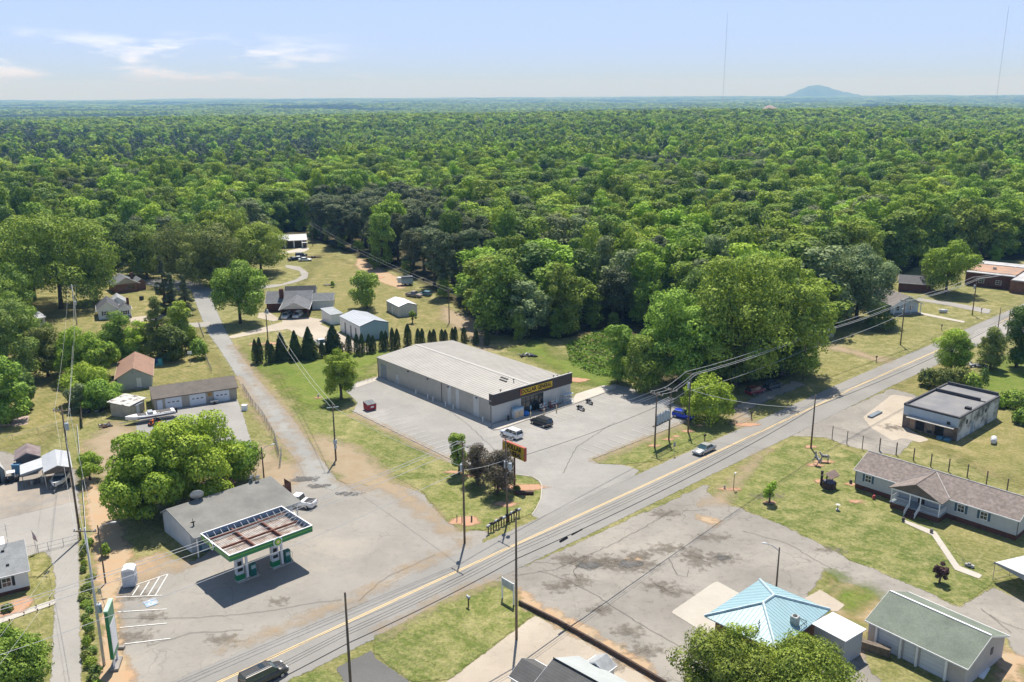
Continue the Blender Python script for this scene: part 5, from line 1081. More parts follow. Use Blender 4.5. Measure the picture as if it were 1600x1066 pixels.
b = MB(); b.slab([(1.0, -1.1, 2.5), (L-.4, -1.1, 2.5), (L-.4, -.075, 2.75), (1.0, -.075, 2.75)], .1); b.build('awning', M('awning_pale', (.50, .48, .44), .8, .25, 1), de)
for u, w_, m_ in ((1.4, .9, M('tan_board', (.34, .24, .17), .8)), (2.5, 1.6, DARKM), (4.6, 1.0, GLASS), (6.0, 1.6, DARKM)): b = MB(); wbox(b, f, u, u+w_, .25, 2.2, .033, .06); b.build('boarded_window' if u < 2 else 'window', m_, de)
b = MB(); wbox(b, f, 8.0, 8.6, 2.75, 3.3, .073, .16); b.build('wall_box', BLACK, de)
for k, (u, z_) in enumerate(((3.2, 2.5), (11.5, 2.6))): fe = side_frame('E', L, W_); b = MB(); wbox(b, fe, u, u+.7, z_, z_+.8, .003, .03); b.build('window', DARKM, de)
door(de, side_frame('E', L, W_), 5.6, 0, 1.1, 2.3, M('blue_grey_door', (.28, .36, .46), .6))
b = MB(); b.box(L-1.6, 5.9, hb2-.145, L-.6, 6.7, hb2+.25); b.build('roof_box', BLACK, rf)
for u in (7.0, 8.2): b = MB(); b.box(0, 0, 0, 1.0, .9, .45); o = b.build('blue_board', M('tarp_blue', (.10, .25, .38), .6), loc=de.location+Vector((math.cos(rz)*u+math.sin(rz)*1.3, math.sin(rz)*u-math.cos(rz)*1.3, 0))); o.rotation_euler.z = rz; tag(o, ('left' if u < 8 else 'right')+' low blue covered pallet at the front corner of the derelict shop', 'pallet')
# ---- green-roofed garage
loc, rz, L = site((1351.6, 969), (1512.8, 1046), None, 2.7)
GG = M('green_shingle', (.20, .235, .19), .9, .15, .5, col2=(.145, .17, .14), fine=(5, .35), thr=(.4, .7)); W_ = (G(1565, 988, 2.7)-G(1512.8, 1046, 2.7)).length-.8
rz = AZ(G(1351.6, 969, 2.7), G(1512.8, 1046, 2.7)); d0 = Vector((math.cos(rz), math.sin(rz), 0)); n0 = Vector((-d0.y, d0.x, 0)); L -= .6; W_ = abs((G(1565, 988, 2.7)-G(1512.8, 1046, 2.7)).dot(n0))-.8
gg = E('triple_garage', loc+d0*.3+n0*.4, rz, 'grey garage with a faded green shingle roof and white roller doors', 'garage')
gable(gg, L, W_, 2.7, 1.75, 'x', .4, M('pinkish_siding', (.50, .47, .47), .7, .08, .7, stripe=(2, .2, .2)), GG, gover=.3)
b = MB(); b.slab([(-.2, W_/2-.02, 2.7+1.75+.24), (L+.2, W_/2-.02, 2.7+1.75+.24), (L+.2, W_/2+.2, 2.7+1.75+.24), (-.2, W_/2+.2, 2.7+1.75+.24)], .08); b.build('ridge_cap', TRIM, gg)
f = side_frame('S', L, W_); GD = M('garage_door_white', (.62, .66, .72), .6, .06, .8, stripe=(2, .5, .3))
for k, (a, c) in enumerate(((.115, .35), (.39, .515), (.56, .81))): door(gg, f, L*a, 0, L*(c-a), 2.35, GD, 4, nm='garage_door')
for a in (.10, .36, .53, .82): b = MB(); wbox(b, f, L*a-.1, L*a+.12, 0, 2.6, .07, .35); b.build('pier', TRIM, gg)
for a in (.15, .30, .60, .75): b = MB(); wbox(b, f, L*a, L*a+.8, 2.42, 2.6, .003, .12); b.build('vent', BLACK, gg)
b = MB(); wbox(b, side_frame('E', L, W_), W_*.62, W_*.62+.6, 1.7, 2.5, .003, .05); b.build('vent', M('dark_vent', (.14, .13, .13), .8), gg)
# ---- three-door garage with brown-grey roof
loc, rz, L = site((242, 642.5), (371, 623.5)); W_ = 7.6
tg = E('triple_garage', loc, rz, 'tan garage with three white doors below the side road fence', 'garage')
gable(tg, L, W_, 2.55, 1.3, 'x', .35, M('tan_block', (.42, .385, .33), .85, .1, .8, stripe=(2, .2, .2)), M('taupe_shingle', (.175, .155, .135), .9, .15, .6, fine=(4, .35)), gover=.3, fascia=M('brown_fascia', (.10, .075, .06), .8))
f = side_frame('S', L, W_); GD2 = M('door_bluewhite', (.68, .72, .78), .5, .05, 1)
for a, c in ((.13, .325), (.42, .615), (.715, .905)): door(tg, f, L*a, 0, L*(c-a), 2.3, GD2, 4, True, nm='garage_door')
door(tg, f, L*.035, 0, 1.0, 2.1, GD2, 0, nm='door')
b = MB(); wbox(b, f, L*.645, L*.645+.7, 1.5, 2.15, .003, .05); b.build('wall_sign', M('sign_amber', (.50, .26, .04), .6, .3, 6), tg)
t = E('small_trailer', loc+Vector((math.cos(rz)*L*.655+math.sin(rz)*.9, math.sin(rz)*L*.655-math.cos(rz)*.9, 0)), rz, 'small trailer parked between the middle and right doors of the tan garage', 'trailer')
b = MB(); b.box(0, -.5, .35, 1.5, .4, .75); b.build('box', M('trailer_grey', (.35, .37, .38), .6), t)
for y in (-.6,): b = MB(); b.cyl((.75, y-.1, .3), (.75, y+.1, .3), .3, n=14); b.build('wheel', BLACK, t)
# ---- brown-roofed house
loc, rz, L = site((184.7, 610.6), (238, 605)); loc = loc
bh = E('brown_roof_house', loc, rz, 'house with a light brown shingle roof and pale gable end facing the tan garage', 'house')
gable(bh, L, 13, 2.7, 1.9, 'y', .45, M('grey_siding', (.44, .47, .48), .7, .06, 1, stripe=(2, .22, .15)), M('tan_shingle', (.33, .205, .145), .9, .18, .5, col2=(.27, .17, .13), fine=(3, .35)), gover=.4, fascia=M('tan_trim', (.46, .38, .30), .7))
f = side_frame('S', L, 13); door(bh, f, L*.56, .3, .95, 2.05, WHITE); b = MB(); wbox(b, f, L*.5, L*.72, 0, .28, .003, 1.1); b.build('steps', CONCB, bh)
b = MB(); wbox(b, f, L*.46, L*.475, 2.9+.6, 3.8, .003, .1); b.build('gable_vent', BLACK, bh)
# ---- tin shed
loc, rz, L = site((203, 653), (236, 636))
ts = E('tin_shed', loc, rz, 'shabby cream shed with a flaking white tin roof behind the boat', 'shed')
b = MB(); b.box(0, 0, 0, 4.6, 4.2, 2.5); b.build('wall', M('cream_boards', (.50, .45, .36), .8, .15, 1), ts)
b = MB(); b.slab([(-.4, -.5, 2.55), (5.0, -.5, 2.55), (5.0, 4.6, 3.0), (-.4, 4.6, 3.0)], .1); b.build('roof', M('flaking_roof', (.50, .49, .46), .8, .3, 1.2, col2=(.16, .15, .15), thr=(.52, .6)), ts)
f = side_frame('S', 4.6, 4.2); door(ts, f, 2.1, 0, .9, 1.95, WHITE); b = MB(); wbox(b, f, 1.2, 3.4, 2.1, 2.2, .003, .8); b.build('door_hood', M('hood_grey', (.30, .33, .36), .7), ts)
# ---- white house bottom left
z2 = 2.9; ec = G(45, 888, z2); fa = AZ(G(6.6, 931), G(47.8, 920.6))
d0 = Vector((math.cos(fa), math.sin(fa), 0)); n0 = Vector((-d0.y, d0.x, 0)); cor = G(47.8, 920.6)-n0*0; Lw = 12.0
wh = E('white_house', cor-d0*Lw, fa, 'white-sided house with a light grey roof cut off by the left edge of the frame', 'house')
gable(wh, Lw, 8.5, 2.75, 2.1, 'x', .35, SIDW, M('light_grey_shingle', (.33, .345, .35), .9, .12, .7, fine=(4, .3)), gover=.25, z0=.5)
b = MB(); b.box(.03, .03, 0, Lw-.03, 8.47, .5); b.build('foundation', BRICKD, wh)
f = side_frame('S', Lw, 8.5); window(wh, f, Lw-3.0, 1.1, 1.1, 1.25, M('charcoal_shutter', (.04, .045, .05), .6))
b = MB(); b.box(Lw-6.4, -1.9, 0, Lw-4.4, -.02, .45); b.build('porch_base', BRICK, wh)
for x in (Lw-6.3, Lw-4.6): b = MB(); b.box(x, -1.85, .45, x+.16, -1.7, 2.6); b.build('porch_post', TRIM, wh)
b = MB(); b.slab([(Lw-6.7, -2.2, 2.75), (Lw-4.2, -2.2, 2.75), (Lw-4.2, -.37, 2.95), (Lw-6.7, -.37, 2.95)], .12); b.build('porch_roof', TRIM, wh)
b = MB(); b.box(Lw-8.5, 8.6, 2.3, Lw-2.0, 12.5, 2.42); b.box(Lw-8.3, 8.5, 0, Lw-2.2, 12.3, 2.3); b.build('rear_wing', TRIM, wh)
for x, y in ((Lw-2.5, 3.1), (Lw-2.2, 1.0)): b = MB(); zz = 2.9+2.1*y/4.25; b.box(x, y, zz, x+.35, y+.25, zz+.18); b.build('roof_vent', BLACK, wh)
b = MB(); b.tube([(Lw-1.6, 4.4, 4.9), (Lw-1.6, 4.4, 7.6)], .03); b.tube([(Lw-2.1, 4.4, 7.3), (Lw-1.1, 4.4, 7.3)], .015); b.tube([(Lw-1.9, 4.2, 6.9), (Lw-1.3, 4.6, 6.9)], .015); b.tube([(Lw-1.6, 4.0, 5.6), (Lw-1.6, 4.8, 5.9)], .02); b.build('antenna', STEEL, wh)
patch('mulch_bed', [(5, 945), (44, 932), (52, 940), (40, 955), (5, 965), (-10, 966)], M('red_mulch_bed', (.36, .15, .11), .9) if False else REDD, 9, margin=.3, res=.4)
# ---- sheds on the left
def metal_carport(root, L, W, h, rise, mat, ribm, panel=None, over=.1):
    gable(root, L, W, h, rise, 'y', over, None, mat, gover=.1, fascia=None, skip_wall=True, ribs=.45, ribmat=ribm, th=.05)
WMR = M('white_metal_roof', (.62, .64, .66), .45, .06, .5, spec=.5); WMB = M('white_metal_rib', (.50, .52, .55), .45, .06, .5)
a_ = G(73, 766); b_ = G(116, 758); rz = AZ(a_, b_)
cp = E('boat_carport', a_, rz, 'white ribbed metal carport sheltering a boat beside the left pole line', 'carport'); Lc = (b_-a_).length; Wc = 7.5
metal_carport(cp, Lc, Wc, 3.0, .75, WMR, WMB)
for x in (0.05, Lc-.05):
    for y in (.1, Wc/2, Wc-.1): b = MB(); b.box(x-.05, y-.05, 0, x+.05, y+.05, 3.0); b.build('post', STEEL, cp)
for x in (-.03, Lc+.01): b = MB(); b.box(x, .15, 1.6, x+.02, Wc-.15, 2.95); b.build('side_panel', WMR, cp)
b = MB(); b.add([(0, -.02, 2.6), (Lc, -.02, 2.6), (Lc, -.02, 3.0), (Lc/2, -.02, 3.72), (0, -.02, 3.0), (0, 0, 2.6), (Lc, 0, 2.6), (Lc, 0, 3.0), (Lc/2, 0, 3.72), (0, 0, 3.0)], [(0, 1, 2, 3, 4), (9, 8, 7, 6, 5), (0, 5, 6, 1)]); b.build('gable_panel', M('brown_edge', (.17, .14, .12), .7), cp)
t = E('lean_to', G(37, 762), rz, 'pale lean-to canopy between the boat carport and the dark shed', 'lean-to'); Ll = (G(70, 757)-G(37, 762)).length
b = MB(); b.slab([(-.2, -.2, 2.35), (Ll+.1, -.2, 3.0), (Ll+.1, 4.2, 3.0), (-.2, 4.2, 2.35)], .07); b.build('roof', M('lean_roof', (.50, .52, .53), .6, .08, .7), t)
b = MB(); b.ext([(-.2, -.23, 2.3), (Ll+.1, -.23, 2.95), (Ll+.1, -.23, 2.65), (-.2, -.23, 1.95)], (0, .025, 0)); b.build('front_panel', M('lean_panel', (.34, .37, .38), .6), t)
for x in (0, Ll-.1): b = MB(); b.box(x, 0, 0, x+.1, .1, 2.3); b.build('post', WOODP, t)
rr3 = random.Random(3)
for k in range(9): b = MB(); b.box(0, 0, 0, rr3.uniform(.3, .8), rr3.uniform(.3, .6), rr3.uniform(.3, .9)); o = b.build('storage_box', M('junk_%d' % (k % 3), [(.28, .20, .12), (.35, .35, .33), (.10, .10, .12)][k % 3], .8), loc=t.location+Vector((math.cos(rz)*(.4+k*.45), math.sin(rz)*(.4+k*.45)+rr3.uniform(0, 1.2), 0))); o.rotation_euler.z = rz+rr3.uniform(-.4, .4); tag(o, 'box of clutter stored under the pale lean-to canopy', 'box', 'clutter under the lean-to')
loc, rz2, Ls = site((28, 741), (64, 735)); t = E('dark_shed', loc, rz2, 'dark grey shed with a mottled brown roof behind the lean-to canopy', 'shed')
gable(t, Ls, 4.6, 2.5, .85, 'y', .2, M('dark_grey_boards', (.09, .10, .115), .8, .15, 1), M('mottled_brown_roof', (.24, .20, .19), .85, .25, .8, col2=(.15, .11, .12)), fascia=M('grey_edge', (.2, .2, .2), .7))
loc, rz2, Ls = site((-28, 762), (10, 753)); t = E('barn_shed', loc, rz2, 'small barn-style shed with a light grey roof at the left edge of the frame', 'shed')
b = MB(); Lb = Ls; P = [(0, 0, 0), (Lb, 0, 0), (Lb, 0, 2.0), (Lb-.7, 0, 3.1), (Lb/2, 0, 3.7), (.7, 0, 3.1), (0, 0, 2.0)]; b.ext(P, (0, 5, 0)); b.build('wall', M('bluegrey_shed', (.17, .22, .25), .7, .08, 1, stripe=(2, .2, .2)), t)
b = MB(); Q = [(Lb+.15, 1.85), (Lb-.7, 3.15), (Lb/2, 3.78), (.7, 3.15), (-.15, 1.85)]
for (xa, za_), (xb_, zb_) in zip(Q[:-1], Q[1:]): b.slab([(xa, -.25, za_+.06), (xa, 5.25, za_+.06), (xb_, 5.25, zb_+.06), (xb_, -.25, zb_+.06)], .08)
b.build('roof', M('pale_shed_roof', (.46, .47, .46), .8, .08, .8), t); b = MB(); wbox(b, side_frame('S', Lb, 5), Lb*.35, Lb*.8, 0, 2.0, .003, .04); b.build('doorway', DARKM, t)
b = MB(); b.box(0, 0, 0, 1.2, .9, 1.9); b.box(-.05, -.05, 1.903, 1.25, .95, 1.97); o = b.build('storage_cabinet', M('cabinet_blue', (.10, .24, .42), .6), loc=G(20, 744)); tag(o, 'blue upright cabinet between the barn-style shed and the dark shed', 'cabinet')
# ---- houses upper left
CHR = M('charcoal_shingle', (.10, .105, .12), .9, .15, .6, fine=(3, .3)); GYR = M('mid_grey_shingle', (.17, .18, .195), .9, .15, .6, fine=(3, .3))
loc, rz, L = site((180, 459), (230, 453)); t = E('brick_house', loc, rz, 'brick house with a grey hipped roof and chimney in the upper left yard', 'house')
gable(t, L*.74, 8.5, 2.7, 2.0, 'y', .5, BRICK, GYR, fascia=TRIM); gable(t, L*.26-.02, 6.5, 2.5, 1.0, 'y', .4, BRICK, GYR, x0=L*.74+.02, y0=1.0, fascia=None, rname='wing_roof', wname='wing_wall')
b = MB(); b.add([(.2, -.03, 2.75), (L*.74-.2, -.03, 2.75), (L*.37, -.03, 4.4), (.2, -.01, 2.75), (L*.74-.2, -.01, 2.75), (L*.37, -.01, 4.4)], [(0, 1, 2), (5, 4, 3)]); b.build('gable_panel', M('cream_gable', (.50, .46, .40), .7), t)
b = MB(); b.box(L*.6, 3.0, 2.8, L*.6+.8, 3.8, 5.6); b.build('chimney', BRICKD, t); window(t, side_frame('S', L, 8), L*.4, 1.1, 2.2, 1.1, frame=M('brown_frame', (.2, .1, .07), .7))
loc, rz, L = site((154.5, 500), (205.7, 495)); t = E('white_gabled_house', loc, rz, 'white house with charcoal gabled roofs and a small front porch in the upper left', 'house')
gable(t, L*.62, 8.5, 2.7, 2.1, 'y', .4, SIDW, CHR, gover=.35); gable(t, L*.36, 4.0, 2.5, 1.2, 'y', .35, SIDW, CHR, x0=L*.63, y0=-.6, rname='porch_roof', wname='porch_wall'); gable(t, L*.5, 6, 2.6, 1.6, 'y', .3, SIDW, M('light_roof', (.36, .38, .40), .8), x0=L*.4, y0=8.6, rname='rear_roof', wname='rear_wall')
f = side_frame('S', L, 8); window(t, f, 1.3, 1.1, .9, 1.2, BLACK); window(t, lambda u, d, z: (u, -d-.6, z), L*.74, 1.0, 1.3, 1.1, BLACK); b = MB(); b.box(L*.9, 3, 3.0, L*.9+.7, 3.7, 4.9); b.build('chimney', BRICKD, t); b = MB(); b.box(L*.66, -1.9, 0, L, -.65, .5); b.build('porch_deck', M('porch_dark', (.10, .12, .15), .7), t)
loc, rz, L = site((40, 516), (72, 510)); t = E('cottage', loc, rz, 'small white cottage with a pale flat-pitched roof near the left edge', 'house')
gable(t, L, 8, 2.6, .9, 'x', .3, M('cottage_wall', (.50, .49, .52), .8, .08, 1), M('cottage_roof', (.42, .43, .46), .8, .15, .8)); f = side_frame('S', L, 8); door(t, f, .7, 0, .9, 2.0, M('brown_door', (.26, .16, .10), .7)); window(t, f, L*.55, 1.0, 1.3, 1.1, BLACK)
# ---- hipped house with carport
loc, rz, L = site((439, 498), (482, 496.5)); t = E('hipped_house', loc, rz, 'grey-roofed brick house with two cars under its front gable carport', 'house')
for x in (0, L/2-.1, L-.2): b = MB(); b.box(x, 0, 0, x+.3, .3, 2.6); b.build('carport_post', BRICKD, t)
gable(t, L, 9, 2.6, 1.9, 'y', .4, None, GYR, skip_wall=True, rname='carport_roof')
b = MB(); b.add([(0, .05, 2.65), (L, .05, 2.65), (L/2, .05, 4.45), (0, .15, 2.65), (L, .15, 2.65), (L/2, .15, 4.45)], [(0, 1, 2), (5, 4, 3), (0, 3, 4, 1)]); b.build('gable_panel', M('pale_gable', (.56, .54, .52), .7), t)
b = MB(); b.box(.2, 6.5, 0, L-.2, 8.9, 2.6); b.build('rear_wall', BRICKD, t)
gable(t, L+5, 9, 2.7, 2.2, 'x', .5, BRICKD, GYR, x0=-5, y0=9.2, rname='roof'); gable(t, 6, 8, 2.7, 1.2, 'x', .4, WHITE, M('wing_shingle', (.15, .165, .175), .9), x0=L+.3, y0=10, rname='wing_roof', wname='wing_wall')
gable(t, 9, 6, 2.8, 1.6, 'x', .3, WHITE, M('black_shingle', (.045, .05, .055), .9), x0=-1, y0=20, rname='rear_roof', wname='rear_wing')
b = MB(); b.box(-1.4, 10.5, 3.2, -.2, 11.6, 6.2); b.build('chimney', BRICKD, t); window(t, side_frame('S', L, 18.4), -4.5, 1, 1.4, 1.2) if False else None
patch('patio', [(405, 489), (420, 488), (438, 499), (430, 503), (402, 497)], CONC2, 6, margin=.5)
# ---- far garage
loc, rz, L = site((430, 389), (479.5, 386.5)); t = E('far_garage', loc, rz, 'low dark garage with a long pale metal roof at the far end of the field', 'garage')
gable(t, L, 9, 3.2, 1.6, 'x', .5, M('brown_metal', (.12, .09, .085), .7), M('pale_grey_metal', (.42, .44, .46), .5, .06, .4), ribs=1.2); f = side_frame('S', L, 9)
for a in (.35, .62): door(t, f, L*a, 0, L*.2, 2.6, M('dark_door', (.055, .045, .045), .7), 4, nm='garage_door')
for a in (.3, .58, .84): b = MB(); wbox(b, f, L*a, L*a+.5, 0, 3.1, .003, .12); b.build('pier', TRIM, t)
b = MB(); b.box(L*.84, -2.2, 2.2, L+.3, -.5, 2.35); b.box(L*.85, -2.1, 0, L*.85+.15, -1.95, 2.2); b.box(L, -2.1, 0, L+.15, -1.95, 2.2); b.build('porch', WHITE, t)
# ---- blue metal building and neighbours
LB = M('light_blue_metal', (.30, .44, .52), .5, .06, .5, stripe=(0, .5, .25)); GYM = M('pale_grey_roof', (.50, .53, .56), .45, .05, .4)
loc, rz, L = site((563.7, 534), (616, 531)); C_ = G(532, 517); d0 = Vector((math.cos(rz), math.sin(rz), 0)); n0 = Vector((-d0.y, d0.x, 0)); W_ = max(10, (C_-loc).dot(n0)); sk = (C_-loc).dot(d0); print('blue bld', L, W_, sk, math.degrees(rz))
rz -= math.atan2(-sk, W_)*-.5 if False else 0
t = E('metal_workshop', loc, AZ(loc, C_)-R(90), 'light blue metal workshop with a pale roof behind the clipped tree row', 'workshop'); W_ = (C_-loc).length; L = L*.93
gable(t, L, W_, 3.9, 1.1, 'y', .1, LB, GYM, gover=.08, fascia=M('blue_trim', (.14, .18, .22), .5), ribs=1.2, ribmat=GYM)
f = side_frame('W', L, W_); b = MB(); wbox(b, f, .02, W_-.02, 0, 3.85, .003, .03); b.build('side_wall', M('white_metal_side', (.66, .68, .70), .5, .05, .5, stripe=(1, .5, .2)), t)
for a in (.18, .42, .7): b = MB(); wbox(b, f, W_*a, W_*a+.8, 0, 3.0, .033, .06); b.build('door', M('dark_steel_door', (.12, .15, .18), .5), t)
loc, rz, L = site((518, 508), (535, 505.5)); t = E('storage_container', loc, rz, 'small white storage building left of the light blue workshop', 'storage building')
b = MB(); b.box(0, 0, 0, L, 7, 2.8); b.build('wall', WHITE, t); b = MB(); b.slab([(-.3, -.3, 2.9), (L+.3, -.3, 2.9), (L+.3, 7.3, 3.3), (-.3, 7.3, 3.3)], .12); b.build('roof', M('container_roof', (.34, .37, .39), .6), t)
loc, rz, L = site((624, 496), (653.7, 491.6)); C_ = G(604.5, 485.7); W_ = (C_-loc).length; t = E('white_metal_shed', loc, AZ(loc, C_)-R(90), 'white metal shed with a bright roof standing alone in the yellow field', 'shed')
gable(t, L*.92, W_, 2.9, .85, 'y', .08, M('white_shed_metal', (.55, .57, .58), .5, .05, .6, stripe=(0, .5, .2)), M('bright_white_roof', (.76, .77, .78), .45, .04, .5), gover=.05, fascia=M('dark_edge', (.12, .13, .14), .5)); b = MB(); wbox(b, side_frame('W', L, W_), W_*.5, W_*.5+.9, 0, 2.1, .003, .04); b.build('door', WHITE, t)
loc, rz, L = site((628, 447), (646, 446)); t = E('camper', loc, rz, 'small pale blue and white trailer parked against the woods beside the field', 'trailer'); b = MB(); b.box(0, 0, .5, L, 2.4, 2.5); b.build('body', M('camper_blue', (.38, .50, .58), .5), t, bevel=.1); b = MB(); b.box(0, 0, 2.5, L, 2.4, 2.9); b.build('roof', M('camper_roof', (.10, .12, .14), .5), t)
b = MB(); b.box(-1.2, .3, .9, -.02, 2.1, 2.7); b.build('nose', WHITE, t)
for x in (L*.3, L*.7): b = MB(); b.cyl((x, -.05, .35), (x, .15, .35), .35, n=12); b.build('wheel', BLACK, t)
# ---- small grey-roofed house, right
ea = G(1397.5, 477, 3.0); eb = G(1432.5, 470.8, 3.0); ec_ = G(1373.7, 457.4, 3.0); rz = AZ(ea, eb); L = (eb-ea).length-1; W_ = (ec_-ea).length-1; ax = AZ(ea, ec_)-R(90)
t = E('small_house', Vector((ea.x, ea.y, 0)), (rz+ax)/2, 'small blue-white house with a grey gabled roof and columned porch beside the main road', 'house')
gable(t, L, W_, 3.0, 2.3, 'y', .5, M('pale_blue_siding', (.50, .58, .64), .7, .05, 1, stripe=(2, .2, .2)), M('warm_grey_shingle', (.235, .215, .20), .9, .12, .6, fine=(3, .3)), gover=1.6, y0=1.5)
f = lambda u, d, z: (u, 1.5-d, z); window(t, f, L*.2, .9, 1.0, 1.4); window(t, f, L*.68, .9, 1.0, 1.4); door(t, f, L*.45, .2, .95, 2.1, WHITE)
for x in (.1, L*.33, L*.63, L-.25): b = MB(); b.box(x, .1, .3, x+.18, .28, 3.0); b.build('porch_column', TRIM, t)
b = MB(); b.box(0, 0, 0, L, 1.45, .3); b.build('porch_floor', CONCB, t)
# ---- overgrown old shed
loc, rz, L = site((1264, 534), (1303, 526)); t = E('old_shed', loc, rz, 'derelict grey-white shed swallowed by the tree thicket beside the lawn', 'shed'); gable(t, L, 6, 2.5, 2.2, 'y', .3, dw, M('old_tin', (.32, .33, .33), .7, .2, 1)); 
b = MB(); wbox(b, side_frame('S', L, 6), L*.55, L*.62, 0, 2.4, .003, .08); wbox(b, side_frame('S', L, 6), L*.3, L*.38, 0, 2.4, .003, .08); b.build('corner_boards', TRIM, t)
# ---- long brick building upper right
p0 = G(1507, 445); p1 = G(1600, 456); rz = AZ(p0, p1); t = E('brick_building', p0, rz, 'long low brick building with orange-tan and white flat roofs in the upper right', 'building')
Lb = (p1-p0).length
b = MB(); b.box(0, 0, 0, Lb*.8, 22, 4.2); b.build('wall', BRICKD, t); b = MB(); b.box(Lb*.8+.02, -4, 0, Lb*1.9, 18, 3.8); b.build('side_wing', BRICK, t)
b = MB(); b.box(-.3, -.3, 4.2, Lb*.8+.3, 2.2, 4.45); b.box(-.3, 16.2, 4.2, Lb*.8+.3, 22.3, 4.8); b.box(Lb*.8+.33, -4.3, 3.8, Lb*1.9, 18.3, 4.1); b.build('roof', M('grey_white_roof', (.46, .46, .47), .8, .15, .3), t)
b = MB(); b.box(-.3, 2.23, 4.2, Lb*.8+.3, 16.17, 4.6); b.build('orange_roof', M('orange_tan_roof', (.42, .27, .19), .85, .15, .3), t)
for x in (4, 9, 14, 20): window(t, side_frame('S', Lb, 22), x, 1.2, 1.6, 1.4)
for x, y in ((6, 8), (15, 12), (22, 7)): b = MB(); b.box(x, y, 4.6, x+1, y+.8, 5.3); b.build('roof_vent', STEEL, t)
loc, rz, L = site((1403, 455), (1457, 459)); t = E('red_brick_house', loc, rz, 'red brick house half hidden under trees behind the small grey-roofed house', 'house'); gable(t, L, 9, 2.8, 1.6, 'x', .4, BRICKD, M('dark_shingle', (.12, .12, .13), .9))
# ---- blue hip-roofed shop at the bottom
zb_ = 3.3; c0 = G(1100.6, 962.7, zb_); c1 = G(1187, 905.8, zb_); c2 = G(1294, 955, zb_); ra = AZ(c0, c1); fx = Vector((math.cos(ra), math.sin(ra), 0)); fy = Vector((fx.y, -fx.x, 0))
Lx = (c1-c0).length; Ly = abs((c2-c1).dot(fy)); o0 = c0+fy*Ly; print('blueroof', Lx, Ly)
bs = E('blue_roof_shop', Vector((o0.x, o0.y, 0)), ra, 'low brick shop under a pale blue metal hip roof with vents and a cooling unit', 'shop')
BLR = M('pale_blue_metal', (.30, .46, .51), .45, .06, .5, spec=.5); BRB = M('blue_rib', (.30, .46, .51), .45, .05, .5); BRC = M('pale_ridge', (.52, .66, .72), .5)
iv = .9; b = MB(); b.box(iv, iv, 0, Lx-iv, Ly-iv, zb_-.02); b.build('wall', M('brown_brick', (.27, .15, .10), .9, .18, 1.2, fine=(9, .4), stripe=(2, .2, .3)), bs)
hr = 1.75; hl = min(Lx, Ly)/2-1.0; 
ya, yb_ = Ly*.46, Ly*.54; ym = Ly/2
r0 = Vector((Lx*.40, ym, zb_+hr)); r1 = Vector((Lx*.60, ym, zb_+hr))
A, B, C, D = Vector((0, 0, zb_)), Vector((Lx, 0, zb_)), Vector((Lx, Ly, zb_)), Vector((0, Ly, zb_))
b = MB(); b.add([A, B, C, D, r0, r1]+[v-Vector((0, 0, .12)) for v in (A, B, C, D)], [(0, 1, 5, 4), (2, 3, 4, 5), (3, 0, 4), (1, 2, 5), (0, 6, 7, 1), (1, 7, 8, 2), (2, 8, 9, 3), (3, 9, 6, 0), (9, 8, 7, 6)]); br = b.build('roof', BLR, bs)
k = MB()
def ribsface(p, q, top0, top1, n_):
    # ribs from eave p->q up the slope to the polyline top
    up = Vector((0, 0, .03))
    for i in range(1, n_):
        f_ = i/n_; s_ = p.lerp(q, f_); dirn = (q-p).normalized(); inn = Vector((-dirn.y, dirn.x, 0))
        # march inwards until hitting hip/ridge: solve by height on plane through p,q,top0
        nrm_ = (q-p).cross(top0-p); 
        def zpl(v): return p.z-(nrm_.x*(v.x-p.x)+nrm_.y*(v.y-p.y))/nrm_.z
        best = 0
        for j in range(1, 200):
            v = s_+inn*(j*.05); u_ = (v-p).dot(dirn)
            z_ = zpl(v)
            if z_ > zb_+hr: break
            t0 = (top0-p).dot(dirn); t1 = (top1-p).dot(dirn); dep = (v-p).dot(inn); D0 = (top0-p).dot(inn)
            if u_ < t0*dep/D0 or u_ > (q-p).length-((q-p).length-t1)*dep/D0: break
            best = j
        if best < 3: continue
        e = s_+inn*(best*.05); e.z = zpl(e); k.slab([s_+up-dirn*.025, s_+up+dirn*.025, e+up+dirn*.025, e+up-dirn*.025], .035)
ribsface(A, B, r0, r1, int(Lx/.45)); ribsface(B, C, r1, r1, int(Ly/.45)); ribsface(C, D, r1, r0, int(Lx/.45)); ribsface(D, A, r0, r0, int(Ly/.45)); k.build('roof_ribs', BRB, br)
b = MB()
for p, q in ((A, r0), (B, r1), (C, r1), (D, r0), (r0, r1)): b.tube([p+Vector((0, 0, .05)), q+Vector((0, 0, .05))], .16, 6)
b.build('ridge_cap', BRC, br)
def on_roof(px_, py_, z=zb_+.9):
    w_ = G(px_, py_, z)-Vector((o0.x, o0.y, 0)); return Vector((w_.dot(fx), w_.dot(Vector((-fx.y, fx.x, 0))), z))
for (q, mt, dims) in (((1214, 933), STEEL, (.7, .5, .5)), ((1206, 950), M('vent_pale', (.5, .52, .5), .6), (.45, .45, .45)), ((1242, 968), M('unit_grey', (.42, .45, .44), .6), (.8, .8, .9))):
    p = on_roof(*q); b = MB(); b.box(p.x-dims[0]/2, p.y-dims[1]/2, p.z-.6, p.x+dims[0]/2, p.y+dims[1]/2, p.z+dims[2]*.5); u_ = b.build('roof_vent' if mt is not None and dims[2] < .8 else 'cooling_unit', mt, bs, bevel=.05)
    b = MB(); b.cyl((p.x, p.y, p.z+dims[2]*.5), (p.x, p.y, p.z+dims[2]*.5+.06), .25); b.build('fan_grille', BLACK, u_)
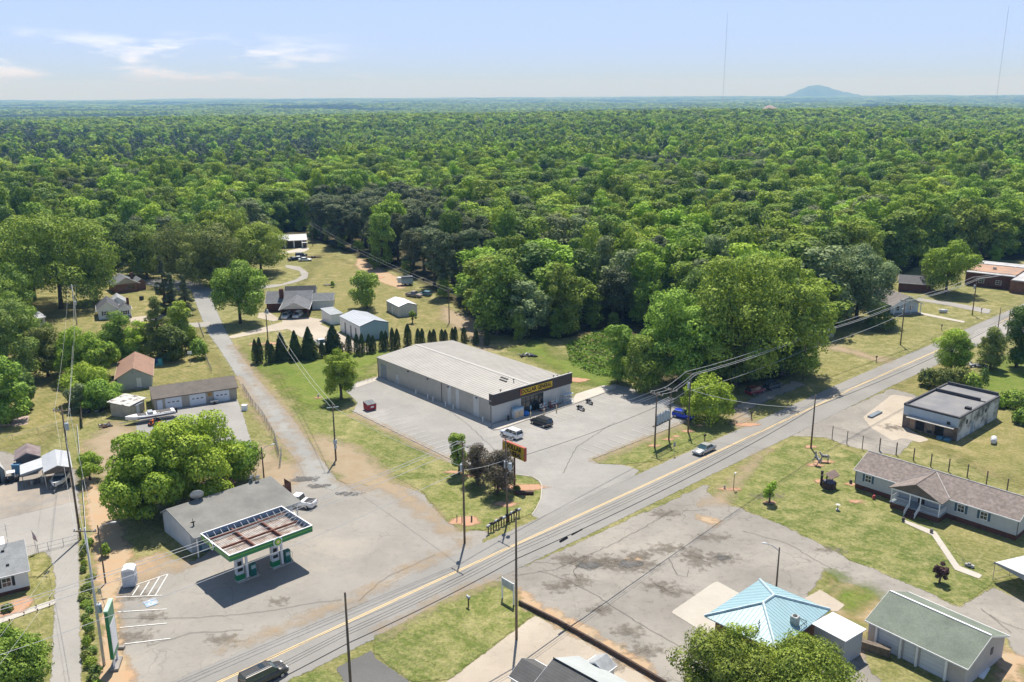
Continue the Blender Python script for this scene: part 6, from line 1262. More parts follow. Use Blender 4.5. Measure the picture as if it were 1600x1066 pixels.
p = on_roof(1186, 975); b = MB(); b.tube([(p.x, p.y, p.z-.6), (p.x, p.y, p.z+.5)], .05); b.tube([(p.x-.25, p.y, p.z+.1), (p.x+.25, p.y, p.z+.1)], .04); b.build('vent_pipe', BLACK, bs)
p = G(1246, 983, 2.9)-Vector((o0.x, o0.y, 0)); pv_ = Vector((p.dot(fx), p.dot(Vector((-fx.y, fx.x, 0))), 2.9))
b = MB(); x, y, z_ = pv_; b.box(x-.8, y-.6, z_-.1, x+.8, y+.6, z_); b.build('platform', M('platform_wood', (.36, .29, .23), .8), bs)
b = MB(); rail(b, (x-.8, y-.6, z_), (x+.8, y-.6, z_), .9, .5); rail(b, (x+.8, y-.6, z_), (x+.8, y+.6, z_), .9, .5); b.build('platform_rail', BLACK, bs)
# white storage unit beside it
zt = 3.3; q0 = G(1320.5, 1001, zt); q1 = G(1345.6, 980, zt); q2 = G(1271, 974.7, zt); q3 = G(1295, 956, zt); ra2 = AZ(q2, q0); ex_ = Vector((math.cos(ra2), math.sin(ra2), 0)); ey_ = Vector((-ex_.y, ex_.x, 0)); Lu = (q0-q2).length; Wu = abs((q1-q0).dot(ey_))
t = E('cold_store', Vector((q2.x, q2.y, 0)), ra2, 'white metal-clad storage box attached beside the blue-roofed shop', 'storage box')
b = MB(); b.box(.1, .1, 0, Lu-.1, Wu-.1, zt-.1); b.build('wall', M('grey_corrugated', (.48, .50, .54), .6, .08, .5, stripe=(0, .35, .35)), t); b = MB(); b.slab([(-.15, -.15, zt), (Lu+.15, -.15, zt), (Lu+.15, Wu+.15, zt), (-.15, Wu+.15, zt)], .1); b.build('roof', M('store_white_top', (.60, .62, .64), .6, .05, .5), t)
# timber lattice wall between box and garage
t = E('timber_wall', G(1340, 1012), ra2+R(20), 'low weathered timber wall between the white storage box and the green-roofed garage', 'wall'); b = MB()
b.box(0, -.15, 0, 3.4, .15, 1.0); b.box(0, -.35, 1.003, 3.4, .35, 1.1); b.build('boards', WOODP, t)
# ---- grey and white roof at the bottom centre
zs = 3.2; a0 = G(868, 1033, zs+1.6); a1 = G(990, 1100, zs+1.6); rg_ = AZ(a0, a1); dx = Vector((math.cos(rg_), math.sin(rg_), 0)); dy = Vector((-dx.y, dx.x, 0)); fl0 = G(829, 1066, zs)
Wg = (G(912, 1023, zs)-fl0).dot(dy); oo = a0-dy*(Wg/2); print('bottom roof', Wg)
t = E('low_building', Vector((oo.x, oo.y, 0)), rg_, 'building at the bottom edge with one dark shingled slope and one pale slope', 'building')
Wg = max(7.0, min(10, Wg)); gable(t, 16, Wg, zs, 1.6, 'x', .5, WHITE, M('dark_grey_laps', (.115, .115, .115), .85, .12, 1, stripe=(1, .3, .45)), gover=.3)
b = MB(); s_ = 1.6/(Wg/2); e = .5; b.slab([(-.32, Wg/2+.05, zs+1.6+.2), (16.3, Wg/2+.05, zs+1.6+.2), (16.3, Wg+e+.02, zs-s_*e+.2), (-.32, Wg+e+.02, zs-s_*e+.2)], .04); b.build('pale_slope', M('pale_roof_felt', (.40, .43, .425), .7, .06, .6), t)
b = MB(); b.tube([(-.3, Wg/2, zs+1.85), (16.3, Wg/2, zs+1.85)], .07, 4); b.build('ridge_strip', BLACK, t)
gable(t, 3.2, 3.4, zs-.3, 1.0, 'x', .25, WHITE, M('dark_grey_laps', (.1, .1, .1)), x0=-3.4, y0=Wg*.1, rname='lower_roof', wname='lower_wall'); gable(t, 2.3, 1.6, zs-.2, .7, 'y', .2, WHITE, M('grey_dormer', (.36, .38, .39), .8), x0=1.0, y0=Wg+.3, rname='rear_roof', wname='rear_wall')
# ---- carport at the right edge
a0 = G(1551, 906); b0 = G(1600, 935); rz = AZ(a0, b0); t = E('metal_carport', a0, rz, 'mottled white metal carport with open sides at the right edge of the frame', 'carport'); Lc = 9.0; Wc = 8.5
b = MB(); P = [(-.25, 2.1), (0, 2.5), (.5, 2.68), (Lc/2, 3.1)]; Q = P+[(Lc-x, z) for x, z in P[::-1][1:]]
for (xa, za_), (xb_, zb2) in zip(Q[:-1], Q[1:]): b.slab([(xa, -.2, za_), (xb_, -.2, zb2), (xb_, Wc+.2, zb2), (xa, Wc+.2, za_)], .05)
b.build('roof', M('mottled_white_metal', (.62, .63, .63), .6, .2, .8, col2=(.42, .42, .42)), t)
b = MB(); b.ext([(0, -.22, 2.4), (Lc, -.22, 2.4), (Lc, -.22, 2.6), (Lc/2, -.22, 3.05), (0, -.22, 2.6)], (0, .015, 0)); b.build('gable_panel', M('carport_grey', (.30, .33, .36), .5), t)
for x in (0, Lc):
    for y in (0, Wc*.33, Wc*.66, Wc): b = MB(); b.tube([(x, y, 0), (x, y, 2.6)], .04, 5); b.build('post', STEEL, t)
for x in (0, Lc): b = MB(); b.tube([(x, 0, 1.2), (x, Wc, 1.2)], .03, 4); b.tube([(x, 0, .1), (x, Wc, .1)], .03, 4); b.build('side_rail', STEEL, t)
# ------------------------------------------------------------------ vehicles
TYRE = M('tyre', (.02, .02, .02), .8, .1); RIM = M('rim', (.42, .43, .45), .3, .05, metal=.7); HEADL = M('headlamp', (.75, .78, .8), .15); TAILL = M('tail_lamp', (.35, .02, .015), .3)
CG = M('car_glass', (.022, .035, .04), .06, .1, spec=1.0); CGT = M('car_glass_teal', (.025, .07, .08), .08, .1, spec=1.0)
def paint(n, c, metal=.2): return M('paint_'+n, c, .28, .04, 1, metal=metal, spec=.6)
KD = dict(sedan=(5.1, 1.86, 1.45), suv=(4.65, 1.9, 1.68), van=(5.15, 2.0, 1.78), pickup=(5.6, 1.98, 1.85), hatch=(4.2, 1.76, 1.52))
def vehicle(kind, name, label, cat, loc, head, pm, group=None, glass=None, scale=1):
    L, W, H = KD[kind]; t = E(name, loc, head, label, cat, group); t.scale = (scale,)*3; g_ = glass or CG; hw = W/2
    belt = {'sedan': .92, 'suv': 1.02, 'van': 1.05, 'pickup': 1.15, 'hatch': .95}[kind]; hood = {'sedan': .88, 'suv': 1.0, 'van': 1.0, 'pickup': 1.12, 'hatch': .92}[kind]; tr_ = {'sedan': .98, 'suv': 1.02, 'van': 1.05, 'pickup': 1.1, 'hatch': .98}[kind]
    cb = {'sedan': (-.36, -.20, .03, .20), 'suv': (-.485, -.42, .07, .22), 'van': (-.49, -.45, .12, .29), 'pickup': (-.13, -.09, .11, .23), 'hatch': (-.485, -.38, .05, .24)}[kind]
    # lower body: stations (x/L, z bottom, z top, width factor)
    st = [(-.5, .42, tr_-.22, .82), (-.485, .3, tr_-.04, .93), (-.40, .25, tr_, .985), (cb[0]+.02, .22, belt, 1), (0, .2, belt, 1), (cb[3], .22, belt-.01, 1), (cb[3]+.06, .22, hood, .985), (.42, .24, hood-.08, .96), (.475, .3, hood-.2, .88), (.5, .4, hood-.36, .74)]
    st.sort(key=lambda s: s[0])
    V = []; F = []; m = 10
    for (x, zb, zt, wf) in st:
        w = hw*wf; zm = zb+(zt-zb)*.55
        for (yy, zz) in ((-w*.86, zb), (-w, zb+.12), (-w, zm), (-w*.97, zt-.08), (-w*.86, zt), (w*.86, zt), (w*.97, zt-.08), (w, zm), (w, zb+.12), (w*.86, zb)): V.append((x*L, yy, zz))
    for i in range(len(st)-1):
        for k in range(m): F.append((i*m+k, (i+1)*m+k, (i+1)*m+(k+1) % m, i*m+(k+1) % m))
    F += [tuple(range(m)), tuple(range((len(st)-1)*m+m-1, (len(st)-1)*m-1, -1))]
    b = MB(); b.v = V; b.f = F; bo = b.build('body', pm, t, smooth=True)
    if kind == 'pickup':
        q = MB(); q.box(-.46*L, -hw*.78, 1.103, cb[0]*L-.05, hw*.78, 1.13); q.build('bed', BLACK, bo)
    # greenhouse
    rb, rt, ft, fb = [c*L for c in cb]; wb = hw*.9; wt = hw*.74; zr = H-.05
    b = MB(); b.add([(rb, -wb, belt-.02), (fb, -wb, belt-.02), (fb, wb, belt-.02), (rb, wb, belt-.02), (rt, -wt, zr), (ft, -wt, zr), (ft, wt, zr), (rt, wt, zr)], [(0, 1, 5, 4), (2, 3, 7, 6), (1, 2, 6, 5), (3, 0, 4, 7), (4, 5, 6, 7)]); b.build('windows', g_, t)
    b = MB(); b.slab([(rt-.02, -wt-.02, zr+.03), (ft+.03, -wt-.02, zr+.03), (ft+.03, -wt*.9, zr+.07), (rt-.02, -wt*.9, zr+.07)], .05); b.slab([(rt-.04, -wt*.9, zr+.07), (ft+.03, -wt*.9, zr+.07), (ft+.03, wt*.9, zr+.07), (rt-.04, wt*.9, zr+.07)], .06); b.slab([(rt-.02, wt*.9, zr+.07), (ft+.03, wt*.9, zr+.07), (ft+.03, wt+.02, zr+.03), (rt-.02, wt+.02, zr+.03)], .05)
    roof = b.build('roof', pm, t); b = MB()
    for s in (-1, 1):
        for (x0, x1) in ((rb, rt), (fb, ft)): b.tube([(x0, s*wb, belt-.02), (x1, s*wt, zr+.02)], .035, 4)
        for f_ in (.38, .68) if kind != 'pickup' else (.5,): xa = rb+(fb-rb)*f_; xb_ = rt+(ft-rt)*f_; b.tube([(xa, s*wb, belt-.02), (xb_, s*wt, zr+.02)], .022, 4)
        b.tube([(rb, s*wb, belt), (fb, s*wb, belt)], .03, 4)
    b.build('pillars', pm, t)
    if kind == 'van':
        b = MB(); b.box(ft-1.1, -.35, zr+.073, ft-.5, .45, zr+.085); b.build('sunroof', CG, roof); b = MB()
        for y in (-wt*.8, wt*.8): b.box(rt+.1, y-.03, zr+.073, ft-.2, y+.03, zr+.13)
        b.build('roof_rails', STEEL, roof)
    for sx in (-.31, .315):
        for s in (-1, 1):
            r_ = .36 if kind in ('suv', 'pickup') else .33; x = sx*L
            b = MB(); b.cyl((x, s*(hw-.2), r_), (x, s*(hw+.015), r_), r_, n=16); w_ = b.build('wheel', TYRE, t); b = MB(); b.cyl((x, s*(hw+.016), r_), (x, s*(hw+.03), r_), r_*.6, n=12); b.build('rim', RIM, w_)
    for s in (-1, 1):
        b = MB(); b.box(.455*L, s*hw*.62-.18, hood-.3, .487*L, s*hw*.62+.18, hood-.15); b.build('headlight', HEADL, t)
        b = MB(); b.box(-.497*L, s*hw*.72-.13, tr_-.34, -.47*L, s*hw*.72+.13, tr_-.1); b.build('tail_light', TAILL, t)
        b = MB(); b.box(fb-.25, s*(hw+.02)-.1, belt, fb-.1, s*(hw+.02)+.1, belt+.14); b.build('mirror', pm, t)
    return t
vehicle('suv', 'parked_car', 'white sport utility car parked nose-in at the left end of the store kerb', 'car', G(799, 682), R(131+3), paint('white', (.78, .80, .82)))
vehicle('suv', 'parked_car', 'black car parked nose-in in front of the store entrance', 'car', G(846, 664), R(131+3), paint('black', (.02, .02, .022)))
vehicle('hatch', 'parked_car', 'bright blue hatchback parked beside the drooping green mound tree', 'car', G(1067.5, 653), AZ(G(1052, 650), G(1083, 657)), paint('blue', (.01, .045, .50)))
vehicle('sedan', 'moving_car', 'silver-green sedan driving on the main road past the pole-mounted transformers', 'car', G(1100, 706.5), R(223.4), paint('silver', (.42, .43, .42), .35), glass=CGT)
vehicle('van', 'moving_car', 'dark brown-grey minivan driving along the main road at the bottom of the frame', 'minivan', G(413, 1063), R(43.4), paint('bronze', (.10, .095, .09), .6), glass=CGT)
vehicle('pickup', 'pickup_truck', 'white pickup truck parked at the right end of the fuel shop', 'pickup', G(467, 790), AZ(G(490, 793), G(446, 787)), paint('white2', (.80, .81, .83)))
vehicle('suv', 'parked_car', 'dark red car parked in the tree shade off the main road', 'car', G(1180, 615), AZ(G(1168, 617), G(1193, 611)), paint('red', (.20, .015, .02)))
vehicle('suv', 'parked_car', 'dark blue-grey car in the tree shade behind the dark red one', 'car', G(1207, 607), AZ(G(1198, 609), G(1217, 603)), paint('navy', (.035, .05, .08)))
vehicle('suv', 'parked_car', 'silver-white car under the left half of the hipped house carport', 'car', G(447.5, 497), R(-95), paint('pearl', (.62, .64, .66)))
vehicle('suv', 'parked_car', 'white car under the right half of the hipped house carport', 'car', G(465, 496), R(-95), paint('pearl', (.62, .64, .66)))
vehicle('sedan', 'parked_car', 'black car in the cluster on the grass below the far garage, nearest the grey drive', 'car', G(460, 407), R(35), paint('black', (.02, .02, .022)))
vehicle('suv', 'parked_car', 'black car at the back of the cluster on the grass below the far garage', 'car', G(471, 401), R(20), paint('black', (.02, .02, .022)))
vehicle('sedan', 'parked_car', 'white car at the front of the cluster on the grass below the far garage', 'car', G(477, 408), R(10), paint('white', (.78, .80, .82)))
vehicle('sedan', 'parked_car', 'pale car wedged in the middle of the cluster below the far garage', 'car', G(468, 406), R(14), paint('pearl', (.62, .64, .66)))
vehicle('pickup', 'pickup_truck', 'white pickup half hidden behind the cone-shaped cypress row', 'pickup', G(502, 541), R(-60), paint('white2', (.80, .81, .83)))
vehicle('pickup', 'old_truck', 'old rusty white truck among junk at the edge of the woods', 'truck', G(647, 464), R(-30), M('rusty_white', (.42, .35, .32), .7, .4, 2))
vehicle('hatch', 'old_truck', 'small teal wreck parked against the woods right of the rusty truck', 'car', G(665, 462), R(150), M('faded_teal', (.12, .25, .30), .6))
t = E('flatbed_trailer', G(490, 403), R(20), 'empty dark flatbed trailer right of the parked car cluster', 'trailer'); b = MB(); b.box(-3, -1, .5, 3, 1, .62); b.box(3, -.1, .45, 4.5, .1, .55); b.build('deck', WOODD, t)
for x in (-.6, .4):
    for s in (-1, 1): b = MB(); b.cyl((x, s*.95, .35), (x, s*1.15, .35), .35, n=12); b.build('wheel', TYRE, t)
def motorcycle(loc, head, label):
    t = E('motorcycle', loc, head, label, 'motorcycle', 'motorcycles parked before the store')
    for x, r_ in ((-.75, .32), (.8, .33)):
        b = MB(); b.cyl((x, -.08, r_), (x, .08, r_), r_, n=16); w_ = b.build('wheel', TYRE, t); b = MB(); b.cyl((x, -.09, r_), (x, .09, r_), r_*.55, n=10); b.build('rim', RIM, w_)
    b = MB(); b.ball((.15, 0, .85), (.38, .2, .2)); b.build('fuel_tank', paint('black', (.02, .02, .022)), t, smooth=True); b = MB(); b.ball((-.45, 0, .75), (.45, .17, .12)); b.build('seat', BLACK, t, smooth=True)
    b = MB(); b.ball((.02, 0, .42), (.32, .22, .24)); b.build('engine', STEEL, t, smooth=True); b = MB(); b.tube([(.8, 0, .33), (.5, 0, 1.0)], .05); b.tube([(.3, -.45, 1.1), (.5, -.2, 1.05), (.5, .2, 1.05), (.3, .45, 1.1)], .03); b.tube([(-.1, .22, .3), (-.95, .24, .35)], .05); b.build('handlebars', STEEL, t)
    b = MB(); b.ball((.62, 0, .92), (.1, .12, .12)); b.build('headlight', HEADL, t); b = MB(); b.box(-1.0, -.32, .45, -.5, -.17, .8); b.box(-1.0, .17, .45, -.5, .32, .8); b.build('saddlebags', BLACK, t, bevel=.04)
motorcycle(G(907.5, 641), R(-52), 'black touring motorcycle parked nearer the store entrance, left of the other one'); motorcycle(G(921, 631), R(-58), 'black motorcycle parked right of the touring one by the walk end')
# boats
def boat(name, loc, head, L, W, label, hull, cover=None):
    t = E(name, loc, head, label, 'boat'); b = MB(); st = [(-.5, .86, .55), (-.2, 1, .5), (.1, 1, .5), (.3, .78, .58), (.43, .4, .72), (.5, .06, .95)]; V = []; F = []
    for x, wf, zb in st:
        w = W/2*wf; zt = 1.35+max(0, x)*.5
        V += [(x*L, -w, zt), (x*L, -w*.9, zb+.3), (x*L, 0, zb), (x*L, w*.9, zb+.3), (x*L, w, zt)]
    for i in range(len(st)-1):
        for k in range(4): F.append((i*5+k, i*5+k+1, (i+1)*5+k+1, (i+1)*5+k))
        F.append((i*5+4, i*5, (i+1)*5, (i+1)*5+4))
    F += [(4, 3, 2, 1, 0)]; b.v = V; b.f = F; h_ = b.build('hull', hull, t)
    b = MB()
    for i in range(len(st)-2):
        x0, x1 = st[i][0]*L+.15, st[i+1][0]*L-.02; b.box(x0, -W/2*st[i+1][1]*.74, 1.42, x1, W/2*st[i+1][1]*.74, 1.52+.02*i)
    b.build('cover' if cover else 'deck', cover or TRIM, t)
    if not cover:
        for (x0, x1) in ((-.42, -.12), (.08, .26)): q = MB(); q.box(x0*L, -W*.27, 1.561, x1*L, W*.27, 1.6); q.build('cockpit', M('cockpit_dark', (.12, .11, .10), .7, .3, 2), t)
        q = MB(); q.box(-L*.49, -W*.515, 1.0, L*.28, -W*.5, 1.18); q.box(-L*.49, W*.5, 1.0, L*.28, W*.515, 1.18); q.build('stripe', M('boat_stripe', (.05, .04, .06), .4), h_)
    b = MB(); b.box(-L*.5-.45, -.22, .7, -L*.5-.02, .22, 1.75); b.build('outboard_motor', BLACK, t, bevel=.05); b = MB(); b.box(-L*.05, -W*.3, 1.6, L*.05, W*.3, 1.95); b.build('console', M('screen_grey', (.45, .48, .5), .4), t)
    b = MB(); b.box(-L*.42, -W*.42, .42, L*.35, -W*.36, .52); b.box(-L*.42, W*.36, .42, L*.35, W*.42, .52); b.box(L*.3, -.06, .42, L*.62, .06, .52); tr_ = b.build('trailer', STEEL, t)
    for s in (-1, 1): b = MB(); b.cyl((-L*.12, s*W*.44, .33), (-L*.12, s*W*.52, .33), .33, n=14); b.build('wheel', TYRE, tr_)
    return t
boat('pontoon_boat', G(236, 657), AZ(G(266, 652), G(208, 662)), 9.0, 2.5, 'long white boat on a trailer in front of the tan garage', M('hull_white', (.74, .75, .76), .35, .05, 1))
boat('speedboat', G(95, 757), R(-78), 6.0, 2.3, 'white boat with a dark cover under the white metal carport', M('hull_white', (.74, .75, .76), .35), M('boat_cover', (.06, .085, .11), .6, .1, 2))
# mowers and clutter by the garage
def mower(loc, head, label):
    t = E('riding_mower', loc, head, label, 'mower'); OR = M('mower_orange', (.55, .13, .03), .5, .1); b = MB(); b.box(.1, -.3, .45, .9, .3, .95); b.build('bonnet', OR, t, bevel=.06); b = MB(); b.box(-.5, -.45, .3, .1, .45, .55); b.build('deck', OR, t, bevel=.04); b = MB(); b.box(-.45, -.22, .56, -.1, .22, .66); b.box(-.5, -.22, .66, -.42, .22, 1.0); b.build('seat', BLACK, t); b = MB(); b.tube([(.15, 0, .9), (0, 0, 1.15)], .03); b.cyl((0, 0, 1.13), (-.02, 0, 1.17), .17); b.build('steering_wheel', BLACK, t)
    for x, r_ in ((-.35, .3), (.65, .2)):
        for s in (-1, 1): b = MB(); b.cyl((x, s*.38, r_), (x, s*.55, r_), r_, n=12); b.build('wheel', TYRE, t)
mower(G(237, 665), R(100), 'orange riding mower below the long white boat, left of the pair'); mower(G(247, 668), R(80), 'orange riding mower with a pale seat below the long white boat, right of the pair')
rr4 = random.Random(9)
def heap(name, x, y, n, label, cols, cat, s=1.0):
    t = E(name, G(x, y), 0, label, cat)
    for k in range(n):
        b = MB(); a = rr4.uniform(0, 6.28); L_ = rr4.uniform(.6, 1.7)*s; d = Vector((math.cos(a), math.sin(a), rr4.uniform(-.1, .25))); c = Vector((rr4.gauss(0, .9*s), rr4.gauss(0, .45*s), .15+rr4.random()*.35*s)); b.cyl(c-d*L_/2, c+d*L_/2, rr4.uniform(.05, .2)*s, n=6); b.build('scrap_piece', M('scrap_%d' % (k % len(cols)), cols[k % len(cols)], .8), t)
heap('scrap_heap', 162, 667, 16, 'heap of dark pipes and scrap on the bare ground left of the boat', [(.06, .06, .065), (.45, .46, .48), (.16, .09, .06)], 'scrap heap')
heap('rock_pile', 152, 644, 9, 'small pile of pale rubble in front of the wooden fence', [(.50, .46, .40), (.38, .35, .31)], 'rubble pile', .9)
heap('log_pile', 1525, 573, 26, 'stack of cut logs in the grass beside the vine-covered trunks', [(.30, .22, .17), (.14, .10, .08)], 'log pile', 1.3)
heap('rubble_line', 828, 557, 18, 'scatter of pale rocks at the drain behind the store roof', [(.45, .42, .38), (.30, .24, .2)], 'rocks', 1.2)
heap('stone_pile', 513, 447, 8, 'small rock pile beside the tiny shrub in the field', [(.40, .34, .3), (.25, .2, .18)], 'rocks')
# dumpster
t = E('dumpster', G(578, 640), R(38), 'red dumpster with dark lids alone on the store parking lot', 'dumpster'); RD = M('dumpster_red', (.36, .035, .045), .6, .15, 2)
b = MB(); b.add([(-1, -.85, .15), (1, -.85, .15), (1, .75, .15), (-1, .75, .15), (-1, -.95, 1.3), (1, -.95, 1.3), (1, .85, 1.65), (-1, .85, 1.65)], [(0, 3, 2, 1), (0, 1, 5, 4), (1, 2, 6, 5), (2, 3, 7, 6), (3, 0, 4, 7), (4, 5, 6, 7)]); bo = b.build('body', RD, t)
for s in (-1, 1): b = MB(); b.slab([(s*.03, -.97, 1.37), (s*.98, -.97, 1.37), (s*.98, .86, 1.72), (s*.03, .86, 1.72)] if s > 0 else [(-.98, -.97, 1.37), (-.03, -.97, 1.37), (-.03, .86, 1.72), (-.98, .86, 1.72)], .05); b.build('lid', M('lid_grey', (.12, .14, .16), .6), t)
b = MB(); b.box(-1.12, -.5, .7, -1.003, .5, .85); b.box(1.003, -.5, .7, 1.12, .5, .85); b.build('side_pocket', RD, bo); b = MB(); b.box(-.3, -.99, .65, .35, -.93, .95); b.build('sticker', TRIM, bo)
b = MB(); b.box(-.5, -.5, 0, .5, .5, 1.5); tag(b.build('wooden_crate', M('dark_crate', (.07, .05, .045), .8), loc=G(605, 587)), 'dark brown bin against the back of the store side wall', 'bin')
# curb stops
CSM = M('curb_stop_concrete', (.44, .40, .36), .85, .15, 2)
b = MB(); b.add([(-.9, -.09, 0), (.9, -.09, 0), (.9, .09, 0), (-.9, .09, 0), (-.87, -.06, .14), (.87, -.06, .14), (.87, .06, .14), (-.87, .06, .14)], [(0, 3, 2, 1), (0, 1, 5, 4), (1, 2, 6, 5), (2, 3, 7, 6), (3, 0, 4, 7), (4, 5, 6, 7)]); cs0 = b.build('curb_stop', CSM)
first = True
for grp, lst, lab in (('curb stops along the west side of the store lot', STOPW, 'concrete parking curb stop in the row facing the side road lawn'), ('curb stops along the road side of the store lot', STOPE, 'concrete parking curb stop in the row beside the transformer poles')):
    for p, a in lst:
        o = cs0 if first else cs0.copy()
        if not first: COL.objects.link(o)
        first = False; o.location = p+Vector((0, 0, .03)); o.rotation_euler.z = a; tag(o, lab, 'curb stop', grp)
# ------------------------------------------------------------------ poles, wires, lamps
POLEM = M('pole_wood', (.18, .14, .105), .9, .25, 1.2); POLEG = M('pole_pale', (.60, .60, .60), .8, .12, 1); CERM = M('insulator', (.55, .56, .58), .3); WIREM = M('wire_pale', (.52, .53, .54), .4, .1); WIRED = M('wire_dark', (.035, .035, .04), .6, .1); TRF = M('transformer_grey', (.42, .48, .53), .5, .08)
def pole(name, loc, h, label, az=0, arms=(), trans=0, r=.16, mat=None, tz=None, lean=(0, 0), cat='utility pole'):
    t = E(name, loc, az, label, cat); b = MB(); b.tube([(0, 0, -.2), (lean[0]*.5, lean[1]*.5, h/2), (lean[0], lean[1], h)], [r, r*.85, r*.62], 10); b.build('pole', mat or POLEM, t, smooth=True)
    for z_ in arms:
        q = MB(); q.box(-1.2, -.06, z_-.06, 1.2, .06, z_+.06); a = q.build('crossarm', WOODP, t); q = MB()
        for x in (-1.1, -.45, 1.1): q.cyl((x, 0, z_+.06), (x, 0, z_+.3), .07, n=8)
        q.build('insulators', CERM, a)
    for k in range(trans):
        q = MB(); x = (.42 if trans == 1 else (-.45, .45)[k % 2]); z_ = tz or h*.72; q.cyl((x, -.15, z_-.5), (x, -.15, z_+.45), .27, n=14); q.ball((x, -.15, z_+.45), (.27, .27, .1)); T_ = q.build('transformer', TRF, t, smooth=False); q = MB(); q.cyl((x, -.15, z_+.5), (x, -.15, z_+.75), .05); q.build('bushing', CERM, T_)
    return t
P = {}
def PP_(k, x, y, h): P[k] = (G(x, y) if isinstance(y, (int, float)) and x is not None else x, h); return P[k]
PP_('1', 726, 849, 15.0); PP_('2', 793, 815, 13.2); PP_('3', 807, 999, 15.4); PP_('7', 1267, 700, 9.75); PP_('8', 1254, 595, 10.6); PP_('9', 1406.8, 539, 11.4); PP_('10', 1519, 492.5, 10.7)
PP_('11', 1559.5, 512, 5.6); PP_('12', 525, 720, 10.2); PP_('13', 412.7, 750, 5.7); PP_('14', 419, 535, 8.7); PP_('A', 120.3, 507.5, 11.2); PP_('B', 126, 843, 20); PP_('C', 163, 1040, 16.6); PP_('t1', 1022.9, 699.5, 10.2); PP_('t2', 1045, 688, 9.7); PP_('6', 1075, 675, 11.5); PP_('15', 702, 505, 9.5)
p4 = G(539, 926, 15.4); P['4'] = (Vector((p4.x, p4.y, 0)), 15.4)
P['Q'] = (P['1'][0]-Vector((math.cos(R(42)), math.sin(R(42)), 0))*75, 14.2); P['R'] = (P['4'][0]-Vector((math.cos(R(43)), math.sin(R(43)), 0))*55, 14.5)
az0 = R(133)
pole('utility_pole', P['1'][0], 15.0, 'tall wooden pole with a small transformer at the left end of the mailbox row', az0, (14.6,), 1, tz=11.2)
pole('utility_pole', P['2'][0], 13.2, 'wooden pole with twin transformers rising behind the mailboxes in front of the store sign', az0, (12.9,), 2, tz=8.8, lean=(.3, 0))
pole('utility_pole', P['3'][0], 15.4, 'tall bare wooden pole beside the empty white sign frame at the bottom', az0, ())
pole('utility_pole', P['4'][0], 15.4, 'tall bare wooden pole at the bottom edge beside the dark blacktop drive', az0, ())
pole('utility_pole', P['7'][0], 9.75, 'wooden pole on the lawn corner beside the two small animal statues', az0, ())
pole('utility_pole', P['8'][0], 10.6, 'wooden pole with a crossarm against the dark thicket by the old shed', az0, (10.3,))
pole('utility_pole', P['9'][0], 11.4, 'wooden pole with a transformer in front of the small grey-roofed house', az0, (11.1,), 1, tz=8.6)
pole('utility_pole', P['10'][0], 10.7, 'wooden pole with a crossarm beside the far driveway before the brick building', az0, (10.4,), 1, tz=8)
pole('utility_pole', P['11'][0], 5.6, 'short bare pole on the far side of the main road near the right edge', 0, (), 0, .12)
pole('utility_pole', P['12'][0], 10.2, 'wooden pole with a meter box between the side road and the store lawn', R(20), (), 0, tz=3)
q = MB(); q.box(-.3, -.45, 3.2, .3, -.16, 3.9); q.box(-.22, -.4, 2.3, .22, -.16, 2.95); q.box(-1.0, -.05, 9.6, 1.0, .05, 9.72)
o = q.build('meter_box', TRF, [c for c in COL.objects if c.name.startswith('utility_pole')][-1])
pole('utility_pole', P['14'][0], 8.7, 'wooden pole at the driveway of the hipped house', R(10), (), 1, tz=8.0)
pole('utility_pole', P['15'][0], 9.5, 'wooden pole at the wood edge behind the store', R(40), (9.1,))
pole('utility_pole', P['A'][0], 11.2, 'pale pole with crossarm and transformer below the very large oak', R(80), (10.6,), 1, mat=POLEG, r=.2, tz=6)
pole('utility_pole', P['B'][0], P['B'][1], 'tall brown pole with a white transformer beside the white boat carport', R(0), (19.2,), 1, r=.16, tz=17.0)
pole('utility_pole', P['C'][0], 16.6, 'tall pale pole with a transformer among the shrubs beside the green price sign', R(0), (16.2,), 1, mat=POLEG, r=.16, tz=7.2)
pole('utility_pole', P['t1'][0], 10.2, 'left pole of the transformer platform pair beside the store lot', R(40), ())
pole('utility_pole', P['t2'][0], 9.7, 'right pole of the transformer platform pair beside the store lot', R(40), ())
pole('utility_pole', P['6'][0], 11.5, 'wooden pole with a transformer between the blue car and the road', az0, (11.1,), 1, tz=8.9)
pole('utility_pole', P['Q'][0], 14.2, 'wooden pole beyond the lower left of the frame', az0, (13.9,)); pole('utility_pole', P['R'][0], 14.5, 'bare wooden pole beyond the bottom of the frame', az0, ())
# platform of transformers between t1 and t2
a_, b_ = P['t1'][0], P['t2'][0]; rzp = AZ(a_, b_); dd = (b_-a_).length
t = E('transformer_bank', a_, rzp, 'bank of five grey transformers on a platform between the twin poles', 'transformer bank')
b = MB(); b.box(-.6, -.25, 4.0, dd+.5, .25, 4.2); b.build('platform', WOODP, t)
for k in range(5): x = .5+k*(dd-1)/4; q = MB(); q.cyl((x, 0, 4.2), (x, 0, 5.75+.12*(k % 2)), .3, n=14); q.ball((x, 0, 5.75+.12*(k % 2)), (.3, .3, .12)); o = q.build('transformer', TRF, t); q = MB(); q.cyl((x-.12, 0, 5.8), (x-.12, 0, 6.15), .04); q.cyl((x+.12, 0, 5.8), (x+.12, 0, 6.15), .04); q.build('bushing', CERM, o)
for z_ in (8.0, 7.4):
    q = MB()
    for y in (-.5, 0, .5): q.tube([(-.3, y, z_), (dd+.3, y, z_)], .05, 5)
    q.build('bus_bar', CERM, t)
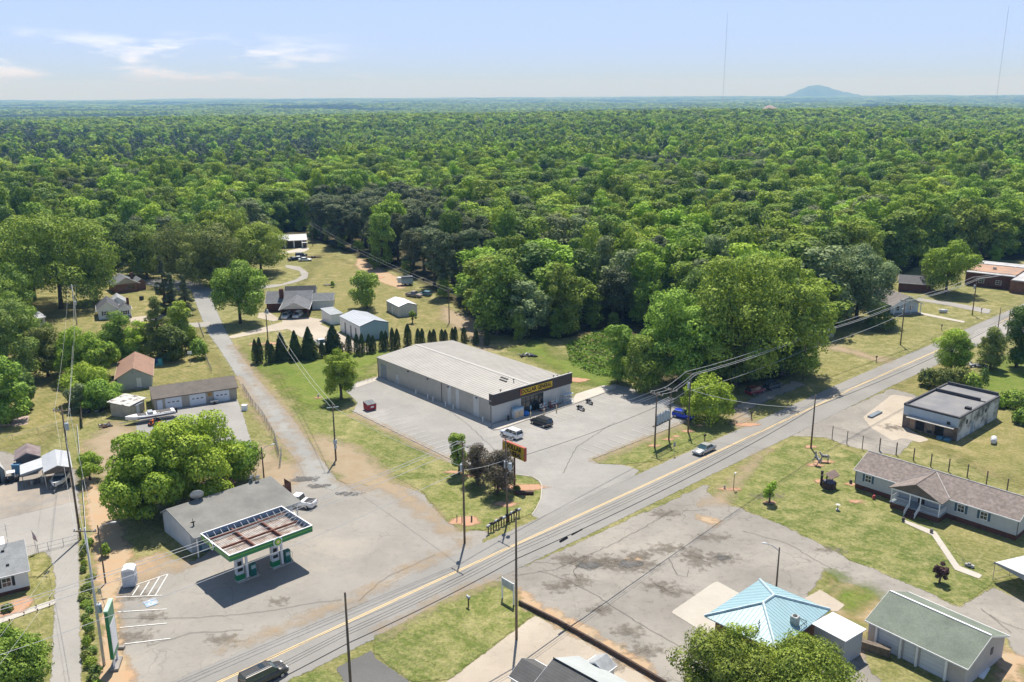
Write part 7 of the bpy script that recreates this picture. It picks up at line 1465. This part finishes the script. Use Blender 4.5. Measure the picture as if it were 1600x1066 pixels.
for x, z_ in ((0, 9.9), (dd, 9.5)):
    q = MB(); q.box(x-.08, -1.3, z_-.07, x+.08, 1.3, z_+.07); a = q.build('crossarm', WOODP, t); q = MB()
    for y in (-1.2, -.5, .5, 1.2): q.cyl((x, y, z_+.07), (x, y, z_+.35), .08, n=8)
    q.build('insulators', CERM, a)
def span(name, pa, pb, lines, label, mat=None, r=.025, sag=.03, fat=None):
    "lines: list of (offset across, za, zb[, radius, material])"
    t = E(name, pa, 0, label, 'power line'); v = pb-pa; n = Vector((-v.y, v.x, 0)).normalized(); L = v.length
    for ln in lines:
        o_, za, zb_ = ln[:3]; rr_ = ln[3] if len(ln) > 3 else r; mt = ln[4] if len(ln) > 4 else (mat or WIREM); s_ = ln[5] if len(ln) > 5 else sag
        q = MB(); q.tube([(v.x*f+n.x*o_, v.y*f+n.y*o_, za+(zb_-za)*f-4*s_*L*f*(1-f)) for f in np.linspace(0, 1, 15)], rr_, 4); q.build('wire', mt, t)
    return t
def pz(k): return P[k][0]
span('power_line', pz('1'), pz('Q'), [(-1.1, 14.9, 14.1), (-.45, 14.9, 14.1), (1.1, 14.9, 14.1), (0, 11.0, 9.6, .035)], 'white overhead wires running from the mailbox pole over the fuel station to the left edge', r=.035, sag=.022)
span('power_line', pz('1'), pz('2'), [(-1, 14.9, 13.2), (-.45, 14.9, 13.2), (1, 14.9, 13.2), (0, 11, 9.8)], 'short overhead wires linking the two poles beside the mailboxes')
span('power_line', pz('2'), pz('t1'), [(-1, 13.2, 10.2), (-.3, 13.2, 10.2), (1, 13.2, 10.2), (0, 9.6, 7.6, .035, WIRED, .012)], 'overhead wires crossing the store lot between the twin-transformer pole and the platform', r=.014, sag=.016)
span('power_line', pz('t2'), pz('6'), [(-1.1, 9.85, 11.4), (-.5, 9.85, 11.4), (1.1, 9.85, 11.4), (0, 7.4, 8.6, .03)], 'thick short wires from the transformer platform up to the pole by the blue car', r=.045, sag=.02)
span('power_line', pz('t1'), pz('t2'), [(-1.2, 10.25, 9.85), (0, 10.25, 9.85), (1.2, 10.25, 9.85)], 'wires joining the crossarms of the twin platform poles', r=.035)
span('power_line', pz('6'), pz('8'), [(-1.1, 11.4, 10.6), (-.45, 11.4, 10.6), (1.1, 11.4, 10.6), (0, 8.0, 7.0, .035)], 'pale overhead wires before the thicket between the blue car pole and shed pole', r=.04, sag=.014)
span('power_line', pz('8'), pz('9'), [(-1.1, 10.6, 11.4), (-.45, 10.6, 11.4), (1.1, 10.6, 11.4), (0, 7.0, 8)], 'pale overhead wires over the lawn between the old shed and the small grey-roofed house', r=.045, sag=.014)
span('power_line', pz('9'), pz('10'), [(-1.1, 11.4, 10.7), (-.45, 11.4, 10.7), (1.1, 11.4, 10.7)], 'pale overhead wires over the far driveway near the small grey-roofed house', r=.045, sag=.014)
span('power_line', pz('10'), pz('10')+u0*60, [(-1.1, 10.7, 10.7), (-.45, 10.7, 10.7), (1.1, 10.7, 10.7)], 'pale overhead wires leaving the frame past the brick building', r=.045)
RW = [(-.15, 11.9, 8.9), (0, 11.4, 8.4), (.15, 10.9, 8.0), (0, 10.2, 7.5, .055, WIRED)]
span('power_line', pz('3'), pz('7'), RW, 'dark cables along the main road between the sign frame pole and the statue pole', WIRED, .022, .012)
span('power_line', pz('4'), pz('3'), [(-.15, 11.6, 11.9), (0, 11.2, 11.4), (.15, 10.8, 10.9), (0, 10.0, 10.2, .055, WIRED)], 'dark cables along the main road between the two tall bare poles', WIRED, .022, .012)
span('power_line', pz('R'), pz('4'), [(-.15, 11.4, 11.6), (0, 11, 11.2), (.15, 10.6, 10.8), (0, 9.8, 10.0, .055, WIRED)], 'dark cables along the main road above the minivan at the bottom', WIRED, .022, .012)
pe = pz('7')+u0*95; span('power_line', pz('7'), pe, [(0, 8.9, 8.0), (0, 8.4, 7.6), (0, 7.6, 7.2, .05, WIRED)], 'dark cables along the main road right of the statue pole towards the vine-covered stump', WIRED, .022, .012)
pole('utility_pole', pe, 9, 'wooden pole smothered by vines beside the main road', 0, ())
q = MB(); c_ = pz('3').lerp(pz('7'), .1)+Vector((0, 0, 9.3)); dq = (pz('7')-pz('3')).normalized(); q.cyl(c_, c_+dq*1.3, .16, n=8); q.cyl(c_+dq*2.2, c_+dq*4.2, .09, n=8); tag(q.build('splice_case', WIRED), 'black cable splice case hanging on the roadside cables right of the tall bottom pole', 'splice case')
span('power_line', pz('6'), pz('7'), [(0, 8.2, 7.6, .04)], 'twisted pale service cable crossing the road to the statue pole', sag=.045)
span('power_line', pz('A'), pz('B'), [(-.9, 10.9, 19.4), (.9, 10.9, 19.4), (0, 7, 15, .02)], 'overhead wires above the left yard between the pale pole and the brown pole', r=.013, sag=.012)
span('power_line', pz('B'), pz('C'), [(-.9, 19.4, 16.4), (.9, 19.4, 16.4), (0, 15.5, 12, .02)], 'overhead wires above the left driveway between the brown pole and the pale pole', r=.013, sag=.012)
span('power_line', pz('C'), pz('C')+Vector((3, -40, 0)), [(-.9, 16.4, 16), (.9, 16.4, 16)], 'overhead wires leaving the bottom of the frame at the pale pole', r=.013)
span('power_line', pz('12'), pz('14'), [(-.4, 9.9, 8.5), (.4, 9.9, 8.5)], 'two thin wires from the meter pole over the cypress row to the hipped house pole', r=.03, sag=.02)
span('power_line', pz('15'), G(489, 385), [(-.9, 9.4, 9.4), (.9, 9.4, 9.4)], 'two wires along the wood edge from behind the store to the far garage', r=.022, sag=.01)
pole('utility_pole', G(489, 385), 9.6, 'wooden pole at the wood edge right of the far garage', R(120), (9.2,))
span('power_line', pz('12'), pz('1'), [(0, 9.8, 11.5, .025)], 'single service wire from the meter pole to the mailbox pole', sag=.02)
# street lamps
def lamp(loc, h, az, label, mat=POLEM, arm=1.6, r=.09):
    t = E('street_lamp', loc, az, label, 'street lamp'); b = MB(); b.tube([(0, 0, 0), (0, 0, h)], [r*1.2, r*.8], 8); b.build('pole', mat, t); b = MB(); b.tube([(0, 0, h-.5), (arm*.5, 0, h), (arm, 0, h+.1)], .045, 6); b.build('arm', STEEL, t); b = MB(); b.ball((arm+.25, 0, h+.1), (.38, .16, .1)); b.build('lamp_head', M('lamp_white', (.66, .68, .7), .4), t, smooth=True)
lamp(G(1213, 917), 5.5, R(150), 'wooden lamp pole behind the blue-roofed shop', r=.1)
lamp(G(165, 912), HT((165, 912), (152, 832)) if False else 8.2, R(20), 'thin lamp post with a curved arm beside the pale pole and shrubs'); lamp(G(412.7, 750), 5.7, R(30), 'wooden lamp pole behind the fuel shop roof at the edge of the bright trees', r=.11)
lamp(G(1146, 766), 2.6, R(60), 'short yard lamp on the lawn corner beside the old lot', arm=.3, r=.05)
# store pole sign
sb = G(804, 757); t = E('pole_sign', sb, 0, 'yellow two-line store sign on a brown post above the grass island', 'sign')
zt1 = HT((804, 757), (802, 690)); pa = G(785.5, 686, 7.6); A0 = Vector((pa.x, pa.y, 0)); pb = G(820, 700, 7.0); azs = R(-47)
t.rotation_euler.z = azs; b = MB(); b.cyl((0, 0, 0), (0, 0, 5.3), .16, .14, n=10); b.build('post', M('post_brown', (.15, .07, .06), .7), t, smooth=True)
b = MB(); b.box(-2.45, -.22, 4.75, 2.45, .22, 6.85); sg = b.build('sign_panel', SY, t, bevel=.02); b = MB(); b.box(-2.5, -.25, 6.853, 2.5, .25, 6.96); b.box(2.453, -.25, 4.7, 2.54, .25, 6.85); b.box(-2.54, -.25, 4.7, -2.453, .25, 6.85); b.build('sign_frame', SR, sg)
for s, r3 in ((-1, 0), (1, R(180))): textobj('DOLLAR', 1.05, .01, SB, sg, (0, s*.235, 6.3), (R(90), 0, r3), .04, .92); textobj('GENERAL', 1.05, .01, SB, sg, (0, s*.235, 5.3), (R(90), 0, r3), .04, .80)
b = MB(); b.box(-1.4, -.5, 0, 1.6, .1, .55); tag(b.build('planter_box', WOODD, loc=G(818, 772)), 'dark timber planter at the foot of the yellow store sign', 'planter'); bpy.context.view_layer.update()
# green price sign, bottom left
t = E('price_sign', G(182, 1040), R(102), 'tall green fuel price sign seen edge-on beside the shrubs', 'sign'); b = MB(); b.box(-1.3, -.18, 1.6, 1.3, .18, 7.3); b.build('panel', GN, t); b = MB(); b.box(-1.33, -.22, 7.303, 1.33, .22, 7.5); b.build('cap', M('cap_mint', (.45, .72, .52), .5), t)
b = MB(); b.box(-.9, -.1, .3, -.6, .1, 1.6); b.box(.6, -.1, .3, .9, .1, 1.6); b.build('leg', TRIM, t); b = MB(); b.box(-1.2, -.45, 0, 1.2, .45, .35); b.build('base', CONCB, t); b = MB(); b.box(-1.15, -.2, 2.2, 1.15, -.183, 5.6); b.box(-1.15, .183, 2.2, 1.15, .2, 5.6); b.build('price_board', TRIM, t)
for i, (x, y, s) in enumerate([(185, 1014, .5)]): b = MB(); b.box(-.5, -.2, 0, .5, .2, .35); tag(b.build('concrete_block', CONCB, loc=G(188, 1014)), 'small concrete block at the edge of the dirt beside the green price sign', 'block')
# white vending kiosk
t = E('air_kiosk', G(192, 920), R(12), 'white box kiosk with a rounded top beside the hatched parking bay', 'kiosk'); b = MB(); b.box(0, 0, .1, 1.55, 1.6, 2.3); b.build('cabinet', M('kiosk_white', (.60, .64, .70), .5), t, bevel=.05)
b = MB(); n = 8; Pp = [(0, -.03, 2.3)]+[(.78-.78*math.cos(math.pi*i/n), -.03, 2.3+.35*math.sin(math.pi*i/n)) for i in range(n+1)]; b.ext(Pp[1:], (0, 1.66, 0)); b.build('rounded_top', TRIM, t, smooth=False); b = MB(); b.box(1.553, .3, .6, 1.6, 1.2, 1.5); b.build('panel', M('kiosk_panel', (.35, .42, .55), .4), t)
# mailboxes
MBM = M('mailbox_black', (.03, .03, .035), .5); MBW = M('mailbox_white', (.58, .60, .62), .5)
def mailbox(loc, az, label, mt, group=None, h=1.15, base=None):
    t = E('mailbox', loc, az, label, 'mailbox', group); b = MB(); b.box(-.06, -.06, 0, .06, .06, h); b.box(-.06, -.3, h-.14, .06, .3, h-.02); b.build('post', base or WOODD, t); b = MB(); n = 8; P_ = [(-.12, -.28, h), (.12, -.28, h)]+[(.12*math.cos(math.pi*i/n), -.28, h+.14+.12*math.sin(math.pi*i/n)) for i in range(n+1)]; b.ext(P_, (0, .56, 0)); m_ = b.build('box', mt, t); b = MB(); b.box(.121, .05, h+.1, .14, .08, h+.34); b.build('flag', M('flag_red', (.5, .04, .03), .5), m_); return t
m0 = G(763, 834); m1 = G(811, 808); nb = 13
for i in range(nb):
    f_ = i/(nb-1); mailbox(m0.lerp(m1, f_)+Vector((0, .3*(i % 2), 0)), R(43+90), 'mailbox on a dark post in the roadside row between the two transformer poles', MBM if i % 3 else MBW, 'mailboxes in the roadside row')
for (x, y, l, az, mt) in ((1101, 691, 'twin-post black mailbox at the road edge behind the silver-green sedan', 133, MBM), (1174, 655, 'black mailbox at the gravel drive mouth', 133, MBM), (1369, 566, 'mailbox on the small verge by the dirt drive', 133, MBM), (732, 948, 'dark mailbox on the bottom verge', 43, MBW), (1516, 546, 'white mailbox near the log pile beside the road', 43, MBW), (1533, 490, 'mailbox by the far pale driveway', 133, MBM), (1471, 516, 'small box on a post in the verge across from the stump', 133, MBM)):
    mailbox(G(x, y), R(az), l, mt, h=1.25)
for i, (x, y) in enumerate([(714, 815), (722, 817), (737, 815)]): b = MB(); b.cyl((0, 0, 0), (0, 0, 1.1-.1*i), .06+.06*(i == 2)); tag(b.build('marker_post', M('marker_dark', (.08, .07, .06), .7), loc=G(x, y)), ['leftmost thin marker post', 'middle short marker post', 'stout dark marker post'][i]+' at the foot of the mailbox pole', 'marker post')
# signs and small things
t = E('road_sign', G(1053, 712), R(43), 'road sign on a thin post between the platform poles and the sedan', 'road sign'); b = MB(); b.tube([(0, 0, 0), (0, 0, 2.5)], .04); b.build('post', STEEL, t); b = MB(); b.box(-.3, -.05, 1.75, .3, -.02, 2.5); b.build('sign_panel', M('sign_back', (.30, .33, .35), .5), t)
t = E('sign_frame', G(785, 935), R(-48), 'empty white sign frame on two posts beside the tall bottom pole', 'sign'); b = MB(); wdt = (G(802, 946)-G(785, 935)).length; b.box(0, -.08, 1.9, wdt, .08, 2.9); b.build('sign_panel', M('sign_greywhite', (.50, .54, .56), .6), t)
for x in (0, wdt): b = MB(); b.box(x-.07, -.07, 0, x+.07, .07, 2.95); b.build('post', TRIM, t)
t = E('yard_sign', G(857, 0) if False else G(164, 948), R(10), 'thin leaning sign post on the orange dirt above the green price sign', 'sign'); b = MB(); b.tube([(0, 0, 0), (-.4, .1, 2.4)], .04); b.build('post', STEEL, t); b = MB(); b.box(-.6, .05, 1.7, -.2, .09, 2.5); b.build('sign_panel', STEEL, t)
b = MB(); b.cyl((0, 0, 0), (0, 0, .55), .13); b.ball((0, 0, .6), (.17, .17, .16)); b.cyl((-.25, 0, .4), (.25, 0, .4), .07); tag(b.build('fire_hydrant', M('hydrant', (.62, .60, .55), .5), smooth=True, loc=G(497.5, 621)), 'small pale fire hydrant in the lawn between the side road and lone oval tree', 'hydrant')
b = MB(); b.cyl((0, 0, 0), (0, 0, .5), .12); b.ball((0, 0, .55), (.16, .16, .15)); b.cyl((-.22, 0, .38), (.22, 0, .38), .06); tag(b.build('fire_hydrant', M('hydrant2', (.55, .48, .42), .5), smooth=True, loc=G(1132, 764)), 'small pale fire hydrant at the lawn corner beside the yard lamp', 'hydrant')
# wishing well
t = E('wishing_well', G(1295, 762), R(40), 'brown round wishing well with a small gabled roof on the lawn', 'wishing well'); b = MB(); b.cyl((0, 0, 0), (0, 0, 1.0), 1.05, 1.1, n=18); b.build('tub', WOODD, t); b = MB(); b.cyl((0, 0, 1.003), (0, 0, 1.05), .9, n=18); b.build('planting', M('well_blue', (.06, .10, .28), .7, .4, 3, col2=(.3, .26, .2)), t)
for x in (-.85, .85): b = MB(); b.box(x-.08, -.08, 1.0, x+.08, .08, 2.2); b.build('post', WOODD, t)
b = MB(); b.slab([(-1.3, -.95, 2.05), (1.3, -.95, 2.05), (1.3, 0, 2.75), (-1.3, 0, 2.75)], .08); b.slab([(-1.3, 0, 2.75), (1.3, 0, 2.75), (1.3, .95, 2.05), (-1.3, .95, 2.05)], .08); b.build('roof', M('well_roof', (.27, .20, .17), .85, .2, 3), t)
b = MB(); b.tube([(0, 0, 0), (0, 0, 2.3)], [.22, .2], 8); b.ball((0, 0, 2.3), (.25, .25, .18)); tag(b.build('carved_post', BLACK, smooth=True, loc=G(1283, 758)), 'black upright post left of the brown wishing well', 'post')
def horse(loc, head, label, rear=False):
    b = MB(); b.ball((0, 0, 1.05), (.62, .26, .28), 12, 8)
    b.ball((.38, 0, 1.1), (.28, .24, .3)); b.ball((-.42, 0, 1.1), (.28, .25, .28)); b.tube([(.5, 0, 1.15), (.75, 0, 1.5), (.85, 0, 1.7)], [.19, .13, .11], 8); b.tube([(.8, 0, 1.72), (1.0, 0, 1.62), (1.17, 0, 1.45)], [.12, .1, .06], 8)
    for s in (-.05, .05): b.cyl((.82, s, 1.78), (.84, s, 1.92), .03, .01, 5)
    for x, y, k in ((.45, .14, 0), (.45, -.14, .08), (-.5, .15, -.06), (-.5, -.15, .05)): b.tube([(x, y, 1.0), (x+(.05 if x > 0 else -.1), y, .55), (x+k, y, .3), (x+k, y, 0)], [.12, .075, .05, .06], 7)
    b.tube([(-.68, 0, 1.2), (-.85, 0, .95), (-.85, 0, .6)], [.06, .07, .03], 6)
    o = b.build('horse_statue', M('statue_grey', (.46, .46, .45), .6, .35, 3, col2=(.12, .12, .13), thr=(.42, .58)), smooth=True, loc=loc); o.rotation_euler = (0, R(-28) if rear else 0, head); bpy.context.view_layer.update()
    if rear: o.location.z = .35
    return tag(o, label, 'statue')
horse(G(1288, 722), R(170), 'pale standing horse statue on the lawn, right of the rearing one'); horse(G(1273, 726), R(120), 'dappled dark and white rearing horse statue below the pole on the lawn', True)
b = MB(); b.cyl((0, 0, 0), (0, 0, .15), .25); b.cyl((0, 0, .15), (0, 0, .75), .09); b.cyl((0, 0, .75), (0, 0, .9), .12, .36, 14); tag(b.build('bird_bath', M('bath_grey', (.52, .53, .50), .7), smooth=False, loc=G(1308.5, 797)), 'grey stone bird bath on the lawn left of the long house porch', 'bird bath')
for (x, y, l, c) in ((1365, 780, 'small red and white lawn ornament below the left window of the long house', (.5, .1, .1)), (1411, 815, 'dark flower pot at the foot of the porch steps', (.12, .1, .1)), (1455, 833, 'cluster of flower pots where the lawn walk bends at the porch', (.25, .22, .2)), (1329, 756, 'small dark urn by the left corner of the long house', (.1, .08, .08))):
    b = MB(); b.cyl((0, 0, 0), (0, 0, .35), .16, .26, 12); b.ball((.02, 0, .5), (.24, .22, .2)); tag(b.build('flower_pot', M('pot_%d' % x, c, .7), smooth=True, loc=G(x, y)), l, 'flower pot')
b = MB(); b.box(-.5, -.2, .1, .6, .2, .4); b.tube([(-.5, 0, .3), (-1.0, 0, .9)], .04); b.ball((0, 0, .5), (.25, .2, .15)); b.cyl((.4, -.25, .15), (.4, .25, .15), .15); b.cyl((-.3, -.25, .15), (-.3, .25, .15), .15); o = b.build('lawn_mower', M('mower_grey', (.55, .55, .52), .5, .3, 5, col2=(.1, .1, .1)), loc=G(1514, 886)); o.rotation_euler.z = R(-40); tag(o, 'grey and white garden statue lying beside the lawn walk', 'statue')
b = MB(); b.cyl((-.9, 0, .6), (.9, 0, .6), .5, n=16); b.ball((-.9, 0, .6), (.3, .5, .5), 12, 8); b.ball((.9, 0, .6), (.3, .5, .5), 12, 8); b.box(-.6, -.3, 0, -.4, .3, .2); b.box(.4, -.3, 0, .6, .3, .2); o = b.build('gas_tank', M('tank_white', (.66, .68, .70), .4), smooth=True, loc=G(1552, 692)); o.rotation_euler.z = R(60); tag(o, 'white cylindrical gas tank on the grass right of the derelict shop', 'gas tank')
c2_ = o.copy(); COL.objects.link(c2_); c2_.location = G(1473.5, 489); c2_.rotation_euler.z = R(-10); c2_['label'] = 'white cylindrical gas tank on the lawn of the small grey-roofed house'; c2_.name = 'gas_tank'
b = MB(); b.box(-2.2, -.45, 0, 2.2, .45, .35); o = b.build('concrete_island', M('island_bluegrey', (.20, .24, .28), .8, .15, 2), loc=G(1367, 649)); o.rotation_euler.z = R(43); tag(o, 'bluish grey slab island on the apron left of the derelict shop', 'pump island')
b = MB(); b.box(-1.2, -.25, 0, 1.2, .25, .12); o = b.build('timber_beam', TRIM, loc=G(1538, 1052)); o.rotation_euler.z = R(48); tag(o, 'white painted plank on the grass right of the green-roofed garage', 'plank')
# white freezer box by the fence, utility boxes
b = MB(); b.box(-.5, -.4, 0, .5, .4, 1.05); b.box(-.53, -.43, 1.053, .53, .43, 1.12); tag(b.build('utility_box', TRIM, loc=G(382.5, 641)), 'white utility box on the dry grass right of the tan garage', 'utility box')
# picnic pad of the left yard
t = E('sandbox', G(11, 663), R(15), 'square raised planter beside the pink slab in the left yard', 'planter'); b = MB(); b.box(-1, -1, 0, 1, 1, .3); b.build('frame', M('sand_wood', (.45, .30, .22), .8), t); b = MB(); b.box(-.8, -.8, .303, .8, .8, .33); b.build('soil', M('soil', (.07, .09, .04), .9, .3, 3), t)
flat('slab', [[G(24, 652), G(46, 650), G(43, 663), G(19, 667)]], M('pink_slab', (.55, .42, .36), .85, .3, 1.2), .03)
# trampoline / shed bits in upper left
b = MB(); b.box(-.5, -.5, 0, .5, .5, 1.2); tag(b.build('utility_box', BLACK, loc=G(221.5, 469)), 'dark bin on the lawn below the brick house', 'bin')
t = E('basketball_hoop', G(298, 570), R(0), 'post with a small board on the fenced lawn behind the tan garage', 'hoop'); b = MB(); b.tube([(0, 0, 0), (0, 0, 3)], .06); b.build('post', STEEL, t); b = MB(); b.box(-.5, -.05, 2.6, .5, .05, 3.2); b.build('board', TRIM, t)
for (x, y, l, c) in ((251, 571, 'upright turquoise slide panel behind the brown-roofed house', (.08, .38, .45)), (246, 570, 'blue tarp bundle behind the brown-roofed house', (.03, .06, .25))): b = MB(); b.box(-.4, -.3, 0, .4, .3, 1.6); b.box(-.9, -.5, 0, -.45, .4, .5); tag(b.build('play_equipment', M('play_%d' % x, c, .5), loc=G(x, y)), l, 'play equipment')
b = MB(); b.cyl((0, 0, 0), (0, 0, .9), .3); tag(b.build('barrel', M('barrel_blue', (.02, .12, .38), .5), loc=G(196, 648)), 'blue barrel against the left wall of the shabby cream shed', 'barrel')
# side-by-side vehicle near the sheds
t = E('utility_cart', G(19, 752), R(30), 'small black and white utility cart between the barn shed and lean-to', 'cart'); b = MB(); b.box(-1.1, -.6, .35, 1.1, .6, .8); b.build('body', BLACK, t, bevel=.08); b = MB(); b.box(-.6, -.6, 1.6, .6, .6, 1.68); b.tube([(-.55, -.55, .8), (-.5, -.5, 1.6)], .04); b.tube([(.55, .55, .8), (.5, .5, 1.6)], .04); b.tube([(.55, -.55, .8), (.5, -.5, 1.6)], .04); b.tube([(-.55, .55, .8), (-.5, .5, 1.6)], .04); b.build('roll_cage', TRIM, t)
for x in (-.75, .75):
    for s in (-1, 1): b = MB(); b.cyl((x, s*.5, .32), (x, s*.72, .32), .32, n=12); b.build('wheel', TYRE, t)
# ------------------------------------------------------------------ fences
def fence(name, px, label, h=1.2, sp_=2.4, post=None, rails=(1.0,), mesh=True, pr=.04, tall=None, cat='fence', rr_=.025, boards=None):
    pts_ = [G(*q) for q in px]; o = pts_[0]; t = E(name, o, 0, label, cat); rb = MB(); mb = MB()
    for a, c in zip(pts_[:-1], pts_[1:]):
        L = (c-a).length; n = max(1, round(L/sp_))
        for i in range(n+(1 if c is pts_[-1] else 0)): p = a.lerp(c, i/n)-o; q = MB(); q.cyl(p, p+Vector((0, 0, h)), pr, n=6); q.build('post', post or STEEL, t)
        for f in rails: rb.tube([a-o+Vector((0, 0, h*f)), c-o+Vector((0, 0, h*f))], rr_, 4)
        if mesh:
            k = max(2, int(L/.3))
            for i in range(k): p = a.lerp(c, i/k)-o; q_ = a.lerp(c, (i+1)/k)-o; mb.tube([p+Vector((0, 0, .05)), q_+Vector((0, 0, h*.97))], .006, 3); mb.tube([p+Vector((0, 0, h*.97)), q_+Vector((0, 0, .05))], .006, 3)
        if boards:
            k = int(L/.2)
            for i in range(k): p = a.lerp(c, i/k)-o; d = (c-a).normalized()*.09; mb.slab([p+Vector((0, 0, h))-d+Vector((-d.y, d.x, 0))*.2, p+Vector((0, 0, h))+d+Vector((-d.y, d.x, 0))*.2, p+Vector((0, 0, h))+d-Vector((-d.y, d.x, 0))*.2, p+Vector((0, 0, h))-d-Vector((-d.y, d.x, 0))*.2], h-.03)
    if rails: rb.build('rail', post or STEEL, t)
    if mesh or boards: mb.build('boards' if boards else 'wire_mesh', boards or STEEL, t)
    return t
fence('wooden_fence', [(129, 669), (128, 645), (160, 638), (197, 632)], 'weathered board fence behind the pale rubble in the left dirt yard', 1.9, 2.6, WOODP, (), False, .07, boards=WOODP)
fence('chain_fence', [(-20, 697), (20, 688), (60, 678), (113, 663)], 'low chain-link fence with broken top rail across the left yard', 1.1, 4)
fence('chain_fence', [(38, 868), (60, 864)], 'short chain-link gate section beside the flag pole', 1.2, 1.9); fence('drive_gate', [(60, 864), (76, 860), (123, 848)], 'wide tubular gate across the left driveway', 1.2, 2.2, cat='gate', rails=(1.0, .5, .1), mesh=False)
fence('chain_fence', [(380, 609), (395, 634), (410, 652), (425, 678), (429, 686)], 'rusty overgrown wire fence along the side road beside the tan garage', 1.4, 2.4, WOODD, (.95,))
fence('yard_gate', [(429, 686), (436, 712)], 'bent metal gate leaf beside the side road', 1.6, 1.5, STEEL, (1.0, .5, .08), True, cat='gate'); fence('yard_gate', [(440, 712), (438, 730)], 'second metal gate leaf nearer the fuel station', 1.8, 1.5, STEEL, (1.0, .5, .08), True, cat='gate')
fence('chain_fence', [(316, 548), (327, 575), (331, 583)], 'short grey fence beside the lawn behind the tan garage', 1.5, 2.5); fence('rail_fence', [(311, 507), (318, 527)], 'low pale rail fence near the upper bend of the side road', .7, 3, CONCB, (.9,), False, .12)
fence('post_fence', [(1300, 686), (1323, 694), (1347, 702), (1374, 706)], 'line of tall dark posts with wire beside the lawn and old apron', 2.5, 3.2, WOODP, (.9, .5), False, .07, rr_=.012)
fence('post_fence', [(1374, 704), (1400, 711), (1427, 720), (1454, 729), (1482, 737), (1511, 746), (1541, 757), (1573, 769), (1610, 782)], 'line of dark fence posts behind the long house roof', 2.3, 4.2, WOODP, (.9, .5), False, .1, rr_=.012)
fence('stake_fence', [(557, 598), (563, 594), (575, 596), (588, 593)], 'row of orange-topped stakes behind the rear corner of the store', 1.0, 1.1, M('stake_orange', (.5, .22, .12), .7), (), False, .04)
fence('white_edging', [(121, 668), (128, 745), (136, 850)], 'long low white board edging beside the left pole line', .6, 3, TRIM, (), False, .05, boards=TRIM)
wl = [G(*q) for q in [(811, 945), (870, 974), (940, 1013), (1040, 1072)]]; b = MB()
for a, c in zip(wl[:-1], wl[1:]): d = (c-a).normalized(); n = Vector((-d.y, d.x, 0))*.12; b.slab([a+n+Vector((0, 0, .6)), a-n+Vector((0, 0, .6)), c-n+Vector((0, 0, .6)), c+n+Vector((0, 0, .6))], .6)
tag(b.build('low_wall', M('dark_timber_wall', (.085, .06, .05), .9, .2, 2)), 'long low dark timber wall between the two paved lots at the bottom', 'wall')
# flag pole
t = E('flag_pole', G(58, 863), 0, 'slim flag pole with a furled flag beside the left driveway gate', 'flag pole'); b = MB(); b.tube([(0, 0, 0), (-.3, 0, 3.3)], .03); b.build('pole', STEEL, t); b = MB(); b.add([(-.28, 0, 3.2), (-.28, 0, 2.0), (.25, .1, 1.5), (.15, -.08, 2.6)], [(0, 1, 2, 3), (3, 2, 1, 0)]); b.build('flag', M('flag_cloth', (.35, .12, .14), .8, .4, 6, col2=(.5, .5, .55)), t)
for i, (x, y) in enumerate([(57, 950), (78, 948), (38, 961), (59, 956), (15, 972), (78, 938)]): b = MB(); b.cyl((0, 0, 0), (0, 0, .3), .03); b.cyl((0, 0, .3), (0, 0, .38), .09); tag(b.build('path_light', BLACK, loc=G(x, y)), 'tiny black path light beside the white house walk', 'path light', 'path lights beside the white house walk')
for i, x in enumerate((-.6, .0)): b = MB(); b.box(-.4, -.4, 0, .4, .4, .6); tag(b.build('utility_cabinet', TRF, loc=G(1105+i*6, 640)), ['pale', 'small grey'][i]+' utility cabinet behind the drooping mound tree', 'cabinet')
# radio masts on the horizon
def mast(px, top, dist, label):
    d = G(px, 200); d.z = 0; d.normalize(); c = d*dist; c.z = hT(c.x, c.y); h = CAMH+(150-ROLL*-0-top+ (px-800)*-.005+8)/FPX*dist
    t = E('radio_mast', c, 0, label, 'radio mast'); b = MB(); w = 1.2; z_ = c.z
    for k in range(3): a = 2*math.pi*k/3; b.tube([(w*math.cos(a), w*math.sin(a), -20), (w*math.cos(a), w*math.sin(a), h)], .17, 4)
    n = int(h/9)
    for i in range(n):
        for k in range(3): a = 2*math.pi*k/3; a2 = 2*math.pi*(k+1)/3; b.tube([(w*math.cos(a), w*math.sin(a), i*9), (w*math.cos(a2), w*math.sin(a2), i*9+9)], .12, 3)
    b.build('lattice', M('mast_paint', (.75, .70, .68), .6), t); b = MB(); b.tube([(0, 0, h), (0, 0, h+12)], .35, 5); b.build('antenna', M('mast_paint2', (.5, .2, .15), .6), t)
mast(1127, 42, 4300, 'thin pale radio mast left of the distant hill'); mast(1551, 40, 4400, 'thin pale radio mast near the right edge of the sky')
